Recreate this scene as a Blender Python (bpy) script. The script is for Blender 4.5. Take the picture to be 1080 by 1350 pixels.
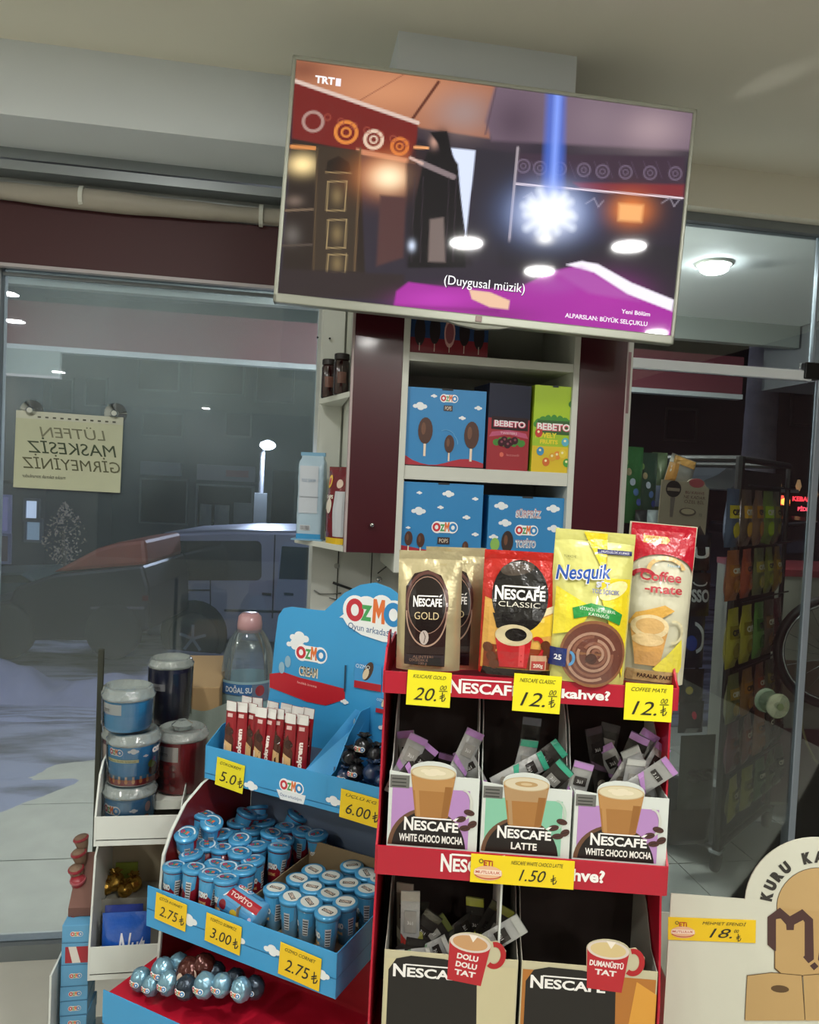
import bpy, bmesh, math, random
import numpy as np
from mathutils import Matrix, Vector, noise as mnoise
from math import sin, cos, pi, radians, sqrt, atan2

# ------------------------------------------------------------------ camera, light, exposure
for o in list(bpy.data.objects): bpy.data.objects.remove(o)
SC = bpy.context.scene
COL = SC.collection
FPX, YAW, PITCH, ROLL = 1000.0, radians(9.5), radians(2.2), radians(2.6)
EYE = Vector((0, 0, 1.55))
ROT = Matrix.Rotation(-YAW, 3, 'Z') @ Matrix.Rotation(pi/2-PITCH, 3, 'X') @ Matrix.Rotation(ROLL, 3, 'Z')
cd = bpy.data.cameras.new('camera'); cam = bpy.data.objects.new('camera', cd); COL.objects.link(cam)
cam.matrix_world = Matrix.Translation(EYE) @ ROT.to_4x4()
cd.sensor_fit = 'HORIZONTAL'; cd.sensor_width = 36; cd.lens = FPX/1080*36; cd.clip_start = .02; cd.clip_end = 200
SC.camera = cam
SC.view_settings.view_transform = 'Standard'; SC.view_settings.look = 'None'
SC.view_settings.gamma = 1; SC.view_settings.use_curve_mapping = False
SC.view_settings.exposure = 0.28
wd = bpy.data.worlds.new('night'); SC.world = wd; wd.use_nodes = True
wd.node_tree.nodes['Background'].inputs[0].default_value = (.010, .012, .018, 1)
wd.node_tree.nodes['Background'].inputs[1].default_value = 1.0
LAMP_W = 11.0       # watts of each ceiling panel in the shop
CEIL = 2.67
LAMPS = [(.516, .018), (1.257, .083), (.93, -.40), (2.017, -1.849), (-2.1, -1.357), (-1.83, -.356), (.62, -2.2), (.5, -6), (-.55, .85), (2.4, -3.7), (1.2, -3.1), (2.4, -7), (-1.35, -8.4), (-2.65, -4.5), (-2.75, 1.2)]  # some follow reflections in the glass, unseen others are added to brighten the room
LAMP_AT = ['nearest the television', 'right of the nearest one', 'a step behind the two nearest', 'at the back on the right', 'at the far left', 'on the left near the window', 'added in the middle of the shop', 'added deepest in the shop', 'added above the blue sweets display', 'added by the right wall, halfway back', 'added halfway back, right of centre', 'added by the right wall, far back', 'farthest back on the left', 'added by the left wall, halfway back', 'by the left wall near the window']
STREET_W = 300.0

# ------------------------------------------------------------------ measuring helpers (real positions from sight lines)
def ray(px, py): return ROT @ Vector(((px-540)/FPX, -(py-675)/FPX, -1))
def onY(px, py, Y): d = ray(px, py); return EYE + d*(Y/d.y)
def onZ(px, py, Z): d = ray(px, py); return EYE + d*((Z-EYE.z)/d.z)
def atD(px, py, D): return EYE + ray(px, py)*D
class Fr:
    """upright local frame: x along the front, y into depth, z up"""
    def __init__(s, o, deg):
        s.o = Vector(o); a = radians(deg); s.a = a
        s.u = Vector((cos(a), sin(a), 0)); s.v = Vector((-sin(a), cos(a), 0))
    def px(s, x, y, ly=0):
        d = ray(x, y); t = (ly-(EYE-s.o).dot(s.v))/d.dot(s.v); p = EYE+d*t-s.o
        return p.dot(s.u), p.z
    def pz(s, x, y, lz):
        d = ray(x, y); t = (lz-(EYE.z-s.o.z))/d.z; p = EYE+d*t-s.o
        return p.dot(s.u), p.dot(s.v)
    def w(s, x, y, z): return s.o+s.u*x+s.v*y+Vector((0, 0, z))

# ------------------------------------------------------------------ materials
def lin(c):
    if isinstance(c, str): c = tuple(int(c[i:i+2], 16) for i in (0, 2, 4))
    c = [v/255 for v in c[:3]]
    return tuple((v/12.92 if v <= .04045 else ((v+.055)/1.055)**2.4) for v in c)
MATS = {}
def mat(name, c, rough=.5, metal=0, bump=0, bscale=40, var=0, vscale=6, emit=0, coat=0, alpha=None, trans=0, spec=.5):
    if name in MATS: return MATS[name]
    m = bpy.data.materials.new(name); m.use_nodes = True; nt = m.node_tree; b = nt.nodes['Principled BSDF']
    L = lin(c); b.inputs['Base Color'].default_value = (*L, 1)
    b.inputs['Roughness'].default_value = rough; b.inputs['Metallic'].default_value = metal
    b.inputs['Specular IOR Level'].default_value = spec
    if coat: b.inputs['Coat Weight'].default_value = coat; b.inputs['Coat Roughness'].default_value = .08
    if trans: b.inputs['Transmission Weight'].default_value = trans
    if emit:
        b.inputs['Emission Color'].default_value = (*L, 1); b.inputs['Emission Strength'].default_value = emit
    tc = nt.nodes.new('ShaderNodeTexCoord')
    if bump:
        n = nt.nodes.new('ShaderNodeTexNoise'); n.inputs['Scale'].default_value = bscale; n.inputs['Detail'].default_value = 3
        nt.links.new(tc.outputs['Object'], n.inputs['Vector'])
        bp = nt.nodes.new('ShaderNodeBump'); bp.inputs['Strength'].default_value = bump; bp.inputs['Distance'].default_value = .01
        nt.links.new(n.outputs['Fac'], bp.inputs['Height']); nt.links.new(bp.outputs[0], b.inputs['Normal'])
    if var:
        n2 = nt.nodes.new('ShaderNodeTexNoise'); n2.inputs['Scale'].default_value = vscale; n2.inputs['Detail'].default_value = 5
        nt.links.new(tc.outputs['Object'], n2.inputs['Vector'])
        mx = nt.nodes.new('ShaderNodeMix'); mx.data_type = 'RGBA'
        mx.inputs['A'].default_value = (*[v*(1-var) for v in L], 1); mx.inputs['B'].default_value = (*[min(1, v*(1+var)) for v in L], 1)
        nt.links.new(n2.outputs['Fac'], mx.inputs['Factor']); nt.links.new(mx.outputs['Result'], b.inputs['Base Color'])
    MATS[name] = m; return m
def printmat(name, rough, coat=0, emit=0, bump=0, bscale=60, metal=0):
    m = mat(name, 'ffffff', rough, metal, bump=bump, bscale=bscale, coat=coat)
    nt = m.node_tree; b = nt.nodes['Principled BSDF']
    a = nt.nodes.new('ShaderNodeAttribute'); a.attribute_name = 'Col'
    if emit:
        b.inputs['Base Color'].default_value = (.012, .012, .014, 1)
        nt.links.new(a.outputs['Color'], b.inputs['Emission Color']); b.inputs['Emission Strength'].default_value = emit
    else: nt.links.new(a.outputs['Color'], b.inputs['Base Color'])
    return m
PR = printmat('print_ink', .45); PRG = printmat('print_gloss', .22, coat=.3)
PRC = printmat('print_crinkle', .24, coat=.5, bump=.5, bscale=38)
PRE = printmat('screen_glow', .04, emit=1.0)
def glassmat(name, tint, haze, hcol, refl=1.0, top_glow=False):
    m = bpy.data.materials.new(name); m.use_nodes = True; nt = m.node_tree; nt.nodes.clear()
    out = nt.nodes.new('ShaderNodeOutputMaterial'); tr = nt.nodes.new('ShaderNodeBsdfTransparent'); tr.inputs[0].default_value = (*tint, 1)
    gl = nt.nodes.new('ShaderNodeBsdfGlossy'); gl.inputs['Roughness'].default_value = .015; gl.inputs[0].default_value = (refl, refl, refl, 1)
    fr = nt.nodes.new('ShaderNodeFresnel'); fr.inputs[0].default_value = 1.5
    m1 = nt.nodes.new('ShaderNodeMixShader'); nt.links.new(fr.outputs[0], m1.inputs[0]); nt.links.new(tr.outputs[0], m1.inputs[1]); nt.links.new(gl.outputs[0], m1.inputs[2])
    last = m1
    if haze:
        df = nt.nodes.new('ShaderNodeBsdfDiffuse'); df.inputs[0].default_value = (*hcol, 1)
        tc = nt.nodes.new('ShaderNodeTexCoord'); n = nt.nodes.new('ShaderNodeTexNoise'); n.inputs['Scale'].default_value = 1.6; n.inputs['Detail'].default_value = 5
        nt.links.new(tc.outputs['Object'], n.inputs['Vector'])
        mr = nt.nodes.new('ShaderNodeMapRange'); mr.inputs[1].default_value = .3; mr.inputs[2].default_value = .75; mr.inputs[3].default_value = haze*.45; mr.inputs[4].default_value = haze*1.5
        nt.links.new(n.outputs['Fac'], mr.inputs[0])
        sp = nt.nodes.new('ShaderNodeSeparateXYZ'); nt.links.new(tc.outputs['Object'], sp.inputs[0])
        mz = nt.nodes.new('ShaderNodeMapRange'); mz.interpolation_type = 'SMOOTHSTEP'; mz.inputs[1].default_value = 1.35; mz.inputs[2].default_value = 2.1; mz.inputs[3].default_value = .55; mz.inputs[4].default_value = 2.6 if top_glow else .55  # haze grows towards the top, painting a bright glow over the mist
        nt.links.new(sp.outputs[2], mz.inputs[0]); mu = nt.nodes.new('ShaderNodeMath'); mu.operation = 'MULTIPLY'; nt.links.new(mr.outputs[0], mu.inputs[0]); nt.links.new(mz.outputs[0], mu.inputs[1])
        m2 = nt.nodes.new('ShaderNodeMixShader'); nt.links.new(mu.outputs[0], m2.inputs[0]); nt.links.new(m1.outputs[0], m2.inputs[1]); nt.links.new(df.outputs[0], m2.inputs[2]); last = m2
    nt.links.new(last.outputs[0], out.inputs[0]); MATS[name] = m; return m
GLW = glassmat('misted_glow_glass', (.88, .93, .97), .125, (.48, .60, .62), top_glow=True)
GLD = glassmat('door_glass', (.8, .84, .83), 0, (.6, .65, .62))
GLB = glassmat('bottle_plastic', (.88, .93, .95), .2, (.62, .74, .8))
GLC = glassmat('clear_plastic', (.96, .97, .97), .015, (.8, .85, .85))

# ------------------------------------------------------------------ mesh builder
class MB:
    def __init__(s): s.v = []; s.f = []
    def add(s, vs, fs):
        n = len(s.v); s.v += [tuple(p) for p in vs]; s.f += [tuple(i+n for i in f) for f in fs]; return s
    def box(s, x0, x1, y0, y1, z0, z1, M=None):
        vs = [Vector(p) for p in ((x0,y0,z0),(x1,y0,z0),(x1,y1,z0),(x0,y1,z0),(x0,y0,z1),(x1,y0,z1),(x1,y1,z1),(x0,y1,z1))]
        if M: vs = [M@p for p in vs]
        return s.add(vs, [(0,3,2,1),(4,5,6,7),(0,1,5,4),(1,2,6,5),(2,3,7,6),(3,0,4,7)])
    def prism(s, poly, a, b, axis='y', M=None):
        """extrude a 2-D polygon between a and b along an axis"""
        def P(p, t): return Vector({'y': (p[0], t, p[1]), 'z': (p[0], p[1], t), 'x': (t, p[0], p[1])}[axis])
        n = len(poly); vs = [P(p, a) for p in poly]+[P(p, b) for p in poly]
        if M: vs = [M@p for p in vs]
        return s.add(vs, [tuple(range(n)), tuple(range(2*n-1, n-1, -1))]+[(i, i+n, (i+1) % n+n, (i+1) % n) for i in range(n)])
    def lathe(s, prof, c=(0, 0, 0), n=20, M=None, cap=True):
        vs = []; fs = []; k = len(prof)
        for i in range(n):
            a = 2*pi*i/n
            for r, z in prof:
                p = Vector((r*cos(a), r*sin(a), z)); p = (M@p if M else p)+Vector(c); vs.append(p)
        for i in range(n):
            j = (i+1) % n
            for q in range(k-1): fs.append((i*k+q, j*k+q, j*k+q+1, i*k+q+1))
        if cap:
            fs.append(tuple(i*k for i in range(n-1, -1, -1))); fs.append(tuple(i*k+k-1 for i in range(n)))
        return s.add(vs, fs)
    def tube(s, pts, r, n=8, closed=False):
        pts = [Vector(p) for p in pts]; vs = []; fs = []; m = len(pts)
        for i, p in enumerate(pts):
            t = (pts[min(i+1, m-1)]-pts[max(i-1, 0)]).normalized()
            a = t.cross(Vector((0, 0, 1))) if abs(t.z) < .95 else t.cross(Vector((1, 0, 0))); a.normalize(); b = t.cross(a)
            rr = r[i] if isinstance(r, (list, tuple)) else r
            for k in range(n): vs.append(p+a*rr*cos(2*pi*k/n)+b*rr*sin(2*pi*k/n))
        for i in range(m-1):
            for k in range(n): fs.append((i*n+k, i*n+(k+1) % n, (i+1)*n+(k+1) % n, (i+1)*n+k))
        fs.append(tuple(range(n-1, -1, -1))); fs.append(tuple((m-1)*n+k for k in range(n)))
        return s.add(vs, fs)
    def grid(s, fn, nu, nv, u0=0, u1=1, v0=0, v1=1):
        vs = [fn(u0+(u1-u0)*i/nu, v0+(v1-v0)*j/nv) for j in range(nv+1) for i in range(nu+1)]
        return s.add(vs, [(j*(nu+1)+i, j*(nu+1)+i+1, (j+1)*(nu+1)+i+1, (j+1)*(nu+1)+i) for j in range(nv) for i in range(nu)])
    def build(s, name, m, parent=None, bevel=0, smooth=False, seg=2, loc=None, kind=None):
        me = bpy.data.meshes.new(name); me.from_pydata(s.v, [], s.f); me.validate()
        bm = bmesh.new(); bm.from_mesh(me); bmesh.ops.recalc_face_normals(bm, faces=bm.faces); bm.to_mesh(me); bm.free()
        me.materials.append(m)
        if smooth: me.polygons.foreach_set('use_smooth', [True]*len(me.polygons))
        o = bpy.data.objects.new(name, me); COL.objects.link(o)
        if parent: o.parent = parent
        if loc: o.location = loc
        if bevel:
            b = o.modifiers.new('bevel', 'BEVEL'); b.width = bevel; b.segments = seg; b.limit_method = 'ANGLE'; b.angle_limit = radians(40)
            if not smooth: me.polygons.foreach_set('use_smooth', [False]*len(me.polygons))
        if kind: o['kind'] = kind
        return o
def tag(o, label, cat, group=None):
    o['label'] = label; o['category'] = cat
    if group: o['group'] = group
    return o
def thing(name, label, cat, loc=(0, 0, 0), rz=0, group=None, M=None):
    o = bpy.data.objects.new(name, None); COL.objects.link(o); o.empty_display_size = .02
    if M is not None: o.matrix_world = M
    else: o.location = loc; o.rotation_euler = (0, 0, rz)
    return tag(o, label, cat, group)
def struct(name, mb, m, bevel=0, parent=None):
    o = mb.build(name, m, parent, bevel)
    if not parent: o['kind'] = 'structure'
    return o
def clone(o, parent=None):
    c = o.copy(); COL.objects.link(c)
    if parent: c.parent = parent
    for ch in list(o.children): clone(ch, c)
    return c

# ------------------------------------------------------------------ flat print as thin ink layers on real faces
_TC = {}
def txtmesh(s, bold=0, shear=0):
    k = (s, bold, shear)
    if k in _TC: return _TC[k]
    cu = bpy.data.curves.new('t', 'FONT'); cu.body = s; cu.size = 1; cu.resolution_u = 3; cu.offset = bold; cu.shear = shear
    ob = bpy.data.objects.new('t', cu); me = ob.to_mesh()
    V = np.array([(v.co.x, v.co.y) for v in me.vertices]) if len(me.vertices) else np.zeros((0, 2))
    Fc = [tuple(p.vertices) for p in me.polygons]
    ob.to_mesh_clear(); bpy.data.objects.remove(ob); bpy.data.curves.remove(cu)
    _TC[k] = (V, Fc); return _TC[k]
class Pr:
    def __init__(s, step=.00004): s.items = []; s.k = 0; s.step = step
    def poly(s, pts, c): s.k += 1; s.items.append((np.array(pts, float), [tuple(range(len(pts)))], lin(c), s.k)); return s
    def rect(s, x0, y0, x1, y1, c): return s.poly([(x0, y0), (x1, y0), (x1, y1), (x0, y1)], c)
    def ell(s, x, y, rx, ry, c, n=28, a0=0, a1=360, rot=0):
        full = abs(a1-a0) >= 360; pts = []
        m = n if full else n+1
        for i in range(m):
            a = radians(a0+(a1-a0)*i/n); X, Y = rx*cos(a), ry*sin(a)
            pts.append((x+X*cos(rot)-Y*sin(rot), y+X*sin(rot)+Y*cos(rot)))
        return s.poly(pts, c)
    def arc(s, x, y, rx, ry, w, c, a0=0, a1=360, n=28, rot=0):
        V = []; 
        for i in range(n+1):
            a = radians(a0+(a1-a0)*i/n)
            for q in (1, 0):
                X, Y = (rx-w*q)*cos(a), (ry-w*q)*sin(a); V.append((x+X*cos(rot)-Y*sin(rot), y+X*sin(rot)+Y*cos(rot)))
        s.k += 1; s.items.append((np.array(V), [(2*i, 2*i+1, 2*i+3, 2*i+2) for i in range(n)], lin(c), s.k)); return s
    def line(s, pts, w, c):
        V = []; Fc = []
        for i in range(len(pts)-1):
            a = np.array(pts[i], float); b = np.array(pts[i+1], float); d = b-a; l = np.hypot(*d) or 1; d /= l; n = np.array((-d[1], d[0]))*w/2; e = d*w*.3
            k = len(V); V += [a-e+n, a-e-n, b+e-n, b+e+n]; Fc.append((k, k+1, k+2, k+3))
        for q in Fc:
            s.k += 1 if q is Fc[0] else 0
            s.items.append((np.array([V[i] for i in q]), [(0, 1, 2, 3)], lin(c), s.k+ .1*(q[0]//4 % 2)))
        return s
    def text(s, t, x, y, c, h=None, w=None, al='c', bold=0, shear=0, rot=0, mirror=False):
        V, Fc = txtmesh(t, bold, shear)
        if not len(V): return s
        V = V.copy(); mn = V.min(0); mx = V.max(0); W, H = mx-mn
        capH = txtmesh('H', bold)[0]; ch = capH[:, 1].max()-capH[:, 1].min()
        if h is None: sy = sx = w/W
        else: sy = h/ch; sx = (w/W) if w else sy
        V[:, 0] -= {'c': (mn[0]+mx[0])/2, 'l': mn[0], 'r': mx[0]}[al]; V[:, 0] *= sx; V[:, 1] *= sy
        V[:, 1] -= ch*sy/2
        if mirror: V[:, 0] *= -1; Fc = [f[::-1] for f in Fc]
        cs, sn = cos(rot), sin(rot); V = np.stack([x+V[:, 0]*cs-V[:, 1]*sn, y+V[:, 0]*sn+V[:, 1]*cs], 1)
        s.k += 1; s.items.append((V, Fc, lin(c), s.k)); return s
    def cloud(s, x, y, w, c='e8eef0'):
        for dx, dy, r in ((-.32, 0, .18), (0, .1, .26), (.3, 0, .2), (.05, -.08, .24)): s.ell(x+dx*w, y+dy*w, r*w, r*w*.75, c, 14)
        return s
    def fit(s, x0, y0, sc, dx, dy):
        pass
    def build(s, name, parent, P, m=None, cuts=None):
        """P(u,v,off)->point.  cuts=(u-step, v-step) for curved faces"""
        m = m or PR; bm = bmesh.new(); lay = bm.loops.layers.float_color.new('Col'); zl = {}
        for V, Fc, c, k in s.items:
            vs = [bm.verts.new((p[0], p[1], k*s.step)) for p in V]
            for f in Fc:
                try: fc = bm.faces.new([vs[i] for i in f])
                except ValueError: continue
                for lp in fc.loops: lp[lay] = (*c, 1)
        if cuts:
            xs = [v.co.x for v in bm.verts]; ys = [v.co.y for v in bm.verts]
            bmesh.ops.triangulate(bm, faces=[f for f in bm.faces if len(f.verts) > 4])
            for ax, st, lo, hi in ((0, cuts[0], min(xs), max(xs)), (1, cuts[1], min(ys), max(ys))):
                if not st: continue
                n = int((hi-lo)/st)
                for i in range(1, n+1):
                    co = [0, 0, 0]; co[ax] = lo+i*st; no = [0, 0, 0]; no[ax] = 1
                    bmesh.ops.bisect_plane(bm, geom=bm.verts[:]+bm.edges[:]+bm.faces[:], plane_co=co, plane_no=no, dist=1e-7)
        for v in bm.verts: v.co = P(v.co.x, v.co.y, v.co.z+.0004)
        me = bpy.data.meshes.new(name); bm.to_mesh(me); bm.free(); me.materials.append(m)
        o = bpy.data.objects.new(name, me); COL.objects.link(o); o.parent = parent
        return o
def plane(o, U=(1, 0, 0), V=(0, 0, 1), N=(0, -1, 0)):
    o, U, V, N = map(Vector, (o, U, V, N))
    return lambda u, v, k: o+U*u+V*v+N*k
def cylmap(r, r1=None, h=1, c=(0, 0, 0), M=None):
    """u = arc length, 0 faces -y ; v = height ; radius r at v=0, r1 at v=h"""
    def f(u, v, k):
        R = r+((r1 if r1 is not None else r)-r)*v/h+k; a = -pi/2+u/r
        p = Vector((R*cos(a), R*sin(a), v)); p = (M@p) if M else p
        return p+Vector(c)
    return f
def nes(p, x, y, w, c='f4f2ee', h=None):
    h = h or w*.2
    p.text('N', x-w/2, y+h*.12, c, h=h*1.25, w=w*.17, al='l', bold=.03)
    p.text('ESCAFE', x-w*.31, y, c, h=h*.9, w=w*.8, al='l', bold=.03)
    p.rect(x-w*.34, y+h*.62, x+w*.36, y+h*.75, c); p.poly([(x+w*.38, y+h*.6), (x+w*.44, y+h*.6), (x+w*.49, y+h*.9), (x+w*.43, y+h*.85)], c)
def ozmo(p, x, y, w, sub=None, ring='f2f4f4', tilt=0):
    h = w*.4
    p.ell(x-w*.3, y, w*.24, h*.62, ring, 18); p.ell(x+w*.32, y, w*.24, h*.6, ring, 18); p.rect(x-w*.32, y-h*.55, x+w*.32, y+h*.55, ring)
    p.arc(x-w*.33, y, w*.165, h*.45, w*.09, 'c8323c', n=16)
    p.text('Z', x-w*.09, y, '4aa05a', h=h*.72, w=w*.2, bold=.05)
    mglyph(p, x+w*.0, y-h*.42, w*.21, h*.95, 'e0763a')
    p.arc(x+w*.35, y, w*.165, h*.45, w*.09, '2b86c4', n=16)
def mglyph(p, x, y, w, h, c):
    p.poly([(x, y), (x+w*.04, y+h), (x+w*.3, y+h), (x+w*.5, y+h*.62), (x+w*.7, y+h), (x+w*.96, y+h), (x+w, y), (x+w*.74, y), (x+w*.72, y+h*.5), (x+w*.5, y+h*.18), (x+w*.28, y+h*.5), (x+w*.26, y)], c)
def pop(p, x, y, h, c='4a2a1c'):
    """plain chocolate lollipop picture"""
    p.rect(x-h*.03, y-h*.5, x+h*.03, y, 'e8d8c0'); p.ell(x, y+h*.15, h*.19, h*.34, c, 18); p.ell(x-h*.05, y+h*.2, h*.06, h*.16, '6d4630', 12)
LIRA = [[(.45, 1), (.45, 0), (.75, .12), (.9, .4)], [(.15, .5), (.75, .75)], [(.15, .3), (.75, .55)]]
def lira(p, x, y, h, c, w):
    for st in LIRA: p.line([(x+a*h*.8, y+(b-.5)*h) for a, b in st], w, c)
def price(name, label, M, w, h, top, big, sup=True, logo=False, group='handwritten yellow price labels', parent=None, col='f0e41e'):
    t = thing(name, label, 'price label', M=M, group=group)
    MB().box(-w/2, w/2, -.0004, .0004, -h/2, h/2).build('paper', mat('label_'+col, col, .6), t)
    p = Pr(.00002); x0 = -w/2
    if logo:
        p.text('ETi', x0+w*.17, h*.22, 'b03020', h=h*.2, w=w*.09, bold=.03); p.arc(x0+w*.1, h*.27, h*.08, h*.08, h*.03, '5a4a20', n=10)
        p.ell(x0+w*.17, -h*.14, w*.14, h*.26, 'e8b890', 18); p.rect(x0+w*.04, -h*.2, x0+w*.3, -h*.02, 'f3dcc8'); p.text('MUTLULUK', x0+w*.17, -h*.11, 'c05030', h=h*.1, w=w*.24, bold=.02)
        p.arc(x0+w*.17, -h*.16, w*.14, h*.2, h*.04, 'c04a30', 200, 340, 12)
        p.text(top, w*.14, h*.3, '2a2a18', h=h*.13, w=w*.5, shear=.3)
        p.text(big, w*.1, -h*.12, '23231a', h=h*.4, w=w*.26, shear=.35)
        if sup: p.text('00', w*.28, -h*.0, '23231a', h=h*.14, shear=.3)
        lira(p, w*.27, -h*.28 if sup else -h*.2, h*.32, '23231a', h*.03)
    else:
        p.text(top, 0, h*.34, '3a3a18', h=h*.1, w=w*.75, shear=.3)
        if sup:
            p.text(big, -w*.08, -h*.16, '2c2c1c', h=h*.36, w=w*.52, shear=.3, al='c')
            p.text('00', w*.33, h*.06, '2c2c1c', h=h*.13, w=w*.15, shear=.3); p.line([(w*.24, -h*.04), (w*.42, -h*.03)], h*.02, '2c2c1c'); lira(p, w*.24, -h*.2, h*.26, '2c2c1c', h*.025)
        else:
            p.text(big, -w*.05, -h*.12, '20201a', h=h*.36, w=w*.6, shear=.25); lira(p, w*.28, -h*.14, h*.34, '20201a', h*.035)
    p.build('lettering', t, plane((0, -.0004, 0)), PR)
    return t
def FM(fr, x, y, z, tilt=0, yaw=0, roll=0):
    return Matrix.Translation(fr.w(x, y, z)) @ Matrix.Rotation(fr.a+radians(yaw), 4, 'Z') @ Matrix.Rotation(radians(tilt), 4, 'X') @ Matrix.Rotation(radians(roll), 4, 'Y')
RN = random.Random(7)
ORD = ['first', 'second', 'third', 'fourth', 'fifth', 'sixth', 'seventh', 'eighth', 'ninth', 'tenth', 'eleventh', 'twelfth']
WHITE = mat('white_paint', 'c9ccc2', .55); WALLM = mat('wall_paint', 'd2d4c8', .8, bump=.02, bscale=90)
CEILM = mat('ceiling_paint', 'e2e0d0', .85); BULK = mat('bulkhead_paint', 'd8e0e4', .8)
MAROON = mat('maroon_panel', '40101a', .28, coat=.3); VALM = mat('valance_maroon', '3a0d14', .55); ALU = mat('aluminium', '9aa0a2', .35, .8); ALUD = mat('grey_frame', '7e8588', .45, .4)
CARD = mat('white_card', 'd4dad4', .6); KRAFT = mat('brown_card', '9a7a52', .8); KRAFTG = mat('grey_card', '97958a', .8)
BLUE = mat('display_blue', '3a9ad2', .4, coat=.15); RED = mat('display_red', 'b3122c', .4, coat=.15); DARK = mat('dark_brown_card', '2c211d', .75)
BLACK = mat('black_metal', '141615', .4, .2)
CHROME = mat('chrome', 'c8ccd0', .12, 1)
# ================================================================== lamps that light the place
def panel_lamp(i, x, y, z, label, W, r=.072, grp=None, dome=False, up=False):
    t = thing('ceiling_lamp', label, 'ceiling lamp', (x, y, z), group=grp)
    MB().lathe([(r, 0), (r+.012, -.002), (r+.014, -.008), (r+.002, -.010), (r-.002, -.006)], n=28, cap=False).build('rim', WHITE, t, smooth=True)
    if dome: MB().lathe([(r-.001, -.004), (r-.004, -.030), (r-.016, -.038), (.0005, -.040)], n=28).build('diffuser', mat('dome_glow', 'f6faff', .5, emit=42), t, smooth=True)
    else: MB().lathe([(r-.001, -.004), (.0005, -.0045)], n=28).build('diffuser', mat('lamp_glow', 'fffaf0', .5, emit=14), t)
    l = bpy.data.lights.new('lamp_light', 'POINT' if up else 'AREA')
    if up: l.shadow_soft_size = .04
    else: l.shape = 'DISK'; l.size = r*2
    l.energy = W; l.color = (1, .985, .945)
    lo = bpy.data.objects.new('lamp_light', l); COL.objects.link(lo); lo.parent = t; lo.location = (0, 0, -.22 if up else -.045 if dome else -.012)
    return t
for i, (x, y) in enumerate(LAMPS):
    panel_lamp(i, x, y, CEIL, 'round white ceiling lamp, the one '+LAMP_AT[i], LAMP_W, grp='lamp panels in the shop ceiling')
panel_lamp(9, 1.732, 2.951, 2.52, 'glowing round lamp in the porch ceiling outside the glass transom', 9.0, .06, dome=True)
panel_lamp(10, .75, 3.2, 2.52, 'added unseen lamp behind the cabinet wall, brightening the porch ceiling', 62, .06, dome=True, up=True)  # unseen lamp added to fill the porch ceiling with light

panel_lamp(11, -1.2, 3.1, 2.52, 'round porch lamp outside above the left window', 16, .068, dome=True)

# ================================================================== room shell
GY = 2.5
def tile_mat(name, a, b): return mat(name, a, .35, var=.12, vscale=9)
struct('floor', MB().box(-3.2, 3.4, -9, GY, -.06, 0), mat('shop_floor', 'c9c8be', .4, var=.1))
struct('ceiling', MB().box(-3.2, 3.4, -9, 2.5, CEIL, CEIL+.08), CEILM)
struct('wall_left', MB().box(-3.3, -3.2, -9, GY, 0, CEIL), mat('shop_wall', 'd8d5c8', .8))
struct('wall_right', MB().box(3.4, 3.5, -9, GY, 0, CEIL), mat('maroon_cladding', '54343a', .6))
struct('wall_back', MB().box(-3.2, 3.4, -9.1, -9, 0, CEIL), MATS['maroon_cladding'])
# white pier between window and door, behind the cabinet
PX0 = onY(410, 780, 2.24).x; PX1 = 1.06
wf = struct('wall_front', MB().box(PX0, PX1, 2.24, 2.56, 0, 2.48), mat('pier_white', 'c2c5bd', .6))
MB().box(PX0+.075, PX0+.078, 2.2385, 2.2401, 0, 1.36).box(PX0+.175, PX0+.178, 2.2385, 2.2401, 0, 1.36).build('panel_joint', mat('joint_dark', '3b3c38', .8), wf)
# bulkhead over the window and door
struct('trim_1', MB().box(-3.2, 1.0, 2.2, 2.5, 2.475, CEIL), BULK)
struct('trim_2', MB().box(1.0, 3.4, 2.42, 2.5, 2.53, CEIL), CEILM)
zc = CEIL
struct('trim_3', MB().box(onY(525, 60, 1.915).x, onY(760, 95, 1.915).x, 1.915, 2.2, 2.30, CEIL), BULK)
# window head: rails, roll of sheeting, maroon valance
def zrow(px, py, Y): return onY(px, py, Y).z
X0, X1 = -2.3, PX0+.02
struct('trim_4', MB().box(X0, X1, 2.42, 2.50, 2.445, 2.475).box(X0, X1, 2.40, 2.50, 2.405, 2.432), ALU)
struct('trim_5', MB().box(X0, X1, 2.47, 2.50, 2.33, 2.41), mat('rail_back', 'a9afad', .4, .3))
t = thing('rolled_sheet', 'crumpled beige plastic sheet rolled up above the maroon valance', 'rolled sheet', (0, 2.415, 0))
zs = zrow(180, 268, 2.415)
def shf(u, v):
    x = X0+(X1-X0)*u; a = 2*pi*v; r = .026+.006*mnoise.noise(Vector((x*6, a, 0)))+.004*sin(x*9)
    return (x, r*cos(a), zs+.004*sin(x*3)+r*1.05*sin(a))
MB().grid(shf, 90, 12).build('sheet', mat('old_sheet', '9b968a', .5, bump=.3, bscale=15, var=.2), t, smooth=True)
for i, xx in enumerate((-.62, -.1)):
    MB().lathe([(.033, -.006), (.033, .006)], n=14, M=Matrix.Rotation(pi/2, 4, 'Y'), c=(xx, 0, zs)).build('tie', WHITE, t)
zv0, zv1 = zrow(180, 364, 2.44), zrow(180, 282, 2.44)
t = thing('valance', 'long dark maroon panel across the top of the left window', 'valance', (0, 2.44, 0))
MB().box(X0, X1-.002, -.008, .008, zv0+.0, zv1).build('board', VALM, t, bevel=.003)
MB().box(X0, X1-.002, -.012, .012, zv0-.006, zv0+.004).build('lower_edge', mat('pale_edge', 'a9a3a5', .4), t)
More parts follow.
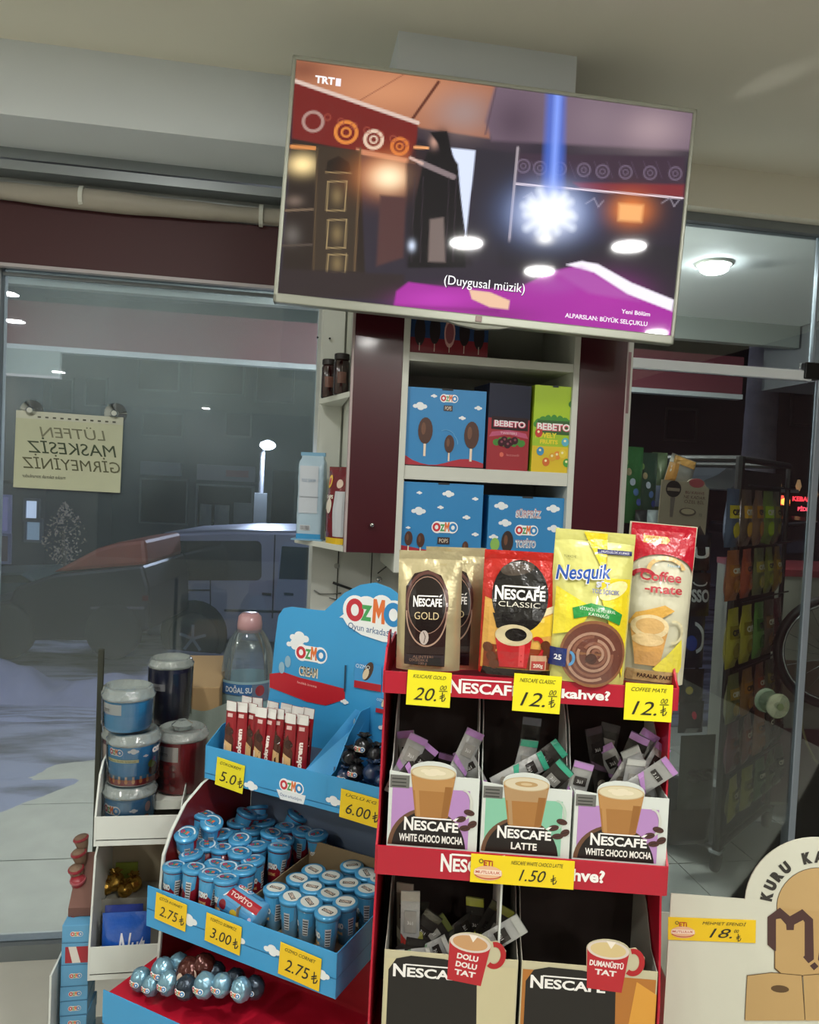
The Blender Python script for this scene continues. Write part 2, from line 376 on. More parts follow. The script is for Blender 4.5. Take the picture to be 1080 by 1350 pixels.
# left window
def window(n, x0, x1, z0, z1, gl):
    w = MB().box(x0, x1, GY-.03, GY+.03, z1, z1+.045).box(x0, x1, GY-.025, GY+.04, z0, z0+.05)
    w.box(x0, x0+.03, GY-.03, GY+.03, z0, z1).box(x1-.012, x1, GY-.03, GY+.03, z0, z1)
    w.box(x0+.03, x1-.012, GY-.022, GY-.012, z1-.028, z1-.018)
    o = struct(n, w, ALUD)
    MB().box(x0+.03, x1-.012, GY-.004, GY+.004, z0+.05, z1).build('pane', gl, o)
    return o
zt = zrow(2, 352, GY)
wl = onY(3, 500, GY).x
wl -= .03
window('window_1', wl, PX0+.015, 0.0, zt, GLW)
struct('trim_6', MB().box(-2.3, X1, GY-.035, GY+.03, zt+.045, zv0+.02), ALUD)
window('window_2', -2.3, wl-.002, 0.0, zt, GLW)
# corrosion-pale sill line
struct('trim_7', MB().box(-2.3, PX0, GY+.04, GY+.1, 0, .02), mat('sill_stone', 'b6b8b0', .6, var=.3, vscale=40))
# glass door + transom
hz = zrow(950, 488, GY); dx0 = PX1-.01; dx1 = onY(1058, 800, GY).x; 
dr = struct('door_1', MB().box(dx0, dx0+.015, GY-.02, GY+.02, 0, 2.53).box(dx0, 3.4, GY-.03, GY+.03, 2.50, 2.53), ALUD)
MB().box(dx0, dx1-.03, GY-.012, GY+.012, hz-.016, hz+.020).build('header_bar', mat('bright_aluminium', 'eaf2f6', .3, .15), dr, bevel=.004)
MB().box(dx0+.015, 3.4, GY-.004, GY+.004, hz+.025, 2.50).build('transom_pane', GLD, dr)
MB().box(dx0+.015, dx1, GY-.004, GY+.004, .01, hz-.018).build('leaf_pane', GLD, dr)
MB().box(dx1-.001, dx1+.026, GY-.009, GY+.009, .01, hz-.005).build('edge_seal', mat('seal_grey', '9aa6b0', .3, .3), dr, bevel=.003)
MB().box(dx1+.03, 3.4, GY-.004, GY+.004, .01, hz-.01).build('side_pane', GLD, dr)
p = onY(1072, 490, GY); MB().box(p.x-.045, p.x+.06, GY-.02, GY+.02, p.z-.03, p.z+.03).build('patch_fitting', BLACK, dr, bevel=.004)
p = onY(1072, 400, GY); MB().box(p.x+.005, p.x+.013, GY-.01, GY+.01, hz, 2.50).build('transom_joint', mat('seal_grey', '9aa6b0'), dr)
kx = onY(1018, 927, GY)
M = Matrix.Rotation(pi/2, 4, 'X')
kn = MB().lathe([(.012, 0), (.014, .012), (.036, .016), (.044, .022), (.046, .032), (.040, .038), (.02, .04)], c=(kx.x, GY-.005, kx.z), n=26, M=M)
knob_m = mat('clear_knob', 'c9d6b8', .06, 0, trans=.75)
kn.build('door_knob', knob_m, dr, smooth=True)
MB().lathe([(.012, 0), (.014, -.012), (.036, -.016), (.044, -.022), (.046, -.032), (.040, -.038), (.02, -.04)], c=(kx.x, GY+.005, kx.z), n=26, M=M).build('door_knob', knob_m, dr, smooth=True)
MB().lathe([(.013, .041), (.013, .044)], c=(kx.x, GY-.005, kx.z), n=14, M=M).build('knob_screw', mat('olive_cap', '5d6b4a', .4), dr)
# striped strip hanging beside the maroon door
sx = onY(830, 470, 2.2)
t = thing('hanging_strip', 'thin pinkish strip hanging beside the right maroon panel', 'strip', (sx.x, 2.2, 0))
MB().box(-.008, .006, -.001, .001, onY(826, 545, 2.2).z, 1.98).build('strip', mat('pink_strip', '8d6a6e', .5, var=.5, vscale=30), t)

# ================================================================== outside: porch, ground, street
struct('porch_ceiling', MB().box(-3.5, onY(1050, 420, 3.9).x, GY+.03, 3.9, 2.52, 2.6), mat('soffit_white', 'e4eae8', .7))
struct('porch_fascia', MB().box(-3.5, onY(1050, 420, 3.9).x, 3.86, 3.92, 2.40, 2.52), mat('fascia_grey', '8f9693', .7))
xs_ = onY(1052, 440, 3.9).x
struct('porch_side', MB().box(xs_, xs_+.9, GY+.03, 4.2, 2.2, 2.6), mat('side_grey', '6a6e70', .7))
# maroon window reflection built as a solid band outside
t = thing('reflected_band', 'maroon reflected band with a pale lower edge, built outside the windows', 'reflected band', (0, 4.1, 0))
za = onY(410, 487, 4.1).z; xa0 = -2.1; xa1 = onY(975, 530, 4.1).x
MB().box(xa0, xa1, -.02, .02, za+.02, za+.24).build('cloth', mat('reflection_maroon', '5a2430', .7), t)
MB().box(xa0, xa1, -.03, .03, za-.005, za+.022).build('lower_bar', mat('reflection_bar', 'a7adb0', .5), t)
t = thing('reflected_panel', 'pale grey reflected panel, built under the maroon band at the left edge', 'reflected panel', (0, 4.05, 0))  # grey reflection in the window, built as a solid panel
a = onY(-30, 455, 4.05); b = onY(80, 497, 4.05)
MB().box(a.x, b.x, -.015, .015, b.z, za-.006).build('board', mat('reflection_grey', '7a8482', .6), t)
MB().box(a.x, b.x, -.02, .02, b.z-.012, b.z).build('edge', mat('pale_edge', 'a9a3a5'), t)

gr = struct('terrace', MB().box(-4, 4.6, GY+.03, 4.7, -.1, -.012), mat('grout', '5f625c', .9))
tm = [mat('terrace_tile_a', '9da09a', .35, var=.12, vscale=7), mat('terrace_tile_b', '969a95', .4, var=.15, vscale=9), mat('slab_a', 'b2b0a0', .8, var=.2, vscale=8), mat('slab_b', 'a8a898', .85, var=.25, vscale=6)]
def tiles(x0, x1, y0, y1, sx, sy, ms, nm):
    me = None; nx = int(round((x1-x0)/sx)); ny = int(round((y1-y0)/sy))
    for i in range(nx):
        for j in range(ny):
            o = MB().box(-sx/2+.003, sx/2-.003, -sy/2+.003, sy/2-.003, -.012, 0).build(nm, RN.choice(ms), gr)
            o.location = (x0+sx*(i+.5), y0+sy*(j+.5), RN.uniform(-.001, .001))
tiles(1.0, 3.1, GY+.05, 4.6, .35, .35, tm[:2], 'floor_tile')
tiles(-2.4, .6, GY+.1, 4.6, .6, .525, tm[2:], 'paving_slab')
# street ground falling away under trodden snow
def gz(y): return -.012 if y < 4.5 else -.012-.88*min(1, (y-4.5)/4.2)**.8
def gfn(u, v):
    x = -14+34*u; y = 3.5+27*v*v; n = mnoise.noise(Vector((x*1.1, y*1.4, 0)))*.05+mnoise.noise(Vector((x*4, y*5, 3)))*.018
    if y < 4.75:
        e_ = min(1, max(0, (.8-x)/.5)); return (x, y, -.022-.1*(1-e_)+(.014+.022*(y-3.5)/1.2+n*.9)*e_)
    return (x, y, gz(y)+.012+n*min(1, (y-4.6)))
sm = mat('trodden_snow', '8b8fa0', .85, bump=.5, bscale=7)
nt = sm.node_tree; b = nt.nodes['Principled BSDF']; tc = nt.nodes.new('ShaderNodeTexCoord'); mp = nt.nodes.new('ShaderNodeMapping'); mp.inputs['Scale'].default_value = (.9, 2.6, 1)
n = nt.nodes.new('ShaderNodeTexNoise'); n.inputs['Scale'].default_value = 1.3; n.inputs['Detail'].default_value = 8; n.inputs['Roughness'].default_value = .62
cr = nt.nodes.new('ShaderNodeValToRGB'); e = cr.color_ramp.elements; e[0].position = .38; e[0].color = (*lin('4c4d54'), 1); e[1].position = .55; e[1].color = (*lin('898da2'), 1)
nt.links.new(tc.outputs['Object'], mp.inputs[0]); nt.links.new(mp.outputs[0], n.inputs[0]); nt.links.new(n.outputs['Fac'], cr.inputs[0]); nt.links.new(cr.outputs[0], b.inputs['Base Color'])
o = MB().grid(gfn, 240, 170).build('street_ground', sm, smooth=True); o['kind'] = 'structure'
def bank(u, v):
    x = -8+8.6*u; s = sin(pi*v); y = 7.2+1.3*v+.25*mnoise.noise(Vector((x*.7, 0, 1)))
    h = s*(.30+.20*mnoise.noise(Vector((x*1.6, v, 2)))+.12*mnoise.noise(Vector((x*4.5, v*3, 5))))*(1 if x < -.9 else max(0, 1-(x+.9)/1.2))
    return (x, y, gz(y)-.05+h)
o = MB().grid(bank, 140, 14).build('snow_bank', mat('snow', '80829a', .8, bump=.5, bscale=9, var=.2, vscale=5), smooth=True)
tag(o, 'lumpy ploughed snow bank along the kerb in front of the parked vehicles', 'snow bank'); o['kind'] = 'stuff'

# ---- silver van
V = Fr(atD(195, 866, 10.4), -9.5-3)
vt = thing('van', 'silver grey van parked across the street, seen from its side', 'van', V.o, V.a)
body = mat('van_paint', '7d8090', .35, .4); dglass = mat('car_glass', '101316', .1); tyre = mat('tyre', '121213', .8)
pp = [V.px(*q) for q in ((191, 838), (190, 790), (196, 748), (204, 712), (216, 702), (300, 698), (415, 700))]
L = pp[-1][0]; zb = pp[0][1]
prof = pp+[(L+.35, pp[-1][1]-.03), (L+1.05, pp[3][1]-.55), (L+1.75, pp[3][1]-.72), (L+1.9, zb+.35), (L+1.9, zb)]
MB().prism(prof[::-1], 0, 1.75).build('body', body, vt, bevel=.06, seg=3)
def decal(fr, pts, off=.008, th=.012): return MB().prism([fr.px(*q) for q in pts], -off-.004, -off+th)
def rr(x0, y0, x1, y1, r, s=0):
    out = []
    for cx, cy, a0 in ((x1-r, y0+r, -90), (x1-r, y1-r, 0), (x0+r, y1-r, 90), (x0+r, y0+r, 180)):
        for k in range(5): a = radians(a0+22.5*k); out.append((cx+r*cos(a), cy+r*sin(a)+s*(cx-x0)))
    return out
decal(V, rr(215, 713, 345, 765, 7)).build('rear_side_window', dglass, vt)
decal(V, [(372, 720), (410, 722), (436, 765), (368, 763)]).build('front_door_window', dglass, vt)
decal(V, [(200, 777), (277, 777), (277, 779), (200, 779)]).build('slide_rail', tyre, vt)
decal(V, [(277, 765), (278.2, 765), (278.2, 812), (277, 812)]).build('panel_gap', tyre, vt)
decal(V, [(362, 705), (363.5, 705), (360, 815), (358.5, 815)]).build('panel_gap', tyre, vt)
decal(V, [(296, 803), (415, 806), (415, 809), (296, 806)], .012).build('rub_strip', tyre, vt)
for q in (352, 381): decal(V, [(q-6, 781), (q+6, 782), (q+6, 785), (q-6, 784)], .02).build('handle', tyre, vt)
decal(V, [(191, 775), (196, 775), (196, 803), (191, 803)], .012).build('tail_lamp', mat('tail_red', '4a1518', .2), vt)
Mx = Matrix.Rotation(pi/2, 4, 'X')
wx, wz = V.px(256, 838); 
for wx_ in (wx, wx+2.75):
    MB().lathe([(.46, .005), (.46, .03)], c=(wx_, 0, wz+.03), M=Mx, n=28).build('wheel_arch', mat('arch_dark', '0c0c0d', .9), vt)
    w = MB().lathe([(.2, -.1), (.33, -.1), (.36, -.04), (.36, .03), (.33, .06), (.21, .06)], c=(wx_, 0, wz-.03), M=Mx, n=28).build('wheel', tyre, vt, smooth=True)
    h = MB().lathe([(.2, .02), (.2, .055), (.17, .04)], c=(wx_, 0, wz-.03), M=Mx, n=20)
    for k in range(5): h.box(-.02, .02, -.062, -.045, 0, .19, Matrix.Translation((wx_, 0, wz-.03)) @ Matrix.Rotation(2*pi*k/5, 4, 'Y'))
    h.build('hubcap', mat('hub_grey', '7c7f88', .4, .6), w)
# ---- dark car with rust coloured roof
V = Fr(atD(20, 848, 8.75), -9.5)
ct = thing('car', 'dark parked car with a rusty orange roof left of the van', 'car', V.o, V.a)
darkp = mat('dark_paint', '1d1a1e', .4)
P_ = lambda *q: [V.px(*a) for a in q]
MB().prism(P_((-60, 845), (-60, 800), (12, 792), (18, 775), (70, 757), (188, 745), (196, 775), (196, 832), (150, 845))[::-1], 0, 1.6).build('body', darkp, ct, bevel=.04)
MB().prism(P_((60, 757), (122, 724), (150, 716), (186, 712), (189, 747))[::-1], .12, 1.5).build('roof', mat('rust_orange', '8a452c', .5, var=.25), ct, bevel=.05)
decal(V, [(188, 785), (196, 785), (196, 792), (188, 792)], .01).build('tail_lamp', MATS['tail_red'], ct)
decal(V, [(120, 800), (190, 800), (190, 803), (120, 803)], .01).build('rub_strip', mat('trim_grey', '4d4a55', .5), ct)
for q in (150, 10):
    a, c_ = V.px(q, 832); MB().lathe([(.2, -.1), (.3, -.1), (.32, -.04), (.32, .03), (.28, .05)], c=(a, 0, c_-.0), M=Mx, n=22).build('wheel', tyre, ct, smooth=True)
# ---- street lamp on a pole
b0 = atD(341, 735, 13.5); top = atD(346, 598, 13.5); hd = atD(353, 588, 13.5)
t = thing('street_lamp', 'bright street lamp on a slim pole above the van', 'street lamp', (b0.x, b0.y, gz(9)))
r0 = Vector((b0.x, b0.y, gz(9)))
MB().tube([Vector((0, 0, 0)), Vector((0, 0, b0.z-r0.z)), top-r0, (top-r0)*.35+(hd-r0)*.65+Vector((0, 0, .05)), hd-r0], .05).build('pole', mat('pole_grey', '5a5c60', .8), t, smooth=True)
MB().lathe([(.02, .1), (.12, .06), (.14, 0), (.09, -.05), (.01, -.07)], c=hd-r0, n=16).build('lamp_head', mat('street_glow', 'eaf2ff', .4, emit=28), t, smooth=True)
MB().box(-.11, .11, -.1, .1, (atD(340, 715, 13.5)-r0).z, (atD(342, 650, 13.5)-r0).z).build('meter_box', mat('box_grey', '565b5c', .9), t)
l = bpy.data.lights.new('street_light', 'POINT'); l.energy = STREET_W; l.color = (.75, .82, 1); l.shadow_soft_size = .15
lo = bpy.data.objects.new('street_light', l); COL.objects.link(lo); lo.location = hd+Vector((0, -.35, -.1))
for x, y, z, e in ((-6.5, 6.2, 4.4, 190), (2.2, 6.0, 4.5, 60)):  # unseen lamps added to light the snow and van from this side
    t = thing('street_lamp', 'added street lamp outside the view, lighting the snow %s' % ('to the left' if x < 0 else 'behind the cabinet'), 'street lamp', (x, y, gz(y)))
    MB().tube([(0, 0, 0), (0, 0, z+.9)], .05).build('pole', MATS['pole_grey'], t); MB().lathe([(.02, .1), (.12, .06), (.14, 0), (.01, -.04)], c=(0, 0, z+.9), n=14).build('lamp_head', WHITE, t)
    l = bpy.data.lights.new('street_light', 'POINT'); l.energy = e; l.color = (.72, .78, 1); l.shadow_soft_size = .2
    lo = bpy.data.objects.new('street_light', l); COL.objects.link(lo); lo.parent = t; lo.location = (0, 0, z+.75)
t = thing('added_flood_lamp', 'added unseen flood lamp above the maroon band outside, brightening the street', 'fill lamp', (-.9, 4.35, 3.3))  # unseen lamp added to brighten the van and street
MB().box(-.12, .12, -.06, .04, -.08, .08).box(-.02, .02, -.4, -.06, -.02, .02).build('housing', BLACK, t, bevel=.005)
l = bpy.data.lights.new('added_flood_light', 'SPOT'); l.energy = 420; l.spot_size = radians(125); l.spot_blend = .6; l.color = (.78, .82, 1); l.shadow_soft_size = .1
lo = bpy.data.objects.new('added_flood_light', l); COL.objects.link(lo); lo.parent = t; lo.location = (0, .08, 0); lo.rotation_euler = (radians(62), 0, 0)
# ---- buildings across the street
def building(label, D, x0, y0, x1, y1, col, wins, sign=None, lit=None):
    F = Fr(atD((x0+x1)/2, 720, D), -9.5); t = thing('building', label, 'building', F.o, F.a)
    a = F.px(x0, y0); b_ = F.px(x1, y1); zt_ = F.px((x0+x1)/2, y0)[1]; zb_ = -2.2
    MB().box(a[0], b_[0], 0, 4, zb_-.0, zt_).build('wall', mat('facade_'+col, col, .9, var=.2), t)
    for q in wins:
        c0 = F.px(q[0], q[1]); c1 = F.px(q[2], q[3])
        cx0, cx1, cz0, cz1 = c0[0], c1[0], c1[1], c0[1]
        w = MB().box(cx0-.06, cx1+.06, -.08, 0, cz0-.06, cz0).box(cx0-.06, cx1+.06, -.08, 0, cz1, cz1+.06).box(cx0-.06, cx0, -.08, 0, cz0, cz1).box(cx1, cx1+.06, -.08, 0, cz0, cz1)
        w = w.build('window', mat('frame_'+q[4], q[4], .6), t)
        MB().box(cx0, cx1, -.03, -.005, cz0, cz1).build('pane', mat('pane_%s' % q[5], q[5], .2, emit=q[6] if len(q) > 6 else 0), w)
    return t, F
building('dark apartment block with a row of shops behind the van', 24, 60, 400, 420, 720, '4c5457',
    [(70, 500, 95, 540, '5c6264', '1c2226'), (115, 500, 140, 535, '5c6264', '1c2226'), (185, 470, 235, 515, '5c6264', '1c2226'), (255, 480, 320, 520, '5c6264', '1c2226'), (340, 485, 385, 530, '5c6264', '14181a'),
     (190, 545, 240, 575, '5c6264', '23292c'), (300, 545, 330, 575, '5c6264', '23292c'),
     (188, 632, 245, 690, '6a6f70', '20282b'), (262, 640, 330, 712, '7c8080', '1a2022'), (360, 620, 395, 700, '50585a', '15191b')])
F = Fr(atD(240, 720, 23.8), -9.5)
t = thing('shop_sign', 'long pale shop fascia sign over the dark shop windows', 'sign', F.o, F.a)
for q, c_ in (((188, 608, 240, 628), '8a9094'), ((262, 612, 338, 636), '9a9698')):
    c0 = F.px(q[0], q[1]); c1 = F.px(q[2], q[3]); MB().box(c0[0], c1[0], -.2, 0, c1[1], c0[1]).build('sign_panel', mat('sign_'+c_, c_, .6), t, bevel=.01)
c0 = F.px(300, 624); p = Pr(.002); p.rect(c0[0], c0[1]-.1, c0[0]+.7, c0[1]+.1, 'a86a6c'); p.build('print', t, plane((0, -.2, 0)))
for i, q in enumerate(((268, 664, 282, 692), (287, 665, 305, 693), (312, 662, 335, 692))):
    c0 = F.px(q[0], q[1]); c1 = F.px(q[2], q[3])
    tt = thing('window_display', ['first', 'middle', 'last'][i]+' of three pale bundles in the dark shop window behind the van', 'window display', F.o, F.a)
    MB().grid(lambda u, v: (c0[0]+(c1[0]-c0[0])*u, -.35-.12*sin(pi*u)*sin(pi*v)-.03*mnoise.noise(Vector((u*4, v*5, i))), c1[1]+(c0[1]-c1[1])*v), 10, 10).build('bundle', mat('pale_bundle', '7d8482', .8, bump=.5, bscale=6), tt, smooth=True)
building('lit lilac shopfront at the left edge of the street', 18, -120, 636, 58, 752, '34364a',
    [(-60, 655, -6, 745, 'b9b6e6', '55547c', .25), (0, 655, 12, 700, 'b9b6e6', '6a678e', .5), (0, 706, 12, 740, '8a86b0', '4a3a48', .2), (36, 660, 50, 685, '5c6272', 'b8c4d8', .8), (37, 686, 54, 712, '5c6272', '8ca2b4', .35)])
building('low grey building behind the street sign and tree', 29, 60, 600, 200, 740, '3c4550', [(102, 692, 145, 712, '70757a', '8a9098', .12)])
# tree with pale lit leaves
F = Fr(atD(84, 740, 15), -9.5)
t = thing('street_tree', 'small bare tree with pale lit leaves beside the lilac shopfront', 'tree', F.o, F.a)
MB().tube([(0, 0, -1.5), (.02, 0, -.1), (-.03, 0, .6)], [.07, .05, .03]).build('trunk', mat('bark', '5a5048', .9), t)
m = MB(); rn = random.Random(3)
for i in range(420):
    a = rn.uniform(0, 2*pi); h = rn.random(); r = .42*sin(pi*min(1, h*.9+.08))*sqrt(rn.random()); c_ = Vector((r*cos(a), r*sin(a), -.1+1.25*h)); d = Vector((rn.uniform(-1, 1), rn.uniform(-1, 1), rn.uniform(-1, 1))).normalized(); e_ = d.orthogonal().normalized()
    s_ = rn.uniform(.02, .045); m.add([c_-d*s_, c_+e_*s_*.5, c_+d*s_, c_-e_*s_*.5], [(0, 1, 2, 3)])
o = m.build('foliage', mat('lit_leaf', '9a8a7c', .7, var=.4), t); o['kind'] = 'stuff'
# parked car far left, in front of the lilac shop
V = Fr(atD(0, 795, 13), -9.5); t = thing('car', 'small car in shadow under the lilac shopfront at the left edge', 'car', V.o, V.a)
P_ = lambda *q: [V.px(*a) for a in q]
MB().prism(P_((-70, 800), (-70, 775), (-50, 757), (30, 755), (52, 768), (62, 780), (62, 800))[::-1], 0, 1.4).build('body', mat('teal_dark', '39484c', .4), t, bevel=.04)
decal(V, [(-44, 760), (28, 758), (44, 768), (-50, 770)], .0).build('window', dglass, t)
for q in (-45, 40):
    a, c_ = V.px(q, 798); MB().lathe([(.15, -.1), (.25, -.1), (.27, -.04), (.27, .03), (.22, .05)], c=(a, 0, c_), M=Mx, n=18).build('wheel', tyre, t)

# ---- right hand street
building('dark building with a brown ledge beyond the glass door', 22, 820, 330, 1350, 640, '171516',
    [(1045, 520, 1075, 560, '241f1a', '0d0d0e'), (880, 540, 915, 580, '241f1a', '0d0d0e'), (1090, 600, 1180, 650, '241f1a', '2a1c14', .2)])
F = Fr(atD(1045, 665, 19), -9.5)
t = thing('neon_sign', 'small red neon shop sign glowing beyond the tree', 'sign', F.o, F.a)
a = F.px(1030, 650); b_ = F.px(1068, 674); MB().box(a[0], b_[0], 0, .1, b_[1]-.1, a[1]+.1).build('board', mat('sign_black', '180a0a', .5), t)
p = Pr(.002); cx = (a[0]+b_[0])/2
p.text('K', a[0]+.12, (a[1]+b_[1])/2+.05, 'ff5040', h=.24, bold=.06); p.text('KEBAP', cx+.14, a[1]-.12, 'ff3a48', h=.12, bold=.04); p.text('PİDE', cx+.2, b_[1]+.05, 'ff4a60', h=.1, bold=.04)
p.build('neon_letters', t, plane((0, -.01, 0)), printmat('neon', .4, emit=2.2))
c_ = F.px(1028, 661); MB().lathe([(.01, -.1), (.1, -.05), (.1, .05), (.01, .1)], c=(c_[0], -.3, c_[1]), n=14).build('orange_bulb', mat('orange_glow', 'ff9a40', .4, emit=3.5), t, smooth=True)
MB().tube([(c_[0], -.3, c_[1]), (c_[0]+.1, 0, c_[1])], .012).build('bracket', BLACK, t)
for i, (x_, y_) in enumerate(((1027, 640), (1053, 641), (1075, 652))):
    q = atD(x_, y_, 18.7); tt = thing('wall_light', ['left', 'middle', 'right'][i]+' warm wall light above the red neon sign', 'wall light', q)
    MB().lathe([(.03, -.12), (.07, 0), (.03, .16)], n=10).build('shade', mat('warm_glow', 'c09468', .5, emit=.5), tt, smooth=True)
    MB().box(-.01, .01, 0, 2.5, -.01, .01).build('bracket', BLACK, tt)
# tree trunk
t = thing('street_tree', 'thick grey rough tree trunk standing beyond the glass door', 'tree', (0, 0, 0))
q0 = atD(992, 760, 6.2); q1 = atD(1000, 440, 6.2); t.location = (q0.x, q0.y, gz(5.6))
tr = MB()
def trf(u, v):
    z = (q1.z+2.0-gz(5.6))*v; a = 2*pi*u; r = .115*(1.25-.35*v)+.012*mnoise.noise(Vector((cos(a)*2, sin(a)*2, z*2)))+.006*mnoise.noise(Vector((cos(a)*9, sin(a)*9, z*7)))
    return ((q1.x-q0.x)*v*.8+r*cos(a), r*sin(a), z)
tr.grid(trf, 26, 70).build('trunk', mat('rough_bark', '77727a', .95, bump=1, bscale=14, var=.35, vscale=12), t, smooth=True)
for k, (dx, dz) in enumerate(((-.9, .9), (.8, 1.1), (-.5, 1.5))):
    z0 = q1.z+.7-gz(5.6); MB().tube([(.1, 0, z0), (.1+dx*.5, .1, z0+dz*.5), (.1+dx, .2, z0+dz)], [.06, .04, .015]).build('branch', MATS['rough_bark'], t, smooth=True)
# white gazebo roof
F = Fr(atD(945, 640, 7.5), -9.5); t = thing('gazebo', 'pale curved fabric canopy standing outside beyond the snack rack', 'canopy', F.o, F.a)
P_ = [F.px(*q) for q in ((946, 611), (955, 617), (968, 629), (985, 638), (1004, 643), (1019, 645), (1020, 649), (985, 647), (962, 646), (952, 646), (946, 640))]
pk = P_[0]
MB().prism(P_[::-1], -.5, .9).build('canopy', mat('canopy_white', '9ea39c', .8), t)
PL_ = [(2*pk[0]-a-.02, b) for a, b in P_]
MB().prism(PL_, -.5, .9).build('canopy_back', MATS['canopy_white'], t)
MB().tube([(pk[0], .2, pk[1]-.1), (pk[0], .2, -2.2)], .02).build('pole', BLACK, t)
# parked car right
V = Fr(atD(1015, 755, 6.8), -9.5); t = thing('car', 'dark wet car parked beyond the glass door under the neon sign', 'car', V.o, V.a)
P_ = lambda *q: [V.px(*a) for a in q]
MB().prism(P_((1016, 800), (1016, 712), (1022, 697), (1045, 690), (1075, 688), (1160, 690), (1190, 712), (1200, 800))[::-1], 0, 1.5).build('body', mat('wet_black', '1a1c20', .12, coat=.5), t, bevel=.03)
decal(V, [(1016, 690.5), (1040, 688.5), (1075, 686.5), (1075, 688.5), (1040, 691), (1018, 693)], .03).build('roof_rail', mat('rail_bright', 'a8a4a6', .3, .6), t)
decal(V, [(1022, 714), (1060, 712), (1060, 728), (1020, 730)], .02).build('headlamp', CHROME, t)
for q in (1050, 1170):
    a, c_ = V.px(q, 800); MB().lathe([(.2, -.1), (.3, -.1), (.32, -.04), (.32, .03), (.28, .05)], c=(a, 0, c_), M=Mx, n=22).build('wheel', tyre, t)
# pale kiosk panel standing outside right
F = Fr(atD(1045, 1040, 3.7), -9.5+0); t = thing('drinks_fridge', 'pale grey cabinet with a red top edge outside the door, right of the snack rack', 'fridge', F.o, F.a)
a = F.px(1012, 753); b_ = F.px(1150, 1040); zt_ = a[1]; zb_ = -F.o.z
MB().box(a[0], b_[0], 0, .6, zb_+.06, zt_-.012).build('cabinet', mat('fridge_grey', '75766a', .5, var=.1), t, bevel=.008)
MB().box(a[0]-.002, b_[0]+.002, -.006, .6, zt_-.02, zt_+.012).build('top_edge', mat('red_dull', '6d2028', .5), t)
MB().box(a[0]+.01, b_[0]-.01, -.01, -.002, F.px(1045, 925)[1], F.px(1045, 870)[1]).build('handle_strip', mat('brown_dull', '4a3f30', .6), t)
MB().box(a[0]+.01, b_[0]-.01, -.012, -.002, zb_+.08, F.px(1045, 960)[1]).build('lower_door', mat('maroon_dull', '3a1c20', .5), t)
for x_ in (a[0]+.05, b_[0]-.05): MB().box(x_-.02, x_+.02, .05, .5, zb_-.0, zb_+.06).build('foot', BLACK, t)
# bicycle-like wheel behind the side pane
q = atD(1100, 860, 3.3); t = thing('bicycle_wheel', 'dark tyre and bright rim leaning outside at the right edge', 'wheel', q, -.3)
R_ = Matrix.Rotation(radians(90), 4, 'X')
def tor(R, r): 
    return MB().grid(lambda u, v: tuple((R_ @ Vector(((R+r*cos(2*pi*v))*cos(2*pi*u), (R+r*cos(2*pi*v))*sin(2*pi*u), r*sin(2*pi*v))))), 48, 8)
tor(.235, .018).build('tyre', BLACK, t, smooth=True); tor(.212, .008).build('rim', CHROME, t, smooth=True)
sp = MB()
for k in range(18): a = 2*pi*k/18; sp.tube([R_@Vector((.02*cos(a+1), .02*sin(a+1), .01)), R_@Vector((.21*cos(a), .21*sin(a), 0))], .001, 4)
sp.build('spokes', CHROME, t); MB().tube([(0, -.03, 0), (0, .03, 0)], .018).build('hub', CHROME, t)
c_ = [onY(x_, y_, GY+.12) for x_, y_ in ((1056, 935), (1058, 960), (1064, 980), (1074, 1000), (1090, 1018))]
t = thing('cable', 'yellowish cable curving down behind the glass door edge', 'cable', c_[0]); MB().tube([v-c_[0] for v in c_], .004).build('cord', mat('cable_yellow', '8f8a5c', .5), t, smooth=True)
# ================================================================== television
TM = Matrix.Translation((.454, 1.779, 2.218)) @ Matrix.Rotation(radians(-4.6), 4, 'Z') @ Matrix.Rotation(radians(.3), 4, 'X') @ Matrix.Rotation(radians(2.4), 4, 'Y')
tv = thing('television', 'large flat television with a thin silver frame hanging above the shelves', 'television', M=TM)
SIL = mat('tv_silver', 'a3a69a', .35, .5)
hw, hh = .485, .2825; bx = .010; bt = .010; bb = .022
m = MB()
for r_ in ((-hw, hw, hh-bt, hh), (-hw, hw, -hh, -hh+bb), (-hw, -hw+bx, -hh, hh), (hw-bx, hw, -hh, hh)): m.box(r_[0], r_[1], -.008, .02, r_[2], r_[3])
m.build('frame', SIL, tv, bevel=.003)
MB().box(-hw+.004, hw-.004, .0, .03, -hh+.004, hh-.004).box(-.3, .3, .03, .06, -.24, .1).build('casing', mat('tv_back', '2a2b2b', .5), tv, bevel=.004)
m = MB().box(-.008, .008, -.0095, -.007, -hh+.004, -hh+.018); m.build('badge', mat('badge', '7d6a66', .3, .4), tv, bevel=.002)
MB().add([(-.075, -.004, -hh), (.08, -.004, -hh), (.05, -.006, -hh-.007), (.0, -.008, -hh-.012), (-.045, -.006, -hh-.007), (-.075, .01, -hh), (.08, .01, -hh), (.05, .01, -hh-.007), (0, .01, -hh-.012), (-.045, .01, -hh-.007)],
         [(0, 1, 2, 3, 4), (5, 6, 7, 8, 9), (0, 1, 6, 5), (1, 2, 7, 6), (2, 3, 8, 7), (3, 4, 9, 8), (4, 0, 5, 9)]).build('receiver', SIL, tv)
MB().box(-.1, .1, .06, .135, -.1, .1).build('wall_bracket', BLACK, tv)
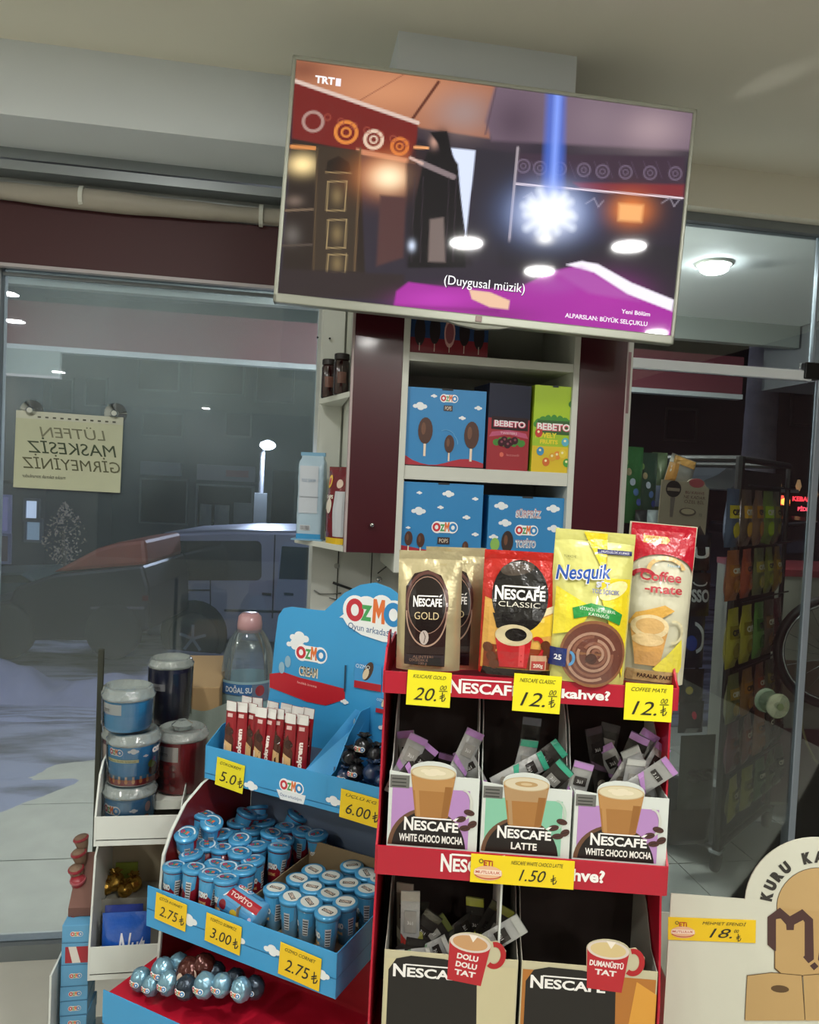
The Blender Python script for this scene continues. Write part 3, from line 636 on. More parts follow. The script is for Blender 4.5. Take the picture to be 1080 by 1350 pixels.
# picture painted on a fine grid
sx0, sx1, sz0, sz1 = -hw+bx, hw-bx, -hh+bb, hh-bt
NU, NV = 300, 170
U, Vv = np.meshgrid((np.arange(NU)+.5)/NU, (np.arange(NV)+.5)/NV)
c = np.array([(95, 58), (1030, 183), (976, 714), (52, 602)], float)
X = (1-U)*(1-Vv)*c[0, 0]+U*(1-Vv)*c[1, 0]+U*Vv*c[2, 0]+(1-U)*Vv*c[3, 0]
Y = (1-U)*(1-Vv)*c[0, 1]+U*(1-Vv)*c[1, 1]+U*Vv*c[2, 1]+(1-U)*Vv*c[3, 1]
img = np.zeros((NV, NU, 3)); img[:] = lin('2a2430')
def smooth(d, s): return np.clip(.5-d/s, 0, 1)
def pdist(pts):
    inside = np.zeros(X.shape, bool); dm = np.full(X.shape, 1e9); n = len(pts)
    for i in range(n):
        (x0, y0), (x1, y1) = pts[i], pts[(i+1) % n]
        cond = ((y0 > Y) != (y1 > Y)) & (X < (x1-x0)*(Y-y0)/((y1-y0) or 1e-9)+x0); inside ^= cond
        dx, dy = x1-x0, y1-y0; t_ = np.clip(((X-x0)*dx+(Y-y0)*dy)/(dx*dx+dy*dy), 0, 1); dm = np.minimum(dm, np.hypot(X-x0-t_*dx, Y-y0-t_*dy))
    return np.where(inside, -dm, dm)
def mix(a, col):
    global img
    col = lin(col) if isinstance(col, str) else col; img = img*(1-a[..., None])+np.array(col)*a[..., None]
def poly(pts, col, s=4, op=1): mix(smooth(pdist(pts), s)*op, col)
def ln(x0, y0, x1, y1, w, col, op=1, s=3):
    dx, dy = x1-x0, y1-y0; t_ = np.clip(((X-x0)*dx+(Y-y0)*dy)/(dx*dx+dy*dy), 0, 1); mix(smooth(np.hypot(X-x0-t_*dx, Y-y0-t_*dy)-w/2, s)*op, col)
def blob(x, y, rx, ry, col, k=1.0, op=1.0): mix(np.clip(op*np.exp(-k*(((X-x)/rx)**2+((Y-y)/ry)**2)), 0, 1), col)
def ring(x, y, r, w, col, op=1): mix(smooth(np.abs(np.hypot(X-x, Y-y)-r)-w/2, 3)*op, col)
poly([(90, 50), (560, 115), (540, 240), (380, 215), (92, 105)], 'a0664a', 6)
blob(300, 130, 150, 50, 'c88a64', 1, .8); blob(480, 180, 70, 50, '97807c', 1, .9); blob(110, 80, 50, 25, '6d3a2c', 1, .7)
poly([(555, 110), (1040, 180), (1030, 270), (545, 245), (530, 200)], '6c5a68', 10); blob(930, 220, 80, 50, 'a08a90', 1, .9); blob(600, 200, 60, 60, '4c3c4a', 1, .8); blob(800, 200, 70, 60, '85737c', 1, .6)
ln(352, 205, 420, 108, 7, '5a2c20'); ln(240, 150, 340, 90, 2, '7a4030', .8); ln(556, 120, 530, 230, 4, '54404a', .8)
poly([(90, 105), (372, 205), (366, 300), (240, 275), (84, 240)], '6a1a18', 5); ln(92, 106, 372, 203, 9, 'cdb4a8'); poly([(230, 262), (366, 290), (366, 300), (230, 275)], 'c88a6a', 4, .8)
for x_, y_, r, w, cc in ((207, 225, 24, 8, 'e08a3c'), (207, 225, 10, 5, 'e08a3c'), (270, 242, 20, 8, 'e6cdb4'), (270, 242, 8, 4, 'e6cdb4'), (330, 258, 18, 8, 'd87a34'), (330, 258, 7, 4, 'd87a34'), (132, 200, 22, 7, 'c9b0a4')): ring(x_, y_, r, w, cc, .8 if x_ > 150 else .5)
for i in range(7): ring(165+i*30, 190+i*10, 7, 3, '9a4a3a', .7)
poly([(84, 240), (240, 270), (250, 560), (60, 560)], '241a16', 5)
blob(108, 300, 30, 22, 'ffe0a0', 1, 1); ln(84, 258, 135, 262, 9, 'c88248')
poly([(140, 255), (238, 268), (225, 552), (130, 548)], '352a20', 4)
poly([(160, 318), (165, 292), (190, 280), (214, 296), (218, 320)], '15100e', 3); ln(160, 318, 218, 320, 3, '8a7450'); 
for y0, y1 in ((340, 408), (430, 496), (512, 556)):
    for a_, b_ in (((166, y0), (208, y0)), ((208, y0), (204, y1)), ((204, y1), (162, y1)), ((162, y1), (166, y0))): ln(*a_, *b_, 3, '9a845c', .9)
    blob(186, (y0+y1)/2, 12, 20, '7d6a48', 1, .8)
ln(240, 262, 226, 550, 5, '5a4630'); ln(142, 262, 132, 548, 4, '4c3c2a')
blob(90, 385, 18, 12, '6a5a50'); blob(84, 465, 18, 22, '5a5450'); ln(60, 408, 130, 405, 5, '6d5a48'); ln(60, 490, 128, 488, 5, '4a3f38')
blob(300, 325, 62, 44, 'e07a30', 1, .9); blob(305, 330, 40, 30, 'ffe8c0', 1, 1); poly([(285, 372), (345, 378), (338, 520), (276, 540)], '4c3030', 8)
poly([(345, 300), (372, 240), (470, 280), (500, 540), (345, 540)], '1e1820', 10, .8)
poly([(448, 262), (508, 268), (492, 400), (484, 470), (462, 300)], 'cfd8f0', 4); poly([(508, 262), (600, 275), (585, 540), (490, 520)], '2a2630', 8)
poly([(384, 300), (395, 270), (440, 268), (466, 300), (484, 545), (348, 545), (362, 400)], '100c12', 5)
blob(428, 236, 22, 26, '120d12', 2, 1); blob(410, 248, 10, 15, 'b08878', 1.2, 1); poly([(400, 225), (440, 222), (452, 275), (430, 285), (418, 250)], '0e0a10', 4)
ln(378, 296, 455, 330, 13, '7d6e70'); ln(355, 285, 382, 298, 7, 'c4a498'); ln(365, 260, 395, 262, 6, 'ffb070', .8); poly([(400, 430), (432, 425), (436, 532), (396, 530)], '70625e', 6)
for x_ in (365, 385, 445, 462): ln(x_, 330, x_-8, 530, 2, '3a3038', .7)
blob(358, 492, 8, 12, 'c8d4ea'); 
poly([(605, 275), (1012, 285), (1008, 385), (602, 350)], '3a2a38', 6); poly([(740, 345), (1010, 352), (1008, 382), (760, 362)], '7a2a30', 8, .9)
for x_, y_ in ((620, 305), (660, 310), (707, 312), (765, 315), (810, 319), (866, 321), (926, 323), (988, 325)): ring(x_, y_, 15, 4, '74667a', .7); ring(x_, y_, 6, 3, '74667a', .6)
for i in range(12): ln(640+i*30, 296, 655+i*30, 335, 2, '544458', .6)
ln(603, 347, 1006, 384, 4, 'e4d4dc'); ln(607, 262, 582, 535, 6, '9c9298'); 
for x0 in (770, 955, 620):
    y0 = 395 if x0 > 700 else 380
    ln(x0, y0, x0+20, y0-12, 3, '8a8490', .8); ln(x0+20, y0-12, x0+30, y0+8, 3, '8a8490', .8); ln(x0+30, y0+8, x0+42, y0-6, 3, '8a8490', .8)
for j in range(9): poly([(610+j*45, 395+j*3), (640+j*45, 400+j*3), (655+j*45, 450+j*3), (600+j*45, 445+j*3)], '2c2430', 10, .5)
poly([(60, 545), (340, 560), (340, 620), (50, 610)], '2a2022', 8); poly([(560, 480), (1000, 500), (985, 640), (560, 540)], '26222a', 14)
poly([(676, 130), (720, 135), (716, 400), (664, 395)], '4468c8', 16, .75); ln(702, 140, 690, 380, 12, '8aa8ff', .8, 16)
blob(682, 415, 88, 62, '8ab0ff', 1.2, .9)
for a in range(17):
    an = a*2*pi/17+.2*sin(a*5); rr9 = 50+22*((a*7) % 5)/5; ln(682, 418, 682+rr9*cos(an), 418+rr9*.85*sin(an), 14, 'e4eeff', .7, 16)
blob(682, 418, 62, 52, 'ffffff', 1.2, 1); blob(672, 478, 18, 12, 'ffffff', 1, 1)
blob(880, 412, 48, 36, 'e8803c', 1, .9); poly([(850, 395), (910, 400), (905, 440), (848, 436)], 'f0b070', 10, .85)
poly([(315, 640), (322, 600), (350, 578), (430, 590), (600, 598), (690, 556), (760, 540), (985, 650), (980, 720), (600, 690)], '9c2a94', 6)
blob(420, 620, 80, 22, 'b83cb0', 1, .7); blob(820, 620, 90, 50, 'a8329c', 1, .6); blob(560, 660, 90, 20, '7a2070', 1, .6); blob(700, 590, 60, 20, 'a04aa0', 1, .6); ln(320, 635, 560, 650, 6, '6a1a60', .6, 10)
poly([(722, 540), (760, 532), (800, 540), (880, 585), (985, 628), (980, 655), (870, 612), (790, 560)], 'eee6f4', 5); poly([(690, 555), (760, 545), (900, 630), (780, 610)], 'a860a8', 12, .5)
poly([(492, 598), (540, 604), (588, 625), (584, 646), (540, 640), (498, 620)], 'e0b89a', 4); 
gm = MB(); vs = [(sx0+(sx1-sx0)*i/NU, -.003, sz1-(sz1-sz0)*j/NV) for j in range(NV+1) for i in range(NU+1)]
me = bpy.data.meshes.new('screen'); fs = [(j*(NU+1)+i, (j+1)*(NU+1)+i, (j+1)*(NU+1)+i+1, j*(NU+1)+i+1) for j in range(NV) for i in range(NU)]
me.from_pydata(vs, [], fs); at_ = me.attributes.new('Col', 'FLOAT_COLOR', 'FACE')
cc = np.ones((NV*NU, 4)); cc[:, :3] = img.reshape(-1, 3); at_.data.foreach_set('color', cc.ravel().astype(np.float32))
me.materials.append(PRE); o = bpy.data.objects.new('screen', me); COL.objects.link(o); o.parent = tv
def S(x, y):   # picture position -> place on the screen
    best = np.argmin((X-x)**2+(Y-y)**2); j, i = divmod(int(best), NU); return sx0+(sx1-sx0)*(i+.5)/NU, sz1-(sz1-sz0)*(j+.5)/NV
p = Pr(.0001); a = S(160, 104); p.text('TRT', a[0], a[1], 'f4f0f0', h=.017, w=.045, bold=.04); p.text('1', a[0]+.031, a[1], 'e8e0e4', h=.0175, w=.012, bold=.08)
a = S(527, 585); p.text('(Duygusal müzik)', a[0]+.001, a[1]-.001, '2a2030', h=.021, w=.195, bold=.02); p.text('(Duygusal müzik)', a[0], a[1], 'ffffff', h=.021, w=.195)
a = S(895, 657); p.text('Yeni Bölüm', a[0]-.005, a[1], 'efe6ee', h=.010, w=.072, bold=.02); a = S(818, 673); p.text('ALPARSLAN: BÜYÜK SELÇUKLU', a[0], a[1]+.001, 'efe6ee', h=.0105, w=.205, bold=.02)
p.build('subtitles', tv, plane((0, -.0035, 0)), PRE)

# ================================================================== shelf cabinet
CY = 1.95
cb = thing('shelf_cabinet', 'white wall shelf cabinet with dark maroon doors on both sides of the open bay', 'cabinet', (0, 0, 0))
ZB = 1.364; ZT = 2.30; L0, L1 = .165, .291; R0, R1 = .772, .905
MB().box(L0, L1, CY, CY+.018, ZB, ZT).build('left_door', MAROON, cb, bevel=.001)
d2 = MB().box(R0, R1, CY, CY+.018, ZB-.05, ZT).build('right_door', MAROON, cb, bevel=.001)
MB().box(L0-.006, L0, CY+.0, CY+.022, ZB, ZT).build('edge_band', mat('edge_pale', 'a89a98', .5), cb); MB().box(R1, R1+.004, CY+.0, CY+.022, ZB-.05, ZT).build('edge_band', mat('edge_pale', 'a89a98', .5), cb)
kp = onY(490, 692, CY); MB().lathe([(.002, 0), (.005, .002), (.0062, .008), (.005, .014), (.001, .015)], c=(kp.x, CY-.0, kp.z), M=Matrix.Rotation(pi/2, 4, 'X'), n=14).build('door_knob', CHROME, cb, smooth=True)
MB().box(L0, L0+.016, CY+.018, 2.24, ZB, ZT).box(R1-.016, R1, CY+.018, 2.24, ZB-.05, ZT).build('side_panel', WHITE, cb)
MB().box(L1, L1+.017, CY, 2.23, ZB-.05, ZT).build('divider', WHITE, cb, bevel=.001); MB().box(R0-.017, R0, CY, 2.23, ZB-.05, ZT).build('divider', WHITE, cb, bevel=.001)
MB().box(L1+.017, R0-.017, 2.215, 2.235, ZB-.05, ZT).build('back_panel', mat('cabinet_back', 'b4b7ae', .6), cb)
MB().box(L0+.016, R1-.016, CY+.02, 2.235, ZB, ZB+.018).build('shelf', WHITE, cb); MB().box(L0, R1, CY+.01, 2.235, ZT-.018, ZT).build('shelf', WHITE, cb)
zsh = []
for q in ((541, 464, 478), (536, 611, 632)):
    z1_ = onY(650, q[1]+8, CY+.004).z; z0_ = z1_-(.022 if q[0] == 541 else .036); zsh.append(z1_)
    MB().box(L1+.017, R0-.017, CY+.004, 2.215, z0_, z1_).build('shelf', WHITE, cb, bevel=.001)
zl = ZB+.018-.03
MB().box(L1+.017, R0-.017, CY+.004, 2.215, zl-.02, zl).build('shelf', WHITE, cb)
# end shelves, cut to a triangle, against the pier
cs = thing('corner_shelf', 'white end shelf unit with two triangular boards left of the maroon door', 'shelf', (0, 0, 0))
MB().box(PX0+.005, L0-.007, 2.225, 2.2385, ZB, 2.30).build('back_panel', mat('panel_white', 'c4c8c0', .55), cs)
zu = onY(461, 516, CY+.01).z
for z_ in (zu, ZB+.015):
    xl = PX0+.0 if z_ > 1.5 else PX0-.055
    MB().prism([(L0-.007, CY+.002), (L0-.007, 2.225), (xl+.01, 2.225), (xl, 2.19)], z_-.015, z_, 'z').build('shelf', WHITE, cs, bevel=.001)
for i, (x_, z_) in enumerate(((.08, 1.955), (.115, 1.955))): MB().lathe([(.003, 0), (.003, .012)], c=(x_, 2.225, z_), M=Matrix.Rotation(pi/2, 4, 'X'), n=8).build('shelf_pin', CHROME, cs)
# dark jars on the upper triangle
jg = mat('dark_jar', '2a0f10', .12, coat=.5); jl = mat('jar_lid', '1b1414', .35)
for i, (x_, y_, lb) in enumerate(((.142, 2.06, 'nearer of two dark jars on the upper triangular shelf, by the maroon door'), (.115, 2.17, 'rear one of two dark jars on the upper triangular shelf, against the white panel'))):
    t = thing('jar', lb, 'jar', (x_, y_, zu), group='dark jars on the end shelf')
    MB().lathe([(.019, 0), (.021, .004), (.021, .085), (.018, .094)], n=22).build('glass_body', jg, t, smooth=True)
    MB().lathe([(.0195, .094), (.0205, .096), (.0205, .108), (.019, .110)], n=22).build('lid', jl, t)
    p = Pr(.0001); p.rect(-.012, .03, .012, .06, '6d4a40'); p.build('print', t, cylmap(.0212), PRG, cuts=(.004, 0))

# ---- pillow pouch builder
def pouch_fn(w, h, T, seed=0, wr=.0012, bot=.75, tops=.93, taper=0):
    def f(x, z, side, off=0):
        u = 2*x/w; v = z/h
        u = max(-1, min(1, u)); v = max(0, min(1, v))
        g = 1.0
        if v > .45: g = max(0, (tops-v)/(tops-.45))**.65 if v < tops else 0
        if v < .2: g = bot+(1-bot)*(v/.2)
        t_ = T*(1-abs(u)**3.2)**.8*g
        wv = wr*mnoise.noise(Vector((x*34+seed, z*26, seed)))*(1 if abs(u) < .98 else .4)
        bow = .003*sin(pi*v)*sin(seed+u*2)
        return Vector((x*(1-taper*v), side*(t_+.0006)+wv+bow*.5+side*off, z))
    return f
def pouch(name, label, fr, px0, px1, pzt, pzb, ly, m, T=.02, seed=0, group=None, tilt=0, yaw=0, roll=0, cat='pouch', wr=.0012, w=None, h=None, back=None, y0=None):
    """placed by its outline in frame fr at depth ly"""
    if w is None: xa, _ = fr.px(px0, (pzt+pzb)/2, ly); xb, _ = fr.px(px1, (pzt+pzb)/2, ly); w = xb-xa
    zb_ = fr.px((px0+px1)/2, pzb, ly)[1]; zt_ = fr.px((px0+px1)/2, pzt, ly)[1]
    if h is None: h = (zt_-zb_)/cos(radians(tilt))
    xc = fr.px((px0+px1)/2, pzb, ly)[0]
    t = thing(name, label, cat, M=FM(fr, xc, ly, zb_, tilt, yaw, roll), group=group)
    f = pouch_fn(w, h, T, seed, wr)
    mb = MB(); nu, nv = 22, 34
    F1 = lambda u, v: f((u-.5)*w, v*h, -1); F2 = lambda u, v: f((u-.5)*w, v*h, 1)
    mb.grid(F1, nu, nv); mb.grid(F2, nu, nv)
    fr_ = [F1(i/nu, 0) for i in range(nu+1)]; bk_ = [F2(i/nu, 0) for i in range(nu+1)]
    mb.add(fr_+bk_, [(i, i+1, nu+2+i, nu+1+i) for i in range(nu)])
    mb.build('bag', m, t, smooth=True)
    MB().grid(lambda u, v: f((u-.5)*w, h*(.93+.07*v), -1, .0008)+Vector((0, -.0003*sin(v*40), 0)), 16, 6).build('top_seal', back or m, t, smooth=True)
    PM = lambda u, v, k: f(u, v, -1, k*4+.0014)
    return t, w, h, PM
# ================================================================== red coffee display
NF = Fr(atD(508, 884, 1.13), -13)
xr = NF.px(893, 905, 0)[0]
ns = thing('coffee_display', 'red cardboard coffee display with three tiers and white lettering on the lips', 'display stand', NF.o, NF.a)
zl1t, zl1b = 0.0, NF.px(508, 913, 0)[1]
z2t, z2b = NF.px(503, 1114, 0)[1], NF.px(503, 1152, 0)[1]
D_ = .20
def lip(z0, z1, nm): return MB().box(0, xr, -.002, .001, z0, z1).box(0, xr, .0, D_, z0+.004, z0+.007).build(nm, RED, ns, bevel=.0006)
lip(zl1b, zl1t, 'top_lip'); lip(z2b, z2t, 'middle_lip')
z3b = z2b-.30
lip(z3b, z3b+.035, 'lower_lip')
# side panels with stepped front edges
sp_ = [(0, zl1b), (0, zl1t), (.012, zl1t+.008), (.03, zl1t+.028), (.05, zl1t+.03), (.06, zl1t+.045), (.09, zl1t+.045), (.1, zl1t+.02), (D_, zl1t+.02), (D_, -NF.o.z), (-.0, -NF.o.z), (-.0, z3b+.035), (.0, z2b-.17), (.024, z2b-.02), (.024, z2b), (0, z2b), (0, z2t), (.022, z2t+.03), (.03, zl1b-.02), (.02, zl1b)]
for x_, nm in ((-.003, 'side_panel'), (xr-.0, 'side_panel')): MB().prism(sp_, x_, x_+.003, 'x').build(nm, RED, ns)
MB().box(0, xr, D_-.003, D_, -NF.o.z, zl1t+.015).build('back_panel', DARK, ns)
MB().box(xr*.44, xr*.44+.003, .01, D_-.003, z3b+.01, z2b).build('divider', CARD, ns)
p = Pr()
h1 = zl1t-zl1b
ax = NF.px(594, 905, 0)[0]; bx_ = NF.px(678, 912, 0)[0]; nes(p, (ax+bx_)/2+.004, (zl1t+zl1b)/2-.001, bx_-ax+.012, h=h1*.52)
ax = NF.px(740, 917, 0)[0]; bx_ = NF.px(804, 920, 0)[0]; p.text('kahve?', ax, (zl1t+zl1b)/2, 'f4f2ee', h=h1*.42, w=bx_-ax, al='l', bold=.035)
h2 = z2t-z2b
ax = NF.px(581, 1142, 0)[0]; nes(p, ax+.048, (z2t+z2b)/2+.002, .096, h=h2*.5)
bx_ = NF.px(797, 1156, 0)[0]; p.text('kahve?', bx_, (z2t+z2b)/2+.001, 'f4f2ee', h=h2*.42, w=.072, al='r', bold=.035)
p.build('lettering', ns, plane((0, -.002, 0)))
def lab(frm, c, w_px, lb, ly=-.0045, asp=.8, tilt=0, roll=0, **k):
    x_, z_ = frm.px(*c, ly); a_ = frm.px(c[0]-w_px/2, c[1], ly)[0]; b_ = frm.px(c[0]+w_px/2, c[1], ly)[0]; w_ = b_-a_
    return price('price_label', lb, FM(frm, x_, ly, z_, tilt, 0, roll), w_, w_*asp, **k)
lab(NF, (565.5, 908), 58, 'yellow label marked 20 on the top red lip, below the gold pouches', top='KILICAFE GOLD', big='20.', roll=1)
lab(NF, (708, 914.5), 63, 'yellow label marked 12 in the middle of the top red lip', top='NESCAFE CLASSIC', big='12.', roll=1)
lab(NF, (855, 926), 63, 'yellow label marked 12 at the right end of the top red lip', top='COFFEE MATE', big='12.', roll=0)
lab(NF, (688.5, 1149), 137, 'wide yellow label marked 1.50 on the middle red lip', ly=-.005, asp=.28, top='NESCAFE WHITE CHOCO LATTE', big='1.50', sup=False, logo=True, col='f2d51a')

# ---- pouches on the top tier
GOLD = mat('gold_foil', 'd2c69c', .26, .55, bump=.35, bscale=30); 
def goldprint(w, h):
    p = Pr(); s = w/.095
    x = -.003*s
    p.poly([(x-.032*s, h*.10), (x+.028*s, h*.09), (x+.03*s, h*.6), (x+.02*s, h*.70), (x, h*.735), (x-.02*s, h*.71), (x-.032*s, h*.62)], '2c1a18')
    p.arc(x, h*.52, .032*s, .037*s, .004*s, '5a3a34'); p.ell(x, h*.5, .0285*s, .034*s, '9a7a6a'); p.ell(x, h*.5, .0275*s, .033*s, '1d1413')
    p.arc(x, h*.46, .031*s, .042*s, .002*s, 'a88a78', 180, 360)
    nes(p, x+.001, h*.52, .043*s, h=.0105*s); p.text('GOLD', x, h*.43, 'cbb98f', h=.0085*s, w=.036*s)
    p.ell(x-.003*s, h*.285, .0068*s, .0085*s, 'b9aca4', 14); p.line([(x-.003*s, h*.25), (x-.001*s, h*.29), (x-.004*s, h*.32)], .001, '4a3430')
    p.poly([(x-.030*s, h*.105), (x+.027*s, h*.095), (x+.027*s, h*.17), (x-.030*s, h*.17)], '2a1c22')
    for k, (tt, ww) in enumerate((('ALINTERI', .03), ('ÇEKİRDEK KAHVE', .04), ('100 g', .012))): p.text(tt, x-.004*s, h*(.155-.022*k), '8a6a58', h=.003*s, w=ww*s)
    p.rect(x+.004*s, h*.10, x+.022*s, h*.15, '1a1214'); 
    for i, (V_, F_, c_, k_) in enumerate(p.items):
        V_ = V_.copy(); V_[:, 1] = h*.04+(V_[:, 1]-h*.09)*1.24; p.items[i] = (V_, F_, c_, k_)
    p.text('TURKISH', x+.02*s, h*.89, '8f8158', h=.003*s, w=.014*s)
    return p
ly = .03
t, w, h, PM = pouch('coffee_pouch', 'front gold foil coffee pouch with a dark oval, leftmost on the top tier', NF, 522, 606, 727, 882, ly, GOLD, T=.02, seed=1, tilt=-4, roll=-1.2, group='gold coffee pouches')
goldprint(w, h).build('print', t, PM, PRG, cuts=(.008, .01))
t, w, h, PM = pouch('coffee_pouch', 'second gold foil coffee pouch, half hidden behind the front one', NF, 560, 634, 722, 880, .075, GOLD, T=.02, seed=4, tilt=-3, roll=-1, w=.095, group='gold coffee pouches')
goldprint(w, h).build('print', t, PM, PRG, cuts=(.008, .01))
REDP = mat('red_pouch', 'c02a22', .22, .15, coat=.6, bump=.6, bscale=34)
t, w, h, PM = pouch('coffee_pouch', 'red coffee pouch with a black disc and a red mug picture', NF, 630, 731, 727, 888, .022, REDP, T=.022, seed=8, tilt=-3, roll=.5, wr=.002)
p = Pr(); s = w/2
def B(x, y, img0=620, scx=6.75, x0=636, x1=733):   # helper kept simple: local fractions
    return 0
p.poly([(-s*.96, h*.05), (s*.86, h*.05), (s*.93, h*.56), (s*.2, h*.5), (-s*.93, h*.62)], 'd9a650'); p.poly([(-s*.9, h*.06), (s*.82, h*.06), (s*.85, h*.22), (-s*.9, h*.25)], '8a3a1c')
p.poly([(s*.1, h*.3), (s*.88, h*.34), (s*.93, h*.52), (s*.3, h*.44)], 'e6c23a'); p.poly([(-s*.2, h*.40), (s*.85, h*.52), (s*.88, h*.58), (s*.2, h*.50)], 'e4d8b0')
p.ell(-s*.03, h*.64, s*.73, h*.29, '191716', 36); p.ell(-s*.12, h*.86, s*.45, h*.055, '4a4038', 20, rot=.2); p.poly([(-s*.72, h*.5), (s*.4, h*.42), (-s*.35, h*.36), (-s*.6, h*.38)], '191716')
p.poly([(-s*.62, h*.30), (s*.32, h*.30), (s*.22, h*.07), (-s*.48, h*.07)], 'b81e24'); p.rect(s*.0, h*.08, s*.14, h*.27, 'd8484a')
p.ell(-s*.15, h*.33, s*.48, h*.085, 'cdbf98', 30); p.ell(-s*.1, h*.335, s*.28, h*.052, '15110f', 24); p.arc(s*.45, h*.24, s*.22, h*.09, s*.1, 'b81e24', -110, 120)
p.poly([(-s*.95, h*.0), (s*.85, h*.0), (s*.85, h*.055), (-s*.9, h*.06)], '1e1210')
for q in ((-.7, .15), (-.8, .22), (-.62, .09), (.75, .2), (.68, .26)): p.ell(s*q[0], h*q[1], s*.13, h*.04, '5e3018', 14, rot=.6)
nes(p, -s*.03, h*.655, s*1.32, h=h*.09); p.text('CLASSIC', -s*.05, h*.575, 'd8d4c4', h=h*.04, w=s*1.08)
p.rect(s*.3, h*.06, s*.72, h*.18, 'c8a080'); p.rect(s*.33, h*.065, s*.69, h*.135, 'b04038'); p.text('200g', s*.51, h*.1, 'e8d8c8', h=h*.03, bold=.03)
p.build('print', t, PM, PRC, cuts=(.009, .009))
YEL = mat('pale_yellow_pouch', 'd6d47c', .25, .1, coat=.5, bump=.35, bscale=24)
t, w, h, PM = pouch('cocoa_pouch', 'tall pale yellow cocoa drink pouch with a chocolate swirl', NF, 716, 822, 700, 897, .018, YEL, T=.026, seed=12, tilt=-3, roll=2.2, wr=.0016)
p = Pr(); s = w/2
p.poly([(-s*.3, h*.99), (s*.3, h*.99), (s*.15, h*.6), (s*.9, h*.05), (s*.94, h*.5), (s*.94, h*.7), (s*.3, h*.7)], 'e8d22a'); p.poly([(-s*.9, h*.62), (s*.0, h*.5), (-s*.3, h*.35), (-s*.9, h*.3)], 'ead93a')
p.ell(s*.5, h*.62, s*.4, h*.05, 'f3e9a0', 18, rot=.5); p.rect(s*.05, h*.855, s*.93, h*.885, '1e2460'); p.text('MUTLULUK KUPASI', s*.5, h*.87, 'd8d8e8', h=h*.014, w=s*.7)
p.text('TÜRKİYE', -s*.62, h*.82, '4a4a30', h=h*.014, w=s*.3)
p.text('Nesquik', -s*.27, h*.73, 'f4f2ea', h=h*.098, w=s*1.4, bold=.06, shear=.25, rot=.1); p.text('Nesquik', -s*.27, h*.73, '1f50a8', h=h*.095, w=s*1.36, bold=.02, shear=.25, rot=.1)
p.text('SÜT', s*.22, h*.655, 'c8cce0', h=h*.038, bold=.05); p.text('TOZ İÇECEK', s*.3, h*.61, '8a90b4', h=h*.028, w=s*.7, bold=.03)
gp = []; 
p.poly([(-s*.5, h*.49), (-s*.05, h*.53), (s*.45, h*.51), (s*.75, h*.47), (s*.7, h*.40), (s*.4, h*.43), (s*.0, h*.455), (-s*.45, h*.42)], '2f9244'); p.text('VİTAMİN VE MİNERAL', s*.12, h*.487, 'e4f0dc', h=h*.02, w=s*.9, rot=-.05); p.text('KAYNAĞI', s*.15, h*.455, 'e4f0dc', h=h*.02, w=s*.5, rot=-.1)
p.ell(s*.1, h*.2, s*.82, h*.22, '8f6040', 36); p.ell(s*.1, h*.2, s*.76, h*.2, '6d4236', 36)
for k in range(6): p.arc(s*(.06+.02*k), h*(.18+.006*k), s*(.62-.1*k), h*(.165-.027*k), s*.07, 'b08a74' if k % 2 == 0 else '8a5c4a', 20+70*k, 300+70*k, 26)
p.ell(s*.05, h*.17, s*.14, h*.035, '4a2a22', 18)
p.rect(-s*.95, h*.10, -s*.55, h*.22, '20306e'); p.text('25', -s*.75, h*.16, 'e8e8f0', h=h*.035, bold=.03); p.arc(-s*.48, h*.16, s*.14, h*.05, s*.07, '5a98c8', -90, 90)
p.build('print', t, PM, PRC, cuts=(.009, .009))
WHP = mat('white_pouch', 'd2cfb4', .28, .05, coat=.4, bump=.5, bscale=18)
t, w, h, PM = pouch('creamer_pouch', 'tall coffee creamer pouch with red top, rightmost on the top tier', NF, 811, 900, 690, 898, .05, WHP, T=.026, seed=17, tilt=-2, roll=2.6, wr=.0022)
p = Pr(); s = w/2
pts = [(-s*.96, h*.995), (s*.96, h*.995), (s*.95, h*.69)]+[(s*.95*cos(a_)*1.0+s*.0, h*.69+h*.12*sin(a_)) for a_ in [pi*k/14 for k in range(1, 14)]]+[(-s*.95, h*.69)]
p.poly(pts, 'b51a2c'); p.poly([(-s*.6, h*.925), (s*.1, h*.925), (s*.2, h*.9), (s*.1, h*.875), (-s*.6, h*.875)], 'd9b060'); p.text('KAHVENİZE', -s*.2, h*.91, '8a3a28', h=h*.011, w=s*.5); p.text('Lezzet Katar', -s*.2, h*.89, 'a04a38', h=h*.011, w=s*.4)
p.arc(s*.1, h*.71, s*.58, h*.09, s*.12, 'd8b478', 10, 200); p.arc(-s*.55, h*.66, s*.36, h*.055, s*.12, 'b02838', 20, 180)
p.text('Nestlé', s*.32, h*.745, '5a90b0', h=h*.015, w=s*.38)
p.text('Coffee', -s*.05, h*.675, 'b8303c', h=h*.06, w=s*1.2, bold=.02); p.text('-mate', s*.05, h*.60, 'b8303c', h=h*.055, w=s*1.1, bold=.02)
p.poly([(-s*.9, h*.36), (-s*.7, h*.44), (s*.1, h*.5), (s*.4, h*.47), (-s*.1, h*.40)], 'd8a850')
p.poly([(-s*.8, h*.35), (s*.25, h*.35), (s*.1, h*.12), (-s*.6, h*.12)], 'cf9c58'); p.ell(-s*.27, h*.36, s*.53, h*.075, 'e4cfa0', 30); p.ell(-s*.27, h*.365, s*.4, h*.05, 'd6ae70', 26); p.ell(-s*.3, h*.28, s*.45, h*.04, 'dcc08c', 26); p.arc(s*.42, h*.34, s*.3, h*.075, s*.07, 'd8cfa8', -100, 110)
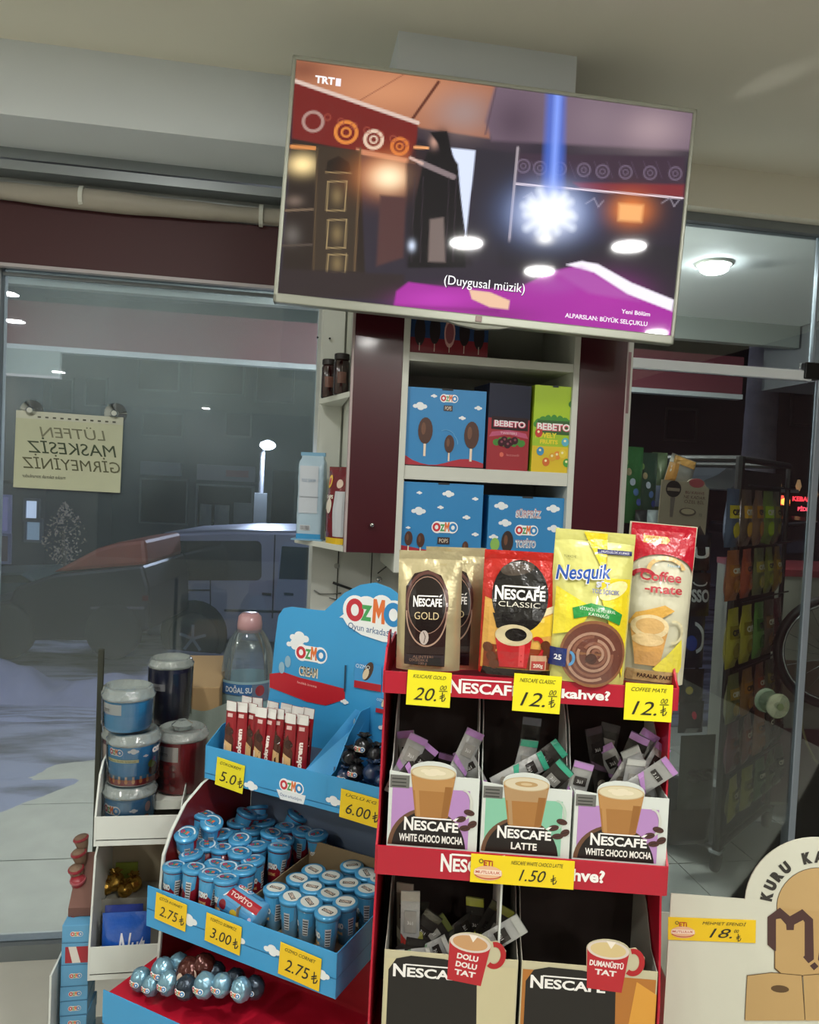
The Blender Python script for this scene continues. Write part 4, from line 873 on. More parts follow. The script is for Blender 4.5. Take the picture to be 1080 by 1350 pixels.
p.poly([(-s*.1, h*.1), (s*.7, h*.3), (s*.8, h*.12), (s*.6, h*.03)], 'e3d64a'); p.poly([(-s*.85, h*.02), (s*.75, h*.02), (s*.7, h*.09), (-s*.8, h*.09)], 'b89a6a'); p.text('PARALIK PAKET', s*.05, h*.055, '3a2a28', h=h*.025, w=s*1.1, bold=.03)
p.build('print', t, PM, PRC, cuts=(.009, .009))

# ---- stick boxes on the middle tier
def cup_glass(p, x, y, r, hgt, ctop, cmid, clow, foam):
    p.poly([(x-r, y), (x+r, y), (x+r*.72, y-hgt), (x+r*.4, y-hgt*1.06), (x-r*.4, y-hgt*1.06), (x-r*.72, y-hgt)], cmid)
    p.poly([(x-r*.97, y-hgt*.1), (x+r*.97, y-hgt*.1), (x+r*.85, y-hgt*.42), (x-r*.85, y-hgt*.42)], ctop)
    p.poly([(x+r*.55, y-hgt*.3), (x+r*.87, y-hgt*.3), (x+r*.7, y-hgt*.97), (x+r*.42, y-hgt*1.02)], clow); p.poly([(x-r*.8, y-hgt*.35), (x-r*.62, y-hgt*.35), (x-r*.5, y-hgt), (x-r*.66, y-hgt)], ctop)
    p.ell(x, y, r, r*.42, 'c9b48c', 30); p.ell(x, y, r*.93, r*.37, foam, 30)
def stickbox(name, label, q, bg, title, ctop, foam, seed, group):
    """q: four pixel corners of the front panel TL TR BR BL"""
    ly_ = .006; P4 = [NF.px(a_, b_, ly_) for a_, b_ in q]
    x0 = (P4[0][0]+P4[3][0])/2+.001; x1 = (P4[1][0]+P4[2][0])/2-.001; zb_ = z2b+.008; zt_ = (P4[0][1]+P4[1][1])/2-.002; W_ = x1-x0; H_ = zt_-zb_
    t = thing(name, label, 'stick box', M=FM(NF, (x0+x1)/2, ly_, zb_), group=group); s = W_/2
    cupx, cupr = -.002, .034; cupy = H_+.006
    out = [(-s, 0), (s, 0), (s, H_), (cupx+cupr*1.02, H_)]+[(cupx+cupr*1.02*cos(a_), cupy+cupr*.45*sin(a_)) for a_ in [pi*k/12 for k in range(13)]]+[(cupx-cupr*1.02, H_), (-s, H_+.004)]
    MB().prism(out, 0, .0012).build('front_panel', CARD, t)
    dp = .16
    for x_ in (-s, s-.0012): MB().prism([(0.001, 0), (0.001, H_-.002), (.05, H_+.0), (.09, H_+.07), (dp, H_+.12), (dp, 0)], x_, x_+.0012, 'x').build('side_panel', CARD, t)
    MB().box(-s, s, dp, dp+.0012, 0, H_+.12).build('back_panel', DARK, t); MB().box(-s, s, .001, dp, 0, .0012).build('base', CARD, t)
    p = Pr(.00003)
    p.rect(-s*.92, H_*.0, s*.80, H_*.82, bg)
    p.ell(-s*.12, -H_*.02, s*.86, H_*.56, '6a4a34', 40); p.ell(-s*.07, -H_*.03, s*.82, H_*.535, '1a1412', 40)
    p.rect(-s, -H_*.6, s, 0, 'd4dad4') if False else None
    p.rect(-s*.98, H_*.80, -s*.55, H_*.98, '6d6d68')
    for k in range(3): p.rect(-s*.94, H_*(.92-.05*k), -s*.62, H_*(.935-.05*k), '2e2e2c')
    cup_glass(p, cupx, cupy, cupr, H_*.62, ctop, 'a8763e', '96642f', foam)
    if seed == 2: p.ell(cupx, cupy, cupr*.5, cupr*.17, 'b89868', 20); p.ell(cupx, cupy, cupr*.25, cupr*.08, 'cfb890', 16)
    else:
        for dx_, dy_, r_ in ((-.1, -.05, .3), (.3, .0, .25), (-.35, .08, .22), (.05, .12, .25)): p.ell(cupx+cupr*dx_, cupy+cupr*dy_, cupr*r_, cupr*r_*.5, 'e6dcc0', 14)
    p.arc(cupx+cupr*1.35, H_*.62, cupr*.45, H_*.22, .004, 'cdd0c6' if seed != 2 else 'b9cdbc', -110, 90)
    for dx_, dy_, r_ in ((.62, .42, .5), (.8, .52, -.4), (.72, .3, .2), (.88, .36, 1.)): p.ell(s*dx_, H_*dy_, .0085, .006, '4a2c26', 14, rot=r_); p.line([(s*dx_-.005, H_*dy_-.002), (s*dx_+.005, H_*dy_+.002)], .001, '1e1210')
    nes(p, -s*.02, H_*.30, s*1.22, h=H_*.15)
    p.text(title, -s*.02, H_*.12, 'f0eee8', h=H_*.105, w=s*(1.42 if len(title) > 6 else .58), bold=.03)
    # keep ink inside the card: clip everything to the panel
    for i, (V_, F_, c_, k_) in enumerate(p.items):
        y0_ = z2t-zb_; V_ = V_.copy(); V_[:, 1] = y0_+np.maximum(V_[:, 1], 0)*(H_-y0_)/H_; V_[:, 0] = np.clip(V_[:, 0], -s, s); p.items[i] = (V_, F_, c_, k_)
    p.build('print', t, plane((0, 0, 0)))
    return t, s, H_
BX = [('choco', [(513, 1016), (633, 1026), (630, 1121), (509, 1113)], 'b58ac2', 'WHITE CHOCO MOCHA', 'b98a52', 'd9cfae', 1, 'left one of two lilac stick boxes titled white choco mocha'),
      ('latte', [(636, 1030), (755, 1042), (752, 1132), (632, 1122)], '86c4a6', 'LATTE', 'b08e64', 'd6cbb0', 2, 'green stick box titled latte in the middle of the middle tier'),
      ('choco', [(757, 1044), (882, 1050), (880, 1143), (754, 1132)], 'b58ac2', 'WHITE CHOCO MOCHA', 'b98a52', 'd9cfae', 3, 'right one of two lilac stick boxes titled white choco mocha')]
boxes = []
for b in BX: boxes.append(stickbox('stick_box', b[7], b[1], b[2], b[3], b[4], b[5], b[6], 'coffee stick boxes on the middle tier'))
SIV = mat('sachet_silver', 'a9aaa8', .3, .35, bump=.4, bscale=30); SDK = mat('sachet_dark', '35322f', .3, .3, bump=.4, bscale=30); SBG = mat('sachet_beige', '7d766a', .35, .2, bump=.4, bscale=30)
def sachet(label, M, m, capc, cap='c8a0d0', L=.115, w=.030, seed=0, group=None, accent='2a2624'):
    t = thing('coffee_sachet', label, 'sachet', M=M, group=group)
    f = pouch_fn(w, L, .004, seed, .0007, bot=.1, tops=.97)
    mb = MB().grid(lambda u, v: f((u-.5)*w, v*L, -1), 6, 12).grid(lambda u, v: f((u-.5)*w, v*L, 1), 6, 12); mb.build('wrapper', m, t, smooth=True)
    for sd in (-1, 1):
        p = Pr(.0001); p.rect(-w/2, L*.90, w/2, L, cap); p.poly([(-w/2, L*.45), (w/2, L*.30), (w/2, L*.36), (-w/2, L*.56)], capc); p.rect(-w*.3, L*(.58+.03*(seed % 3)), w*.35, L*(.74+.02*(seed % 4)), accent if seed % 3 else '8c8a84'); p.text('3ü1', 0, L*.68, 'd8d8d4', h=.005); p.ell(-w*.1, L*.2, w*.25, L*.06, '8a8478', 10)
        p.build('print', t, lambda u, v, k, sd=sd: f(u*.98, v, sd, k+.0006), PRG, cuts=(.006, .015))
    return t
lil, grn = 'b184be', '3fa082'
def put_sachets(lst, names, group):
    for i, (x_, y_, L_, ang, ly_, m_, cc_, cap_) in enumerate(lst):
        # (x_,y_) = pixel of the visible tip
        tx, tz = NF.px(x_, y_, ly_); a_ = radians(ang); bxp = tx-sin(a_)*L_; bzp = tz-cos(a_)*L_
        sachet(names[i], FM(NF, bxp, ly_, bzp, -6+3*(i % 4), 10*((i*37) % 5-2), ang), m_, cc_, cap_, L=L_, seed=i+2, group=group)
S1 = [(529, 968, .11, -14, .07, SIV, lil, lil), (553, 972, .10, 22, .05, SIV, lil, lil), (572, 990, .09, 40, .04, SDK, lil, lil), (608, 990, .09, -30, .06, SIV, lil, lil), (630, 968, .10, 24, .05, SIV, lil, lil), (590, 995, .09, 5, .09, SDK, lil, lil),
      (702, 946, .12, 4, .09, SDK, '6f7cc0', '5a5c64'), (698, 976, .10, 10, .05, SIV, grn, grn), (740, 982, .10, 48, .06, SDK, grn, grn), (722, 1006, .09, 62, .03, SIV, grn, grn), (748, 1004, .09, 40, .04, SDK, grn, grn),
      (770, 1004, .09, 12, .03, SIV, lil, lil), (785, 960, .11, -10, .09, SDK, '5a4858', '4a4448'), (806, 955, .12, 8, .10, SDK, lil, '3c3638'), (828, 985, .10, -24, .05, SIV, '8a8c86', 'a6a8a2'), (845, 965, .11, 18, .08, SDK, lil, lil), (862, 968, .11, 30, .06, SIV, lil, lil), (885, 990, .10, 34, .04, SIV, lil, lil), (884, 1004, .09, 50, .03, SIV, lil, lil), (838, 1000, .09, 6, .035, SIV, lil, 'b8bab4'), (795, 990, .09, -35, .07, SIV, lil, lil)]
N1 = []
for i in range(len(S1)):
    if i < 6: N1.append('coffee stick with lilac end, %s from the left in the left lilac box' % ORD[i])
    elif i < 11: N1.append('coffee stick %s from the left in the green latte box' % ORD[i-6])
    else: N1.append('coffee stick %s from the left in the right lilac box' % ORD[i-11])
# order the labels by tip position
def order(S, N, cuts_):
    out = [None]*len(S)
    for a_, b_ in cuts_:
        idx = sorted(range(a_, b_), key=lambda i: S[i][0])
        for r_, i in enumerate(idx): out[i] = N[a_+r_]
    return out
N1 = order(S1, N1, ((0, 6), (6, 11), (11, 21)))
put_sachets(S1, N1, 'coffee sticks on the middle tier')

# ---- bottom tier
def lowbox(label, xa_px, xb_px, ztop, bg, cx_px, cy_px, line1, tilt_mug, col2):
    ly_ = .004; x0 = NF.px(xa_px, ztop, ly_)[0]; x1 = NF.px(xb_px, ztop, ly_)[0]; zt_ = NF.px((xa_px+xb_px)/2, ztop, ly_)[1]; zb_ = z3b+.008; s = (x1-x0)/2; H_ = zt_-zb_
    t = thing('stick_box', label, 'stick box', M=FM(NF, (x0+x1)/2, ly_, zb_), group='mug picture boxes on the bottom tier')
    mx_, mz_ = NF.px(cx_px, cy_px, ly_); mx_ -= (x0+x1)/2; mz_ -= zb_; mr = .031
    out = [(-s, 0), (s, 0), (s, H_), (mx_+mr*1.7, H_), (mx_+mr*1.75, mz_-.008), (mx_+mr*1.3, mz_+.006)]+[(mx_+mr*1.03*cos(a_), mz_+mr*.5*sin(a_)) for a_ in [pi*k/12 for k in range(1, 13)]]+[(mx_-mr*.98, H_), (-s, H_)]
    MB().prism(out, 0, .0012).build('front_panel', mat('beige_card', 'c4bd9c', .6), t)
    for x_ in (-s, s-.0012): MB().prism([(0.001, 0), (0.001, H_-.002), (.04, H_+.01), (.08, H_+.06), (.16, H_+.10), (.16, 0)], x_, x_+.0012, 'x').build('side_panel', KRAFTG, t)
    MB().box(-s, s, .16, .1612, 0, H_+.12).build('back_panel', DARK, t); MB().box(-s, s, .001, .16, 0, .0012).build('base', CARD, t)
    p = Pr(.00003); p.rect(-s*.98, 0, s*.98, H_*.93, bg); p.poly([(-s*.93, 0), (s*.45, 0), (s*.4, H_*.8), (s*.2, H_-.012), (-s*.1, H_-.007), (-s*.6, H_-.006), (-s*.82, H_-.012), (-s*.93, H_-.03)], '17130f')
    if col2: p.poly([(s*.5, 0), (s, 0), (s, H_*.8), (s*.7, H_*.9)], col2)
    nes(p, -s*.30, H_-.031, s*1.12, h=.016)
    p.text('3ü1 ARADA', -s*.3, H_*.3, 'e8d8b0', h=.012)
    r_ = tilt_mug; C_ = lambda u, v: (mx_+u*cos(r_)-v*sin(r_), mz_+u*sin(r_)+v*cos(r_))
    p.arc(mx_+mr*1.2, mz_-.016, mr*.55, .021, .008, 'b01c22', -120, 110, rot=r_)
    p.poly([C_(-mr, 0), C_(mr, 0), C_(mr*.86, -.062), C_(-mr*.8, -.062)], 'b5202a'); p.ell(mx_, mz_, mr, mr*.46, 'd8ccc0', 30, rot=r_); p.ell(mx_, mz_, mr*.85, mr*.36, 'c89a6a' if not col2 else 'd6c08a', 30, rot=r_)
    p.poly([C_(-.004, .013), C_(.004, .002), C_(.01, .013)], 'efe6d8')
    for k, tx_ in enumerate(line1): p.text(tx_, C_(0, -.022-.0125*k)[0], C_(0, -.022-.0125*k)[1], 'efe6e0', h=.0085, w=.032 if len(tx_) < 5 else .05, bold=.04, rot=r_)
    for i, (V_, F_, c_, k_) in enumerate(p.items):
        V_ = V_.copy(); V_[:, 0] = np.clip(V_[:, 0], -s, s); V_[:, 1] = np.maximum(V_[:, 1], 0); p.items[i] = (V_, F_, c_, k_)
    p.build('print', t, plane((0, 0, 0)))
lowbox('left bottom-tier stick box with a tilted red mug picture', 507, 684, 1259, 'c9c09a', 620, 1243, ['DOLU', 'DOLU', 'TAT'], -.12, None)
lowbox('right bottom-tier stick box, empty, with orange edge and red mug picture', 688, 868, 1274, 'b0702c', 802, 1252, ['DUMANÜSTÜ', 'TAT'], -.06, 'd89a3a')
S2 = [(528, 1172, .15, -6, .07, SBG, 'c4bfae', '9a9688'), (541, 1178, .15, -2, .05, SIV, '8a2a24', 'a8a498'), (556, 1192, .13, 10, .09, SDK, '5a5848', '3c3a32'), (575, 1198, .11, 30, .07, SDK, '4a483c', '4a483c'), (592, 1222, .09, 55, .05, SDK, '7a7a3c', '5c6236'),
      (624, 1188, .13, -6, .08, SDK, 'b4b83c', 'a4a83a'), (660, 1192, .13, 26, .07, SDK, 'b4b83c', '54523a'), (672, 1205, .12, 32, .05, SDK, 'b4b83c', '8c9038'), (688, 1212, .12, 52, .03, SIV, '9a9c94', 'a8aaa4'), (592, 1250, .07, 65, .045, SIV, '6a8a6c', 'c6c6be'), (574, 1250, .07, 70, .04, SIV, '7d9a80', 'b6b6ae'), (549, 1235, .1, 6, .035, SDK, 'a02420', '2c2a28'), (640, 1222, .1, 60, .06, SDK, '4a4a40', '6c6a60')]
N2 = ['coffee stick %s from the left in the left bottom-tier box' % (ORD+['thirteenth'])[i] for i in range(13)]
put_sachets(S2, order(S2, N2, ((0, 13),)), 'coffee sticks on the bottom tier')

# ================================================================== boxes in the cabinet bay
CF = Fr((0, CY+.012, 0), 0)
def snackbox(name, label, px0, px1, pzt, zb_, ly_, dp, base, paint, rot=0, side=None, h=None, w=None, top=None):
    a_ = CF.px(px0, pzt, ly_); b_ = CF.px(px1, pzt, ly_); W_ = w or b_[0]-a_[0]; H_ = h or (a_[1]+b_[1])/2-zb_
    t = thing(name, label, 'snack box', M=FM(CF, (a_[0]+b_[0])/2, ly_, zb_, 0, rot))
    o = MB().box(-W_/2, W_/2, 0, dp, 0, H_).build('carton', side or base, t, bevel=.001)
    p = Pr(.00006); paint(p, W_, H_); p.build('print', t, plane((-W_/2, 0, 0)))
    MB().box(-W_*.07, W_*.07, -.001, .01, H_-.004, H_+.001).build('tab_slot', mat('slot_dark', '2a3036', .7), t)
    return t
SKY = mat('sky_blue_card', '2f86c0', .4, coat=.2); 
def popbox(p, w, h):
    p.rect(0, 0, w, h, '2f84be'); p.poly([(0, 0), (w, 0), (w, h*.07)]+[(w*(1-k/10), h*(.07+.05*sin(k*.7))) for k in range(1, 10)]+[(0, h*.13)], 'a82434'); p.rect(0, 0, w, h*.015, '2a1414')
    p.cloud(w*.16, h*.76, w*.18); p.cloud(w*.33, h*.9, w*.08); p.cloud(w*.9, h*.78, w*.1); p.cloud(w*.7, h*.64, w*.09)
    ozmo(p, w*.52, h*.88, w*.21); p.rect(w*.46, h*.72, w*.57, h*.79, '3c2c28'); p.text('POPS', w*.515, h*.755, 'e8dcc8', h=h*.045, w=w*.08)
    pop(p, w*.24, h*.38, h*.5); pop(p, w*.83, h*.35, h*.52); pop(p, w*.55, h*.25, h*.34); p.arc(w*.5, h*.38, w*.12, h*.1, w*.006, '6ab0dc', 20, 120); p.arc(w*.55, h*.3, w*.11, h*.13, w*.006, '6ab0dc', 0, 60)
def popbox2(p, w, h):
    p.rect(0, 0, w, h, '2f84be'); p.poly([(0, 0), (w, 0), (w, h*.13), (w*.6, h*.16), (w*.3, h*.12), (0, h*.17)], 'a82434')
    for x_, y_, s_ in ((.2, .86, .07), (.56, .86, .15), (.9, .81, .08), (.47, .68, .08), (.2, .62, .18), (.8, .56, .1), (.92, .34, .09), (.08, .4, .06)): p.cloud(w*x_, h*y_, w*s_)
    ozmo(p, w*.53, h*.42, w*.3); p.rect(w*.45, h*.2, w*.6, h*.29, '3c2c28'); p.text('POPS', w*.525, h*.245, 'e8dcc8', h=h*.05, w=w*.11)
    pop(p, w*.09, h*.22, h*.28); pop(p, w*.24, h*.2, h*.28); pop(p, w*.8, h*.14, h*.22); p.text('4 ÇEŞİT', w*.5, h*.07, 'd8b0b8', h=h*.04, w=w*.16)
def eggbox(p, w, h):
    p.rect(0, 0, w, h, '2f84be')
    for x_, y_, s_ in ((.16, .84, .18), (.84, .83, .18), (.22, .58, .17), (.86, .52, .17), (.08, .36, .12)): p.cloud(w*x_, h*y_, w*s_)
    p.text('SÜRPRİZ', w*.52, h*.74, 'd8e4ea', h=h*.12, w=w*.34, bold=.09); p.text('SÜRPRİZ', w*.52, h*.74, 'b88a94', h=h*.11, w=w*.32, bold=.01)
    ozmo(p, w*.5, h*.48, w*.28); p.text('TOPİTO', w*.5, h*.28, 'd8e4ea', h=h*.12, w=w*.27, bold=.09); p.text('TOPİTO', w*.5, h*.28, '9a8aa0', h=h*.11, w=w*.25, bold=.01)
    pop(p, w*.26, h*.22, h*.5, '33241f'); p.ell(w*.1, h*.25, w*.06, h*.1, '8ab858', 16); p.rect(0, 0, w, h*.04, 'a82434')
snackbox('lollipop_box', 'blue lollipop box with three chocolate lollipops, on the middle shelf', 538, 642, 513, zsh[1], .0, .13, SKY, popbox, 0, side=mat('dark_base', '241a1c', .5))
snackbox('lollipop_box', 'wide blue lollipop box on the lower shelf, left one', 532, 638, 637, zl, .0, .15, SKY, popbox2, 0)
snackbox('surprise_box', 'smaller blue surprise box on the lower shelf, right one', 645, 746, 655, zl, .006, .13, SKY, eggbox, 0)
def topbox(p, w, h):
    p.rect(0, 0, w, h, '1e3c66'); p.rect(0, 0, w, h*.3, '7a1c28')
    for k in range(5): p.ell(w*(.12+.19*k), h*(.42+.05*(k % 2)), w*.07, h*.28, '241a1c' if k != 2 else 'c89a94', 16); p.rect(w*(.115+.19*k), h*.05, w*(.125+.19*k), h*.2, 'c8b8a8')
    p.ell(w*.5, h*.42, w*.055, h*.2, '8a4a50', 14)
snackbox('lollipop_box', 'dark blue and red lollipop box on the top shelf below the television', 543, 646, 400, zsh[0], .0, .13, mat('navy_card', '1e3050', .5), topbox, 0)
def bebred(p, w, h):
    p.rect(0, 0, w, h, '20181c'); p.rect(0, 0, w, h*.60, 'a03038'); p.poly([(0, h*.60), (w, h*.60), (w, h), (0, h)], '191e34')
    p.rect(w*.08, h*.47, w*.96, h*.62, '2a1418'); p.text('BEBETO', w*.52, h*.545, 'd04868', h=h*.075, w=w*.78, bold=.09); p.text('BEBETO', w*.52, h*.545, 'efe8ea', h=h*.07, w=w*.74, bold=.03)
    p.poly([(w*.03, h*.38), (w*.1, h*.44), (w*.5, h*.47), (w*.92, h*.44), (w*.98, h*.38), (w*.85, h*.39), (w*.5, h*.42), (w*.15, h*.39)], 'c05a7c'); p.text('TWISTERS', w*.5, h*.432, 'e8d0d8', h=h*.025, w=w*.4)
    for k in range(7): p.ell(w*(.22+.1*k), h*(.32+.02*(k % 2)), w*.09, h*.04, '4a8a3c', 12, rot=.6*k)
    for x_, y_ in ((.4, .35), (.55, .33), (.48, .3), (.65, .35), (.33, .32)): p.ell(w*x_, h*y_, w*.085, h*.045, '3c1420', 16); p.ell(w*x_+.001, h*y_+.002, w*.03, h*.015, '8a4a58', 10)
    p.ell(w*.35, h*.18, w*.05, h*.028, 'd86a58', 12); p.text('lezzetli', w*.62, h*.18, 'd88a88', h=h*.025, w=w*.3)
def bebgreen(p, w, h):
    p.rect(0, 0, w, h, 'a4c41c'); p.rect(0, h*.1, w, h*.55, '9cc024'); p.rect(0, 0, w, h*.3, 'd8ba20')
    for k in range(9):
        a_ = pi*k/8; p.ell(w*(.5-.4*cos(a_)), h*(.55+.07*sin(a_)), w*.1, h*.04, '3d8a2c', 12, rot=a_)
    p.rect(w*.1, h*.44, w*.92, h*.6, '2c5a24'); p.text('BEBETO', w*.5, h*.53, 'd04868', h=h*.085, w=w*.84, bold=.09); p.text('BEBETO', w*.5, h*.53, 'f2eeea', h=h*.08, w=w*.8, bold=.03)
    p.text('LOVELY', w*.32, h*.43, 'e4d42c', h=h*.06, w=w*.52, bold=.05); p.text('FRUITS', w*.4, h*.355, 'e4d42c', h=h*.05, w=w*.44, bold=.05)
    for x_, y_, c_ in ((.8, .36, '5cb0c8'), (.62, .2, 'e08a30'), (.75, .22, 'e0c838'), (.5, .18, 'd8a428'), (.2, .24, '3c8ab4'), (.86, .12, '4a9a3c'), (.35, .12, 'd06a28'), (.14, .45, 'c4382c')): p.ell(w*x_, h*y_, w*.09, h*.05, c_, 16); p.ell(w*x_-.001, h*y_+.003, w*.03, h*.015, 'f0e8b0', 10)
    p.ell(w*.97, h*.8, w*.14, h*.05, '2f7a2a', 16)
snackbox('gummy_box', 'tall red and black gummy candy box on the middle shelf', 645, 703, 501, zsh[1]-.0, .0, .11, mat('navy_card2', '191e30', .45), bebred, 8, h=.228)
snackbox('gummy_box', 'tall lime green gummy candy box on the middle shelf', 706, 760, 504, zsh[1]-.0, -.002, .11, mat('lime_card', '9ab820', .4), bebgreen, 0, h=.232)
# bags on the lower triangle
t = thing('paper_carton', 'pale blue paper bag of sugar standing on the lower end shelf', 'bag', M=Matrix.Translation((onY(409, 712, 2.13).x, 2.13, ZB+.015)) @ Matrix.Rotation(radians(-14), 4, 'Z'))
PBm = mat('pale_blue_bag', '9db4c2', .35, coat=.3, bump=.3, bscale=18)
w2, d2_ = .036, .028; H_ = .235
def bagf(u, v):
    a_ = 2*pi*u; q = (abs(cos(a_))**.25*(1 if cos(a_) > 0 else -1), abs(sin(a_))**.25*(1 if sin(a_) > 0 else -1)); k = 1-.0*v; z_ = H_*v; dd = 1 if v < .86 else 1-(v-.86)/.14*.82
    n_ = .0012*mnoise.noise(Vector((q[0]*3, q[1]*3, v*9)))
    return ((w2*q[0])*(1-.12*(v > .93))+n_, d2_*q[1]*dd+n_, z_)
MB().grid(bagf, 40, 26).build('bag', PBm, t, smooth=True)
MB().box(-w2*.95, w2*.95, -.006, .006, H_-.002, H_+.008).build('folded_top', mat('blue_fold', '6f9cb8', .35), t)
p = Pr(.0001); p.rect(-.034, .0, .034, .018, '2f86b8'); p.rect(-.03, .075, .022, .205, 'b4bcc4'); p.rect(-.024, .028, .004, .042, 'c8ccd0')
for k in range(10): p.rect(-.023+.0026*k, .029, -.0218+.0026*k, .041, '3a3c40')
for k in range(4): p.text('şeker', -.02+.013*k, .12, '6a7078', h=.004)
p.text('TOZ ŞEKER', -.004, .165, '7d94ac', h=.008, w=.04); p.build('print', t, plane((0, -d2_-.0012, 0)), PRG)
MB().box(-.047, .04, -.034, .03, 0, .004).build('blue_base', mat('blue_fold', '2f86b8'), t)
t = thing('chips_bag', 'dark red snack bag on the lower end shelf beside the maroon door', 'bag', M=Matrix.Translation((.142, 2.03, ZB+.015)) @ Matrix.Rotation(radians(-62), 4, 'Z'))
f = pouch_fn(.085, .205, .017, 5, .0012); m = MB().grid(lambda u, v: f((u-.5)*.085, v*.205, -1), 16, 26).grid(lambda u, v: f((u-.5)*.085, v*.205, 1), 16, 26)
m.build('bag', mat('dark_red_bag', '6c121c', .25, coat=.5, bump=.3), t, smooth=True)
p = Pr(.0001); p.rect(-.042, .0, .042, .016, 'd8b41c'); p.ell(-.022, .165, .012, .018, 'e0b428', 16); p.ell(-.022, .165, .007, .011, 'c03020', 12); p.rect(.012, .02, .042, .14, 'b8bcc2'); p.ell(-.01, .1, .014, .02, 'd8cfc0', 14); p.ell(.025, .16, .012, .012, 'd8c0b0', 12); p.text('CHIPS', -.012, .125, 'f0e8dc', h=.01, bold=.04); p.rect(-.04, .03, -.03, .09, '9aa0a8')
p.build('print', t, lambda u, v, k: f(u, v, -1, k+.0008), PRG, cuts=(.008, .012))
# ================================================================== blue sweets display, turned to the left
o0 = EYE+(Vector((.167, 1.101, 1.093))-EYE)*1.22
OF = Fr(o0, -35.1); OW = .417
od = thing('sweets_display', 'blue cardboard sweets display with maroon curved side and arched cloud header', 'display stand', OF.o, OF.a)
LH = .068; S_ = .151; Z2 = -.223; DEP = .16
# top tray
MB().box(-OW, 0, 0, .0015, -LH, 0).build('top_lip', BLUE, od, bevel=.0006)
MB().box(-OW, 0, .0, DEP, -LH+.01, -LH+.012).build('top_tray_floor', mat('tray_inside', '2f6fa4', .6), od)
ext = []
MB().prism([(.0, -LH), (.0, 0), (.05, .03), (.11, .04), (DEP, .05), (DEP, -LH)], -OW, -OW+.0015, 'x').build('side_flap', BLUE, od)
MB().prism([(.0, -LH), (.0, 0), (.05, .03), (.11, .04), (DEP, .05), (DEP, -LH)], -.0015, 0, 'x').build('side_flap', BLUE, od)
# header board, arched
hy = DEP
def H(x, y): return OF.px(x, y, hy)
pts = [H(*q) for q in ((352, 930), (357, 905), (362, 850), (367, 812), (374, 802), (384, 800), (415, 804), (428, 805), (440, 794), (455, 781), (475, 771), (495, 768))]
tc_ = pts[-1]; ax_ = tc_[0]; right = [(2*ax_-a_, b_) for a_, b_ in pts[:-1]][::-1]
right = [q for q in right if q[1] > pts[2][1]]
mid = pts+[(ax_+ (ax_-pts[7][0]), pts[7][1]+.0)]
xr_ = min(.03, ax_+(ax_-pts[7][0]))
arch = [q for q in pts]+[(2*ax_-a_, b_) for a_, b_ in pts[7:-1][::-1]]+[(xr_+.0, -LH-.0)]+[(pts[0][0], -LH)]
zt_b = max(b_ for a_, b_ in arch)
MB().prism(arch[::-1], hy, hy+.003).build('header_board', BLUE, od)
MB().box(-OW, .0, hy+.0, hy+.003, -OF.o.z, -.02).build('back_board', mat('back_grey', '6f7f96', .7), od)
p = Pr(.00005)
q = H(393, 826); a_ = H(405, 838); p.cloud(H(400, 842)[0]-.01, H(400, 842)[1], .05); p.cloud(H(388, 850)[0], H(388, 850)[1], .04)
c1 = H(410, 862); ozmo(p, c1[0], c1[1], H(430, 862)[0]-H(391, 862)[0]); c1 = H(407, 885); p.text('CREAM', c1[0], c1[1], 'e8e0c8', h=.021, w=.048, bold=.06); p.text('CREAM', c1[0], c1[1], '3a3a2c', h=.018, w=.043)
r = [H(*q) for q in ((356, 906), (356, 888), (375, 886), (395, 893), (425, 900), (455, 908), (455, 922), (430, 930), (405, 925), (372, 912))]
p.poly(r[::-1], 'b81e2c'); c1 = H(405, 902); p.text('fındıklı krema', c1[0], c1[1], 'e8b8b0', h=.005, w=.05, rot=-.05)
for q in ((372, 880), (380, 872)): c1 = H(*q); p.ell(c1[0], c1[1], .008, .013, '8fb4c8', 14)
# arch logo
L_ = H(452, 815); R_2 = H(522, 832); cx = H(484, 806)
wlogo = .125
for dx_, dy_, rx_, ry_ in ((-.037, .0, .03, .031), (-.01, .004, .03, .028), (.025, .004, .03, .034), (.055, 0, .032, .03)): p.ell(cx[0]+.01+dx_, cx[1]+dy_, rx_, ry_, 'eef2f2', 24)
bx0 = cx[0]+.01
p.poly([(bx0-.075, cx[1]-.020), (bx0-.066, cx[1]-.02), (bx0-.055, cx[1]-.034), (bx0-.02, cx[1]-.050), (bx0+.03, cx[1]-.058), (bx0+.08, cx[1]-.056), (bx0+.08, cx[1]-.02), (bx0-.05, cx[1]+.0)], 'eef2f2')
p.arc(bx0-.038, cx[1], .021, .024, .0115, 'c4303e', n=24); p.text('Z', bx0-.0105, cx[1]-.001, '4aa45c', h=.033, w=.026, bold=.06)
mglyph(p, bx0+.004, cx[1]-.022, .029, .05, 'e2753a')
p.arc(bx0+.052, cx[1]+.0, .022, .025, .012, '2f8ac8', n=24)
p.text('Oyun arkadaşım Ozmo', bx0+.03, cx[1]-.038, '2c5c90', h=.0135, w=.165, rot=-.05)
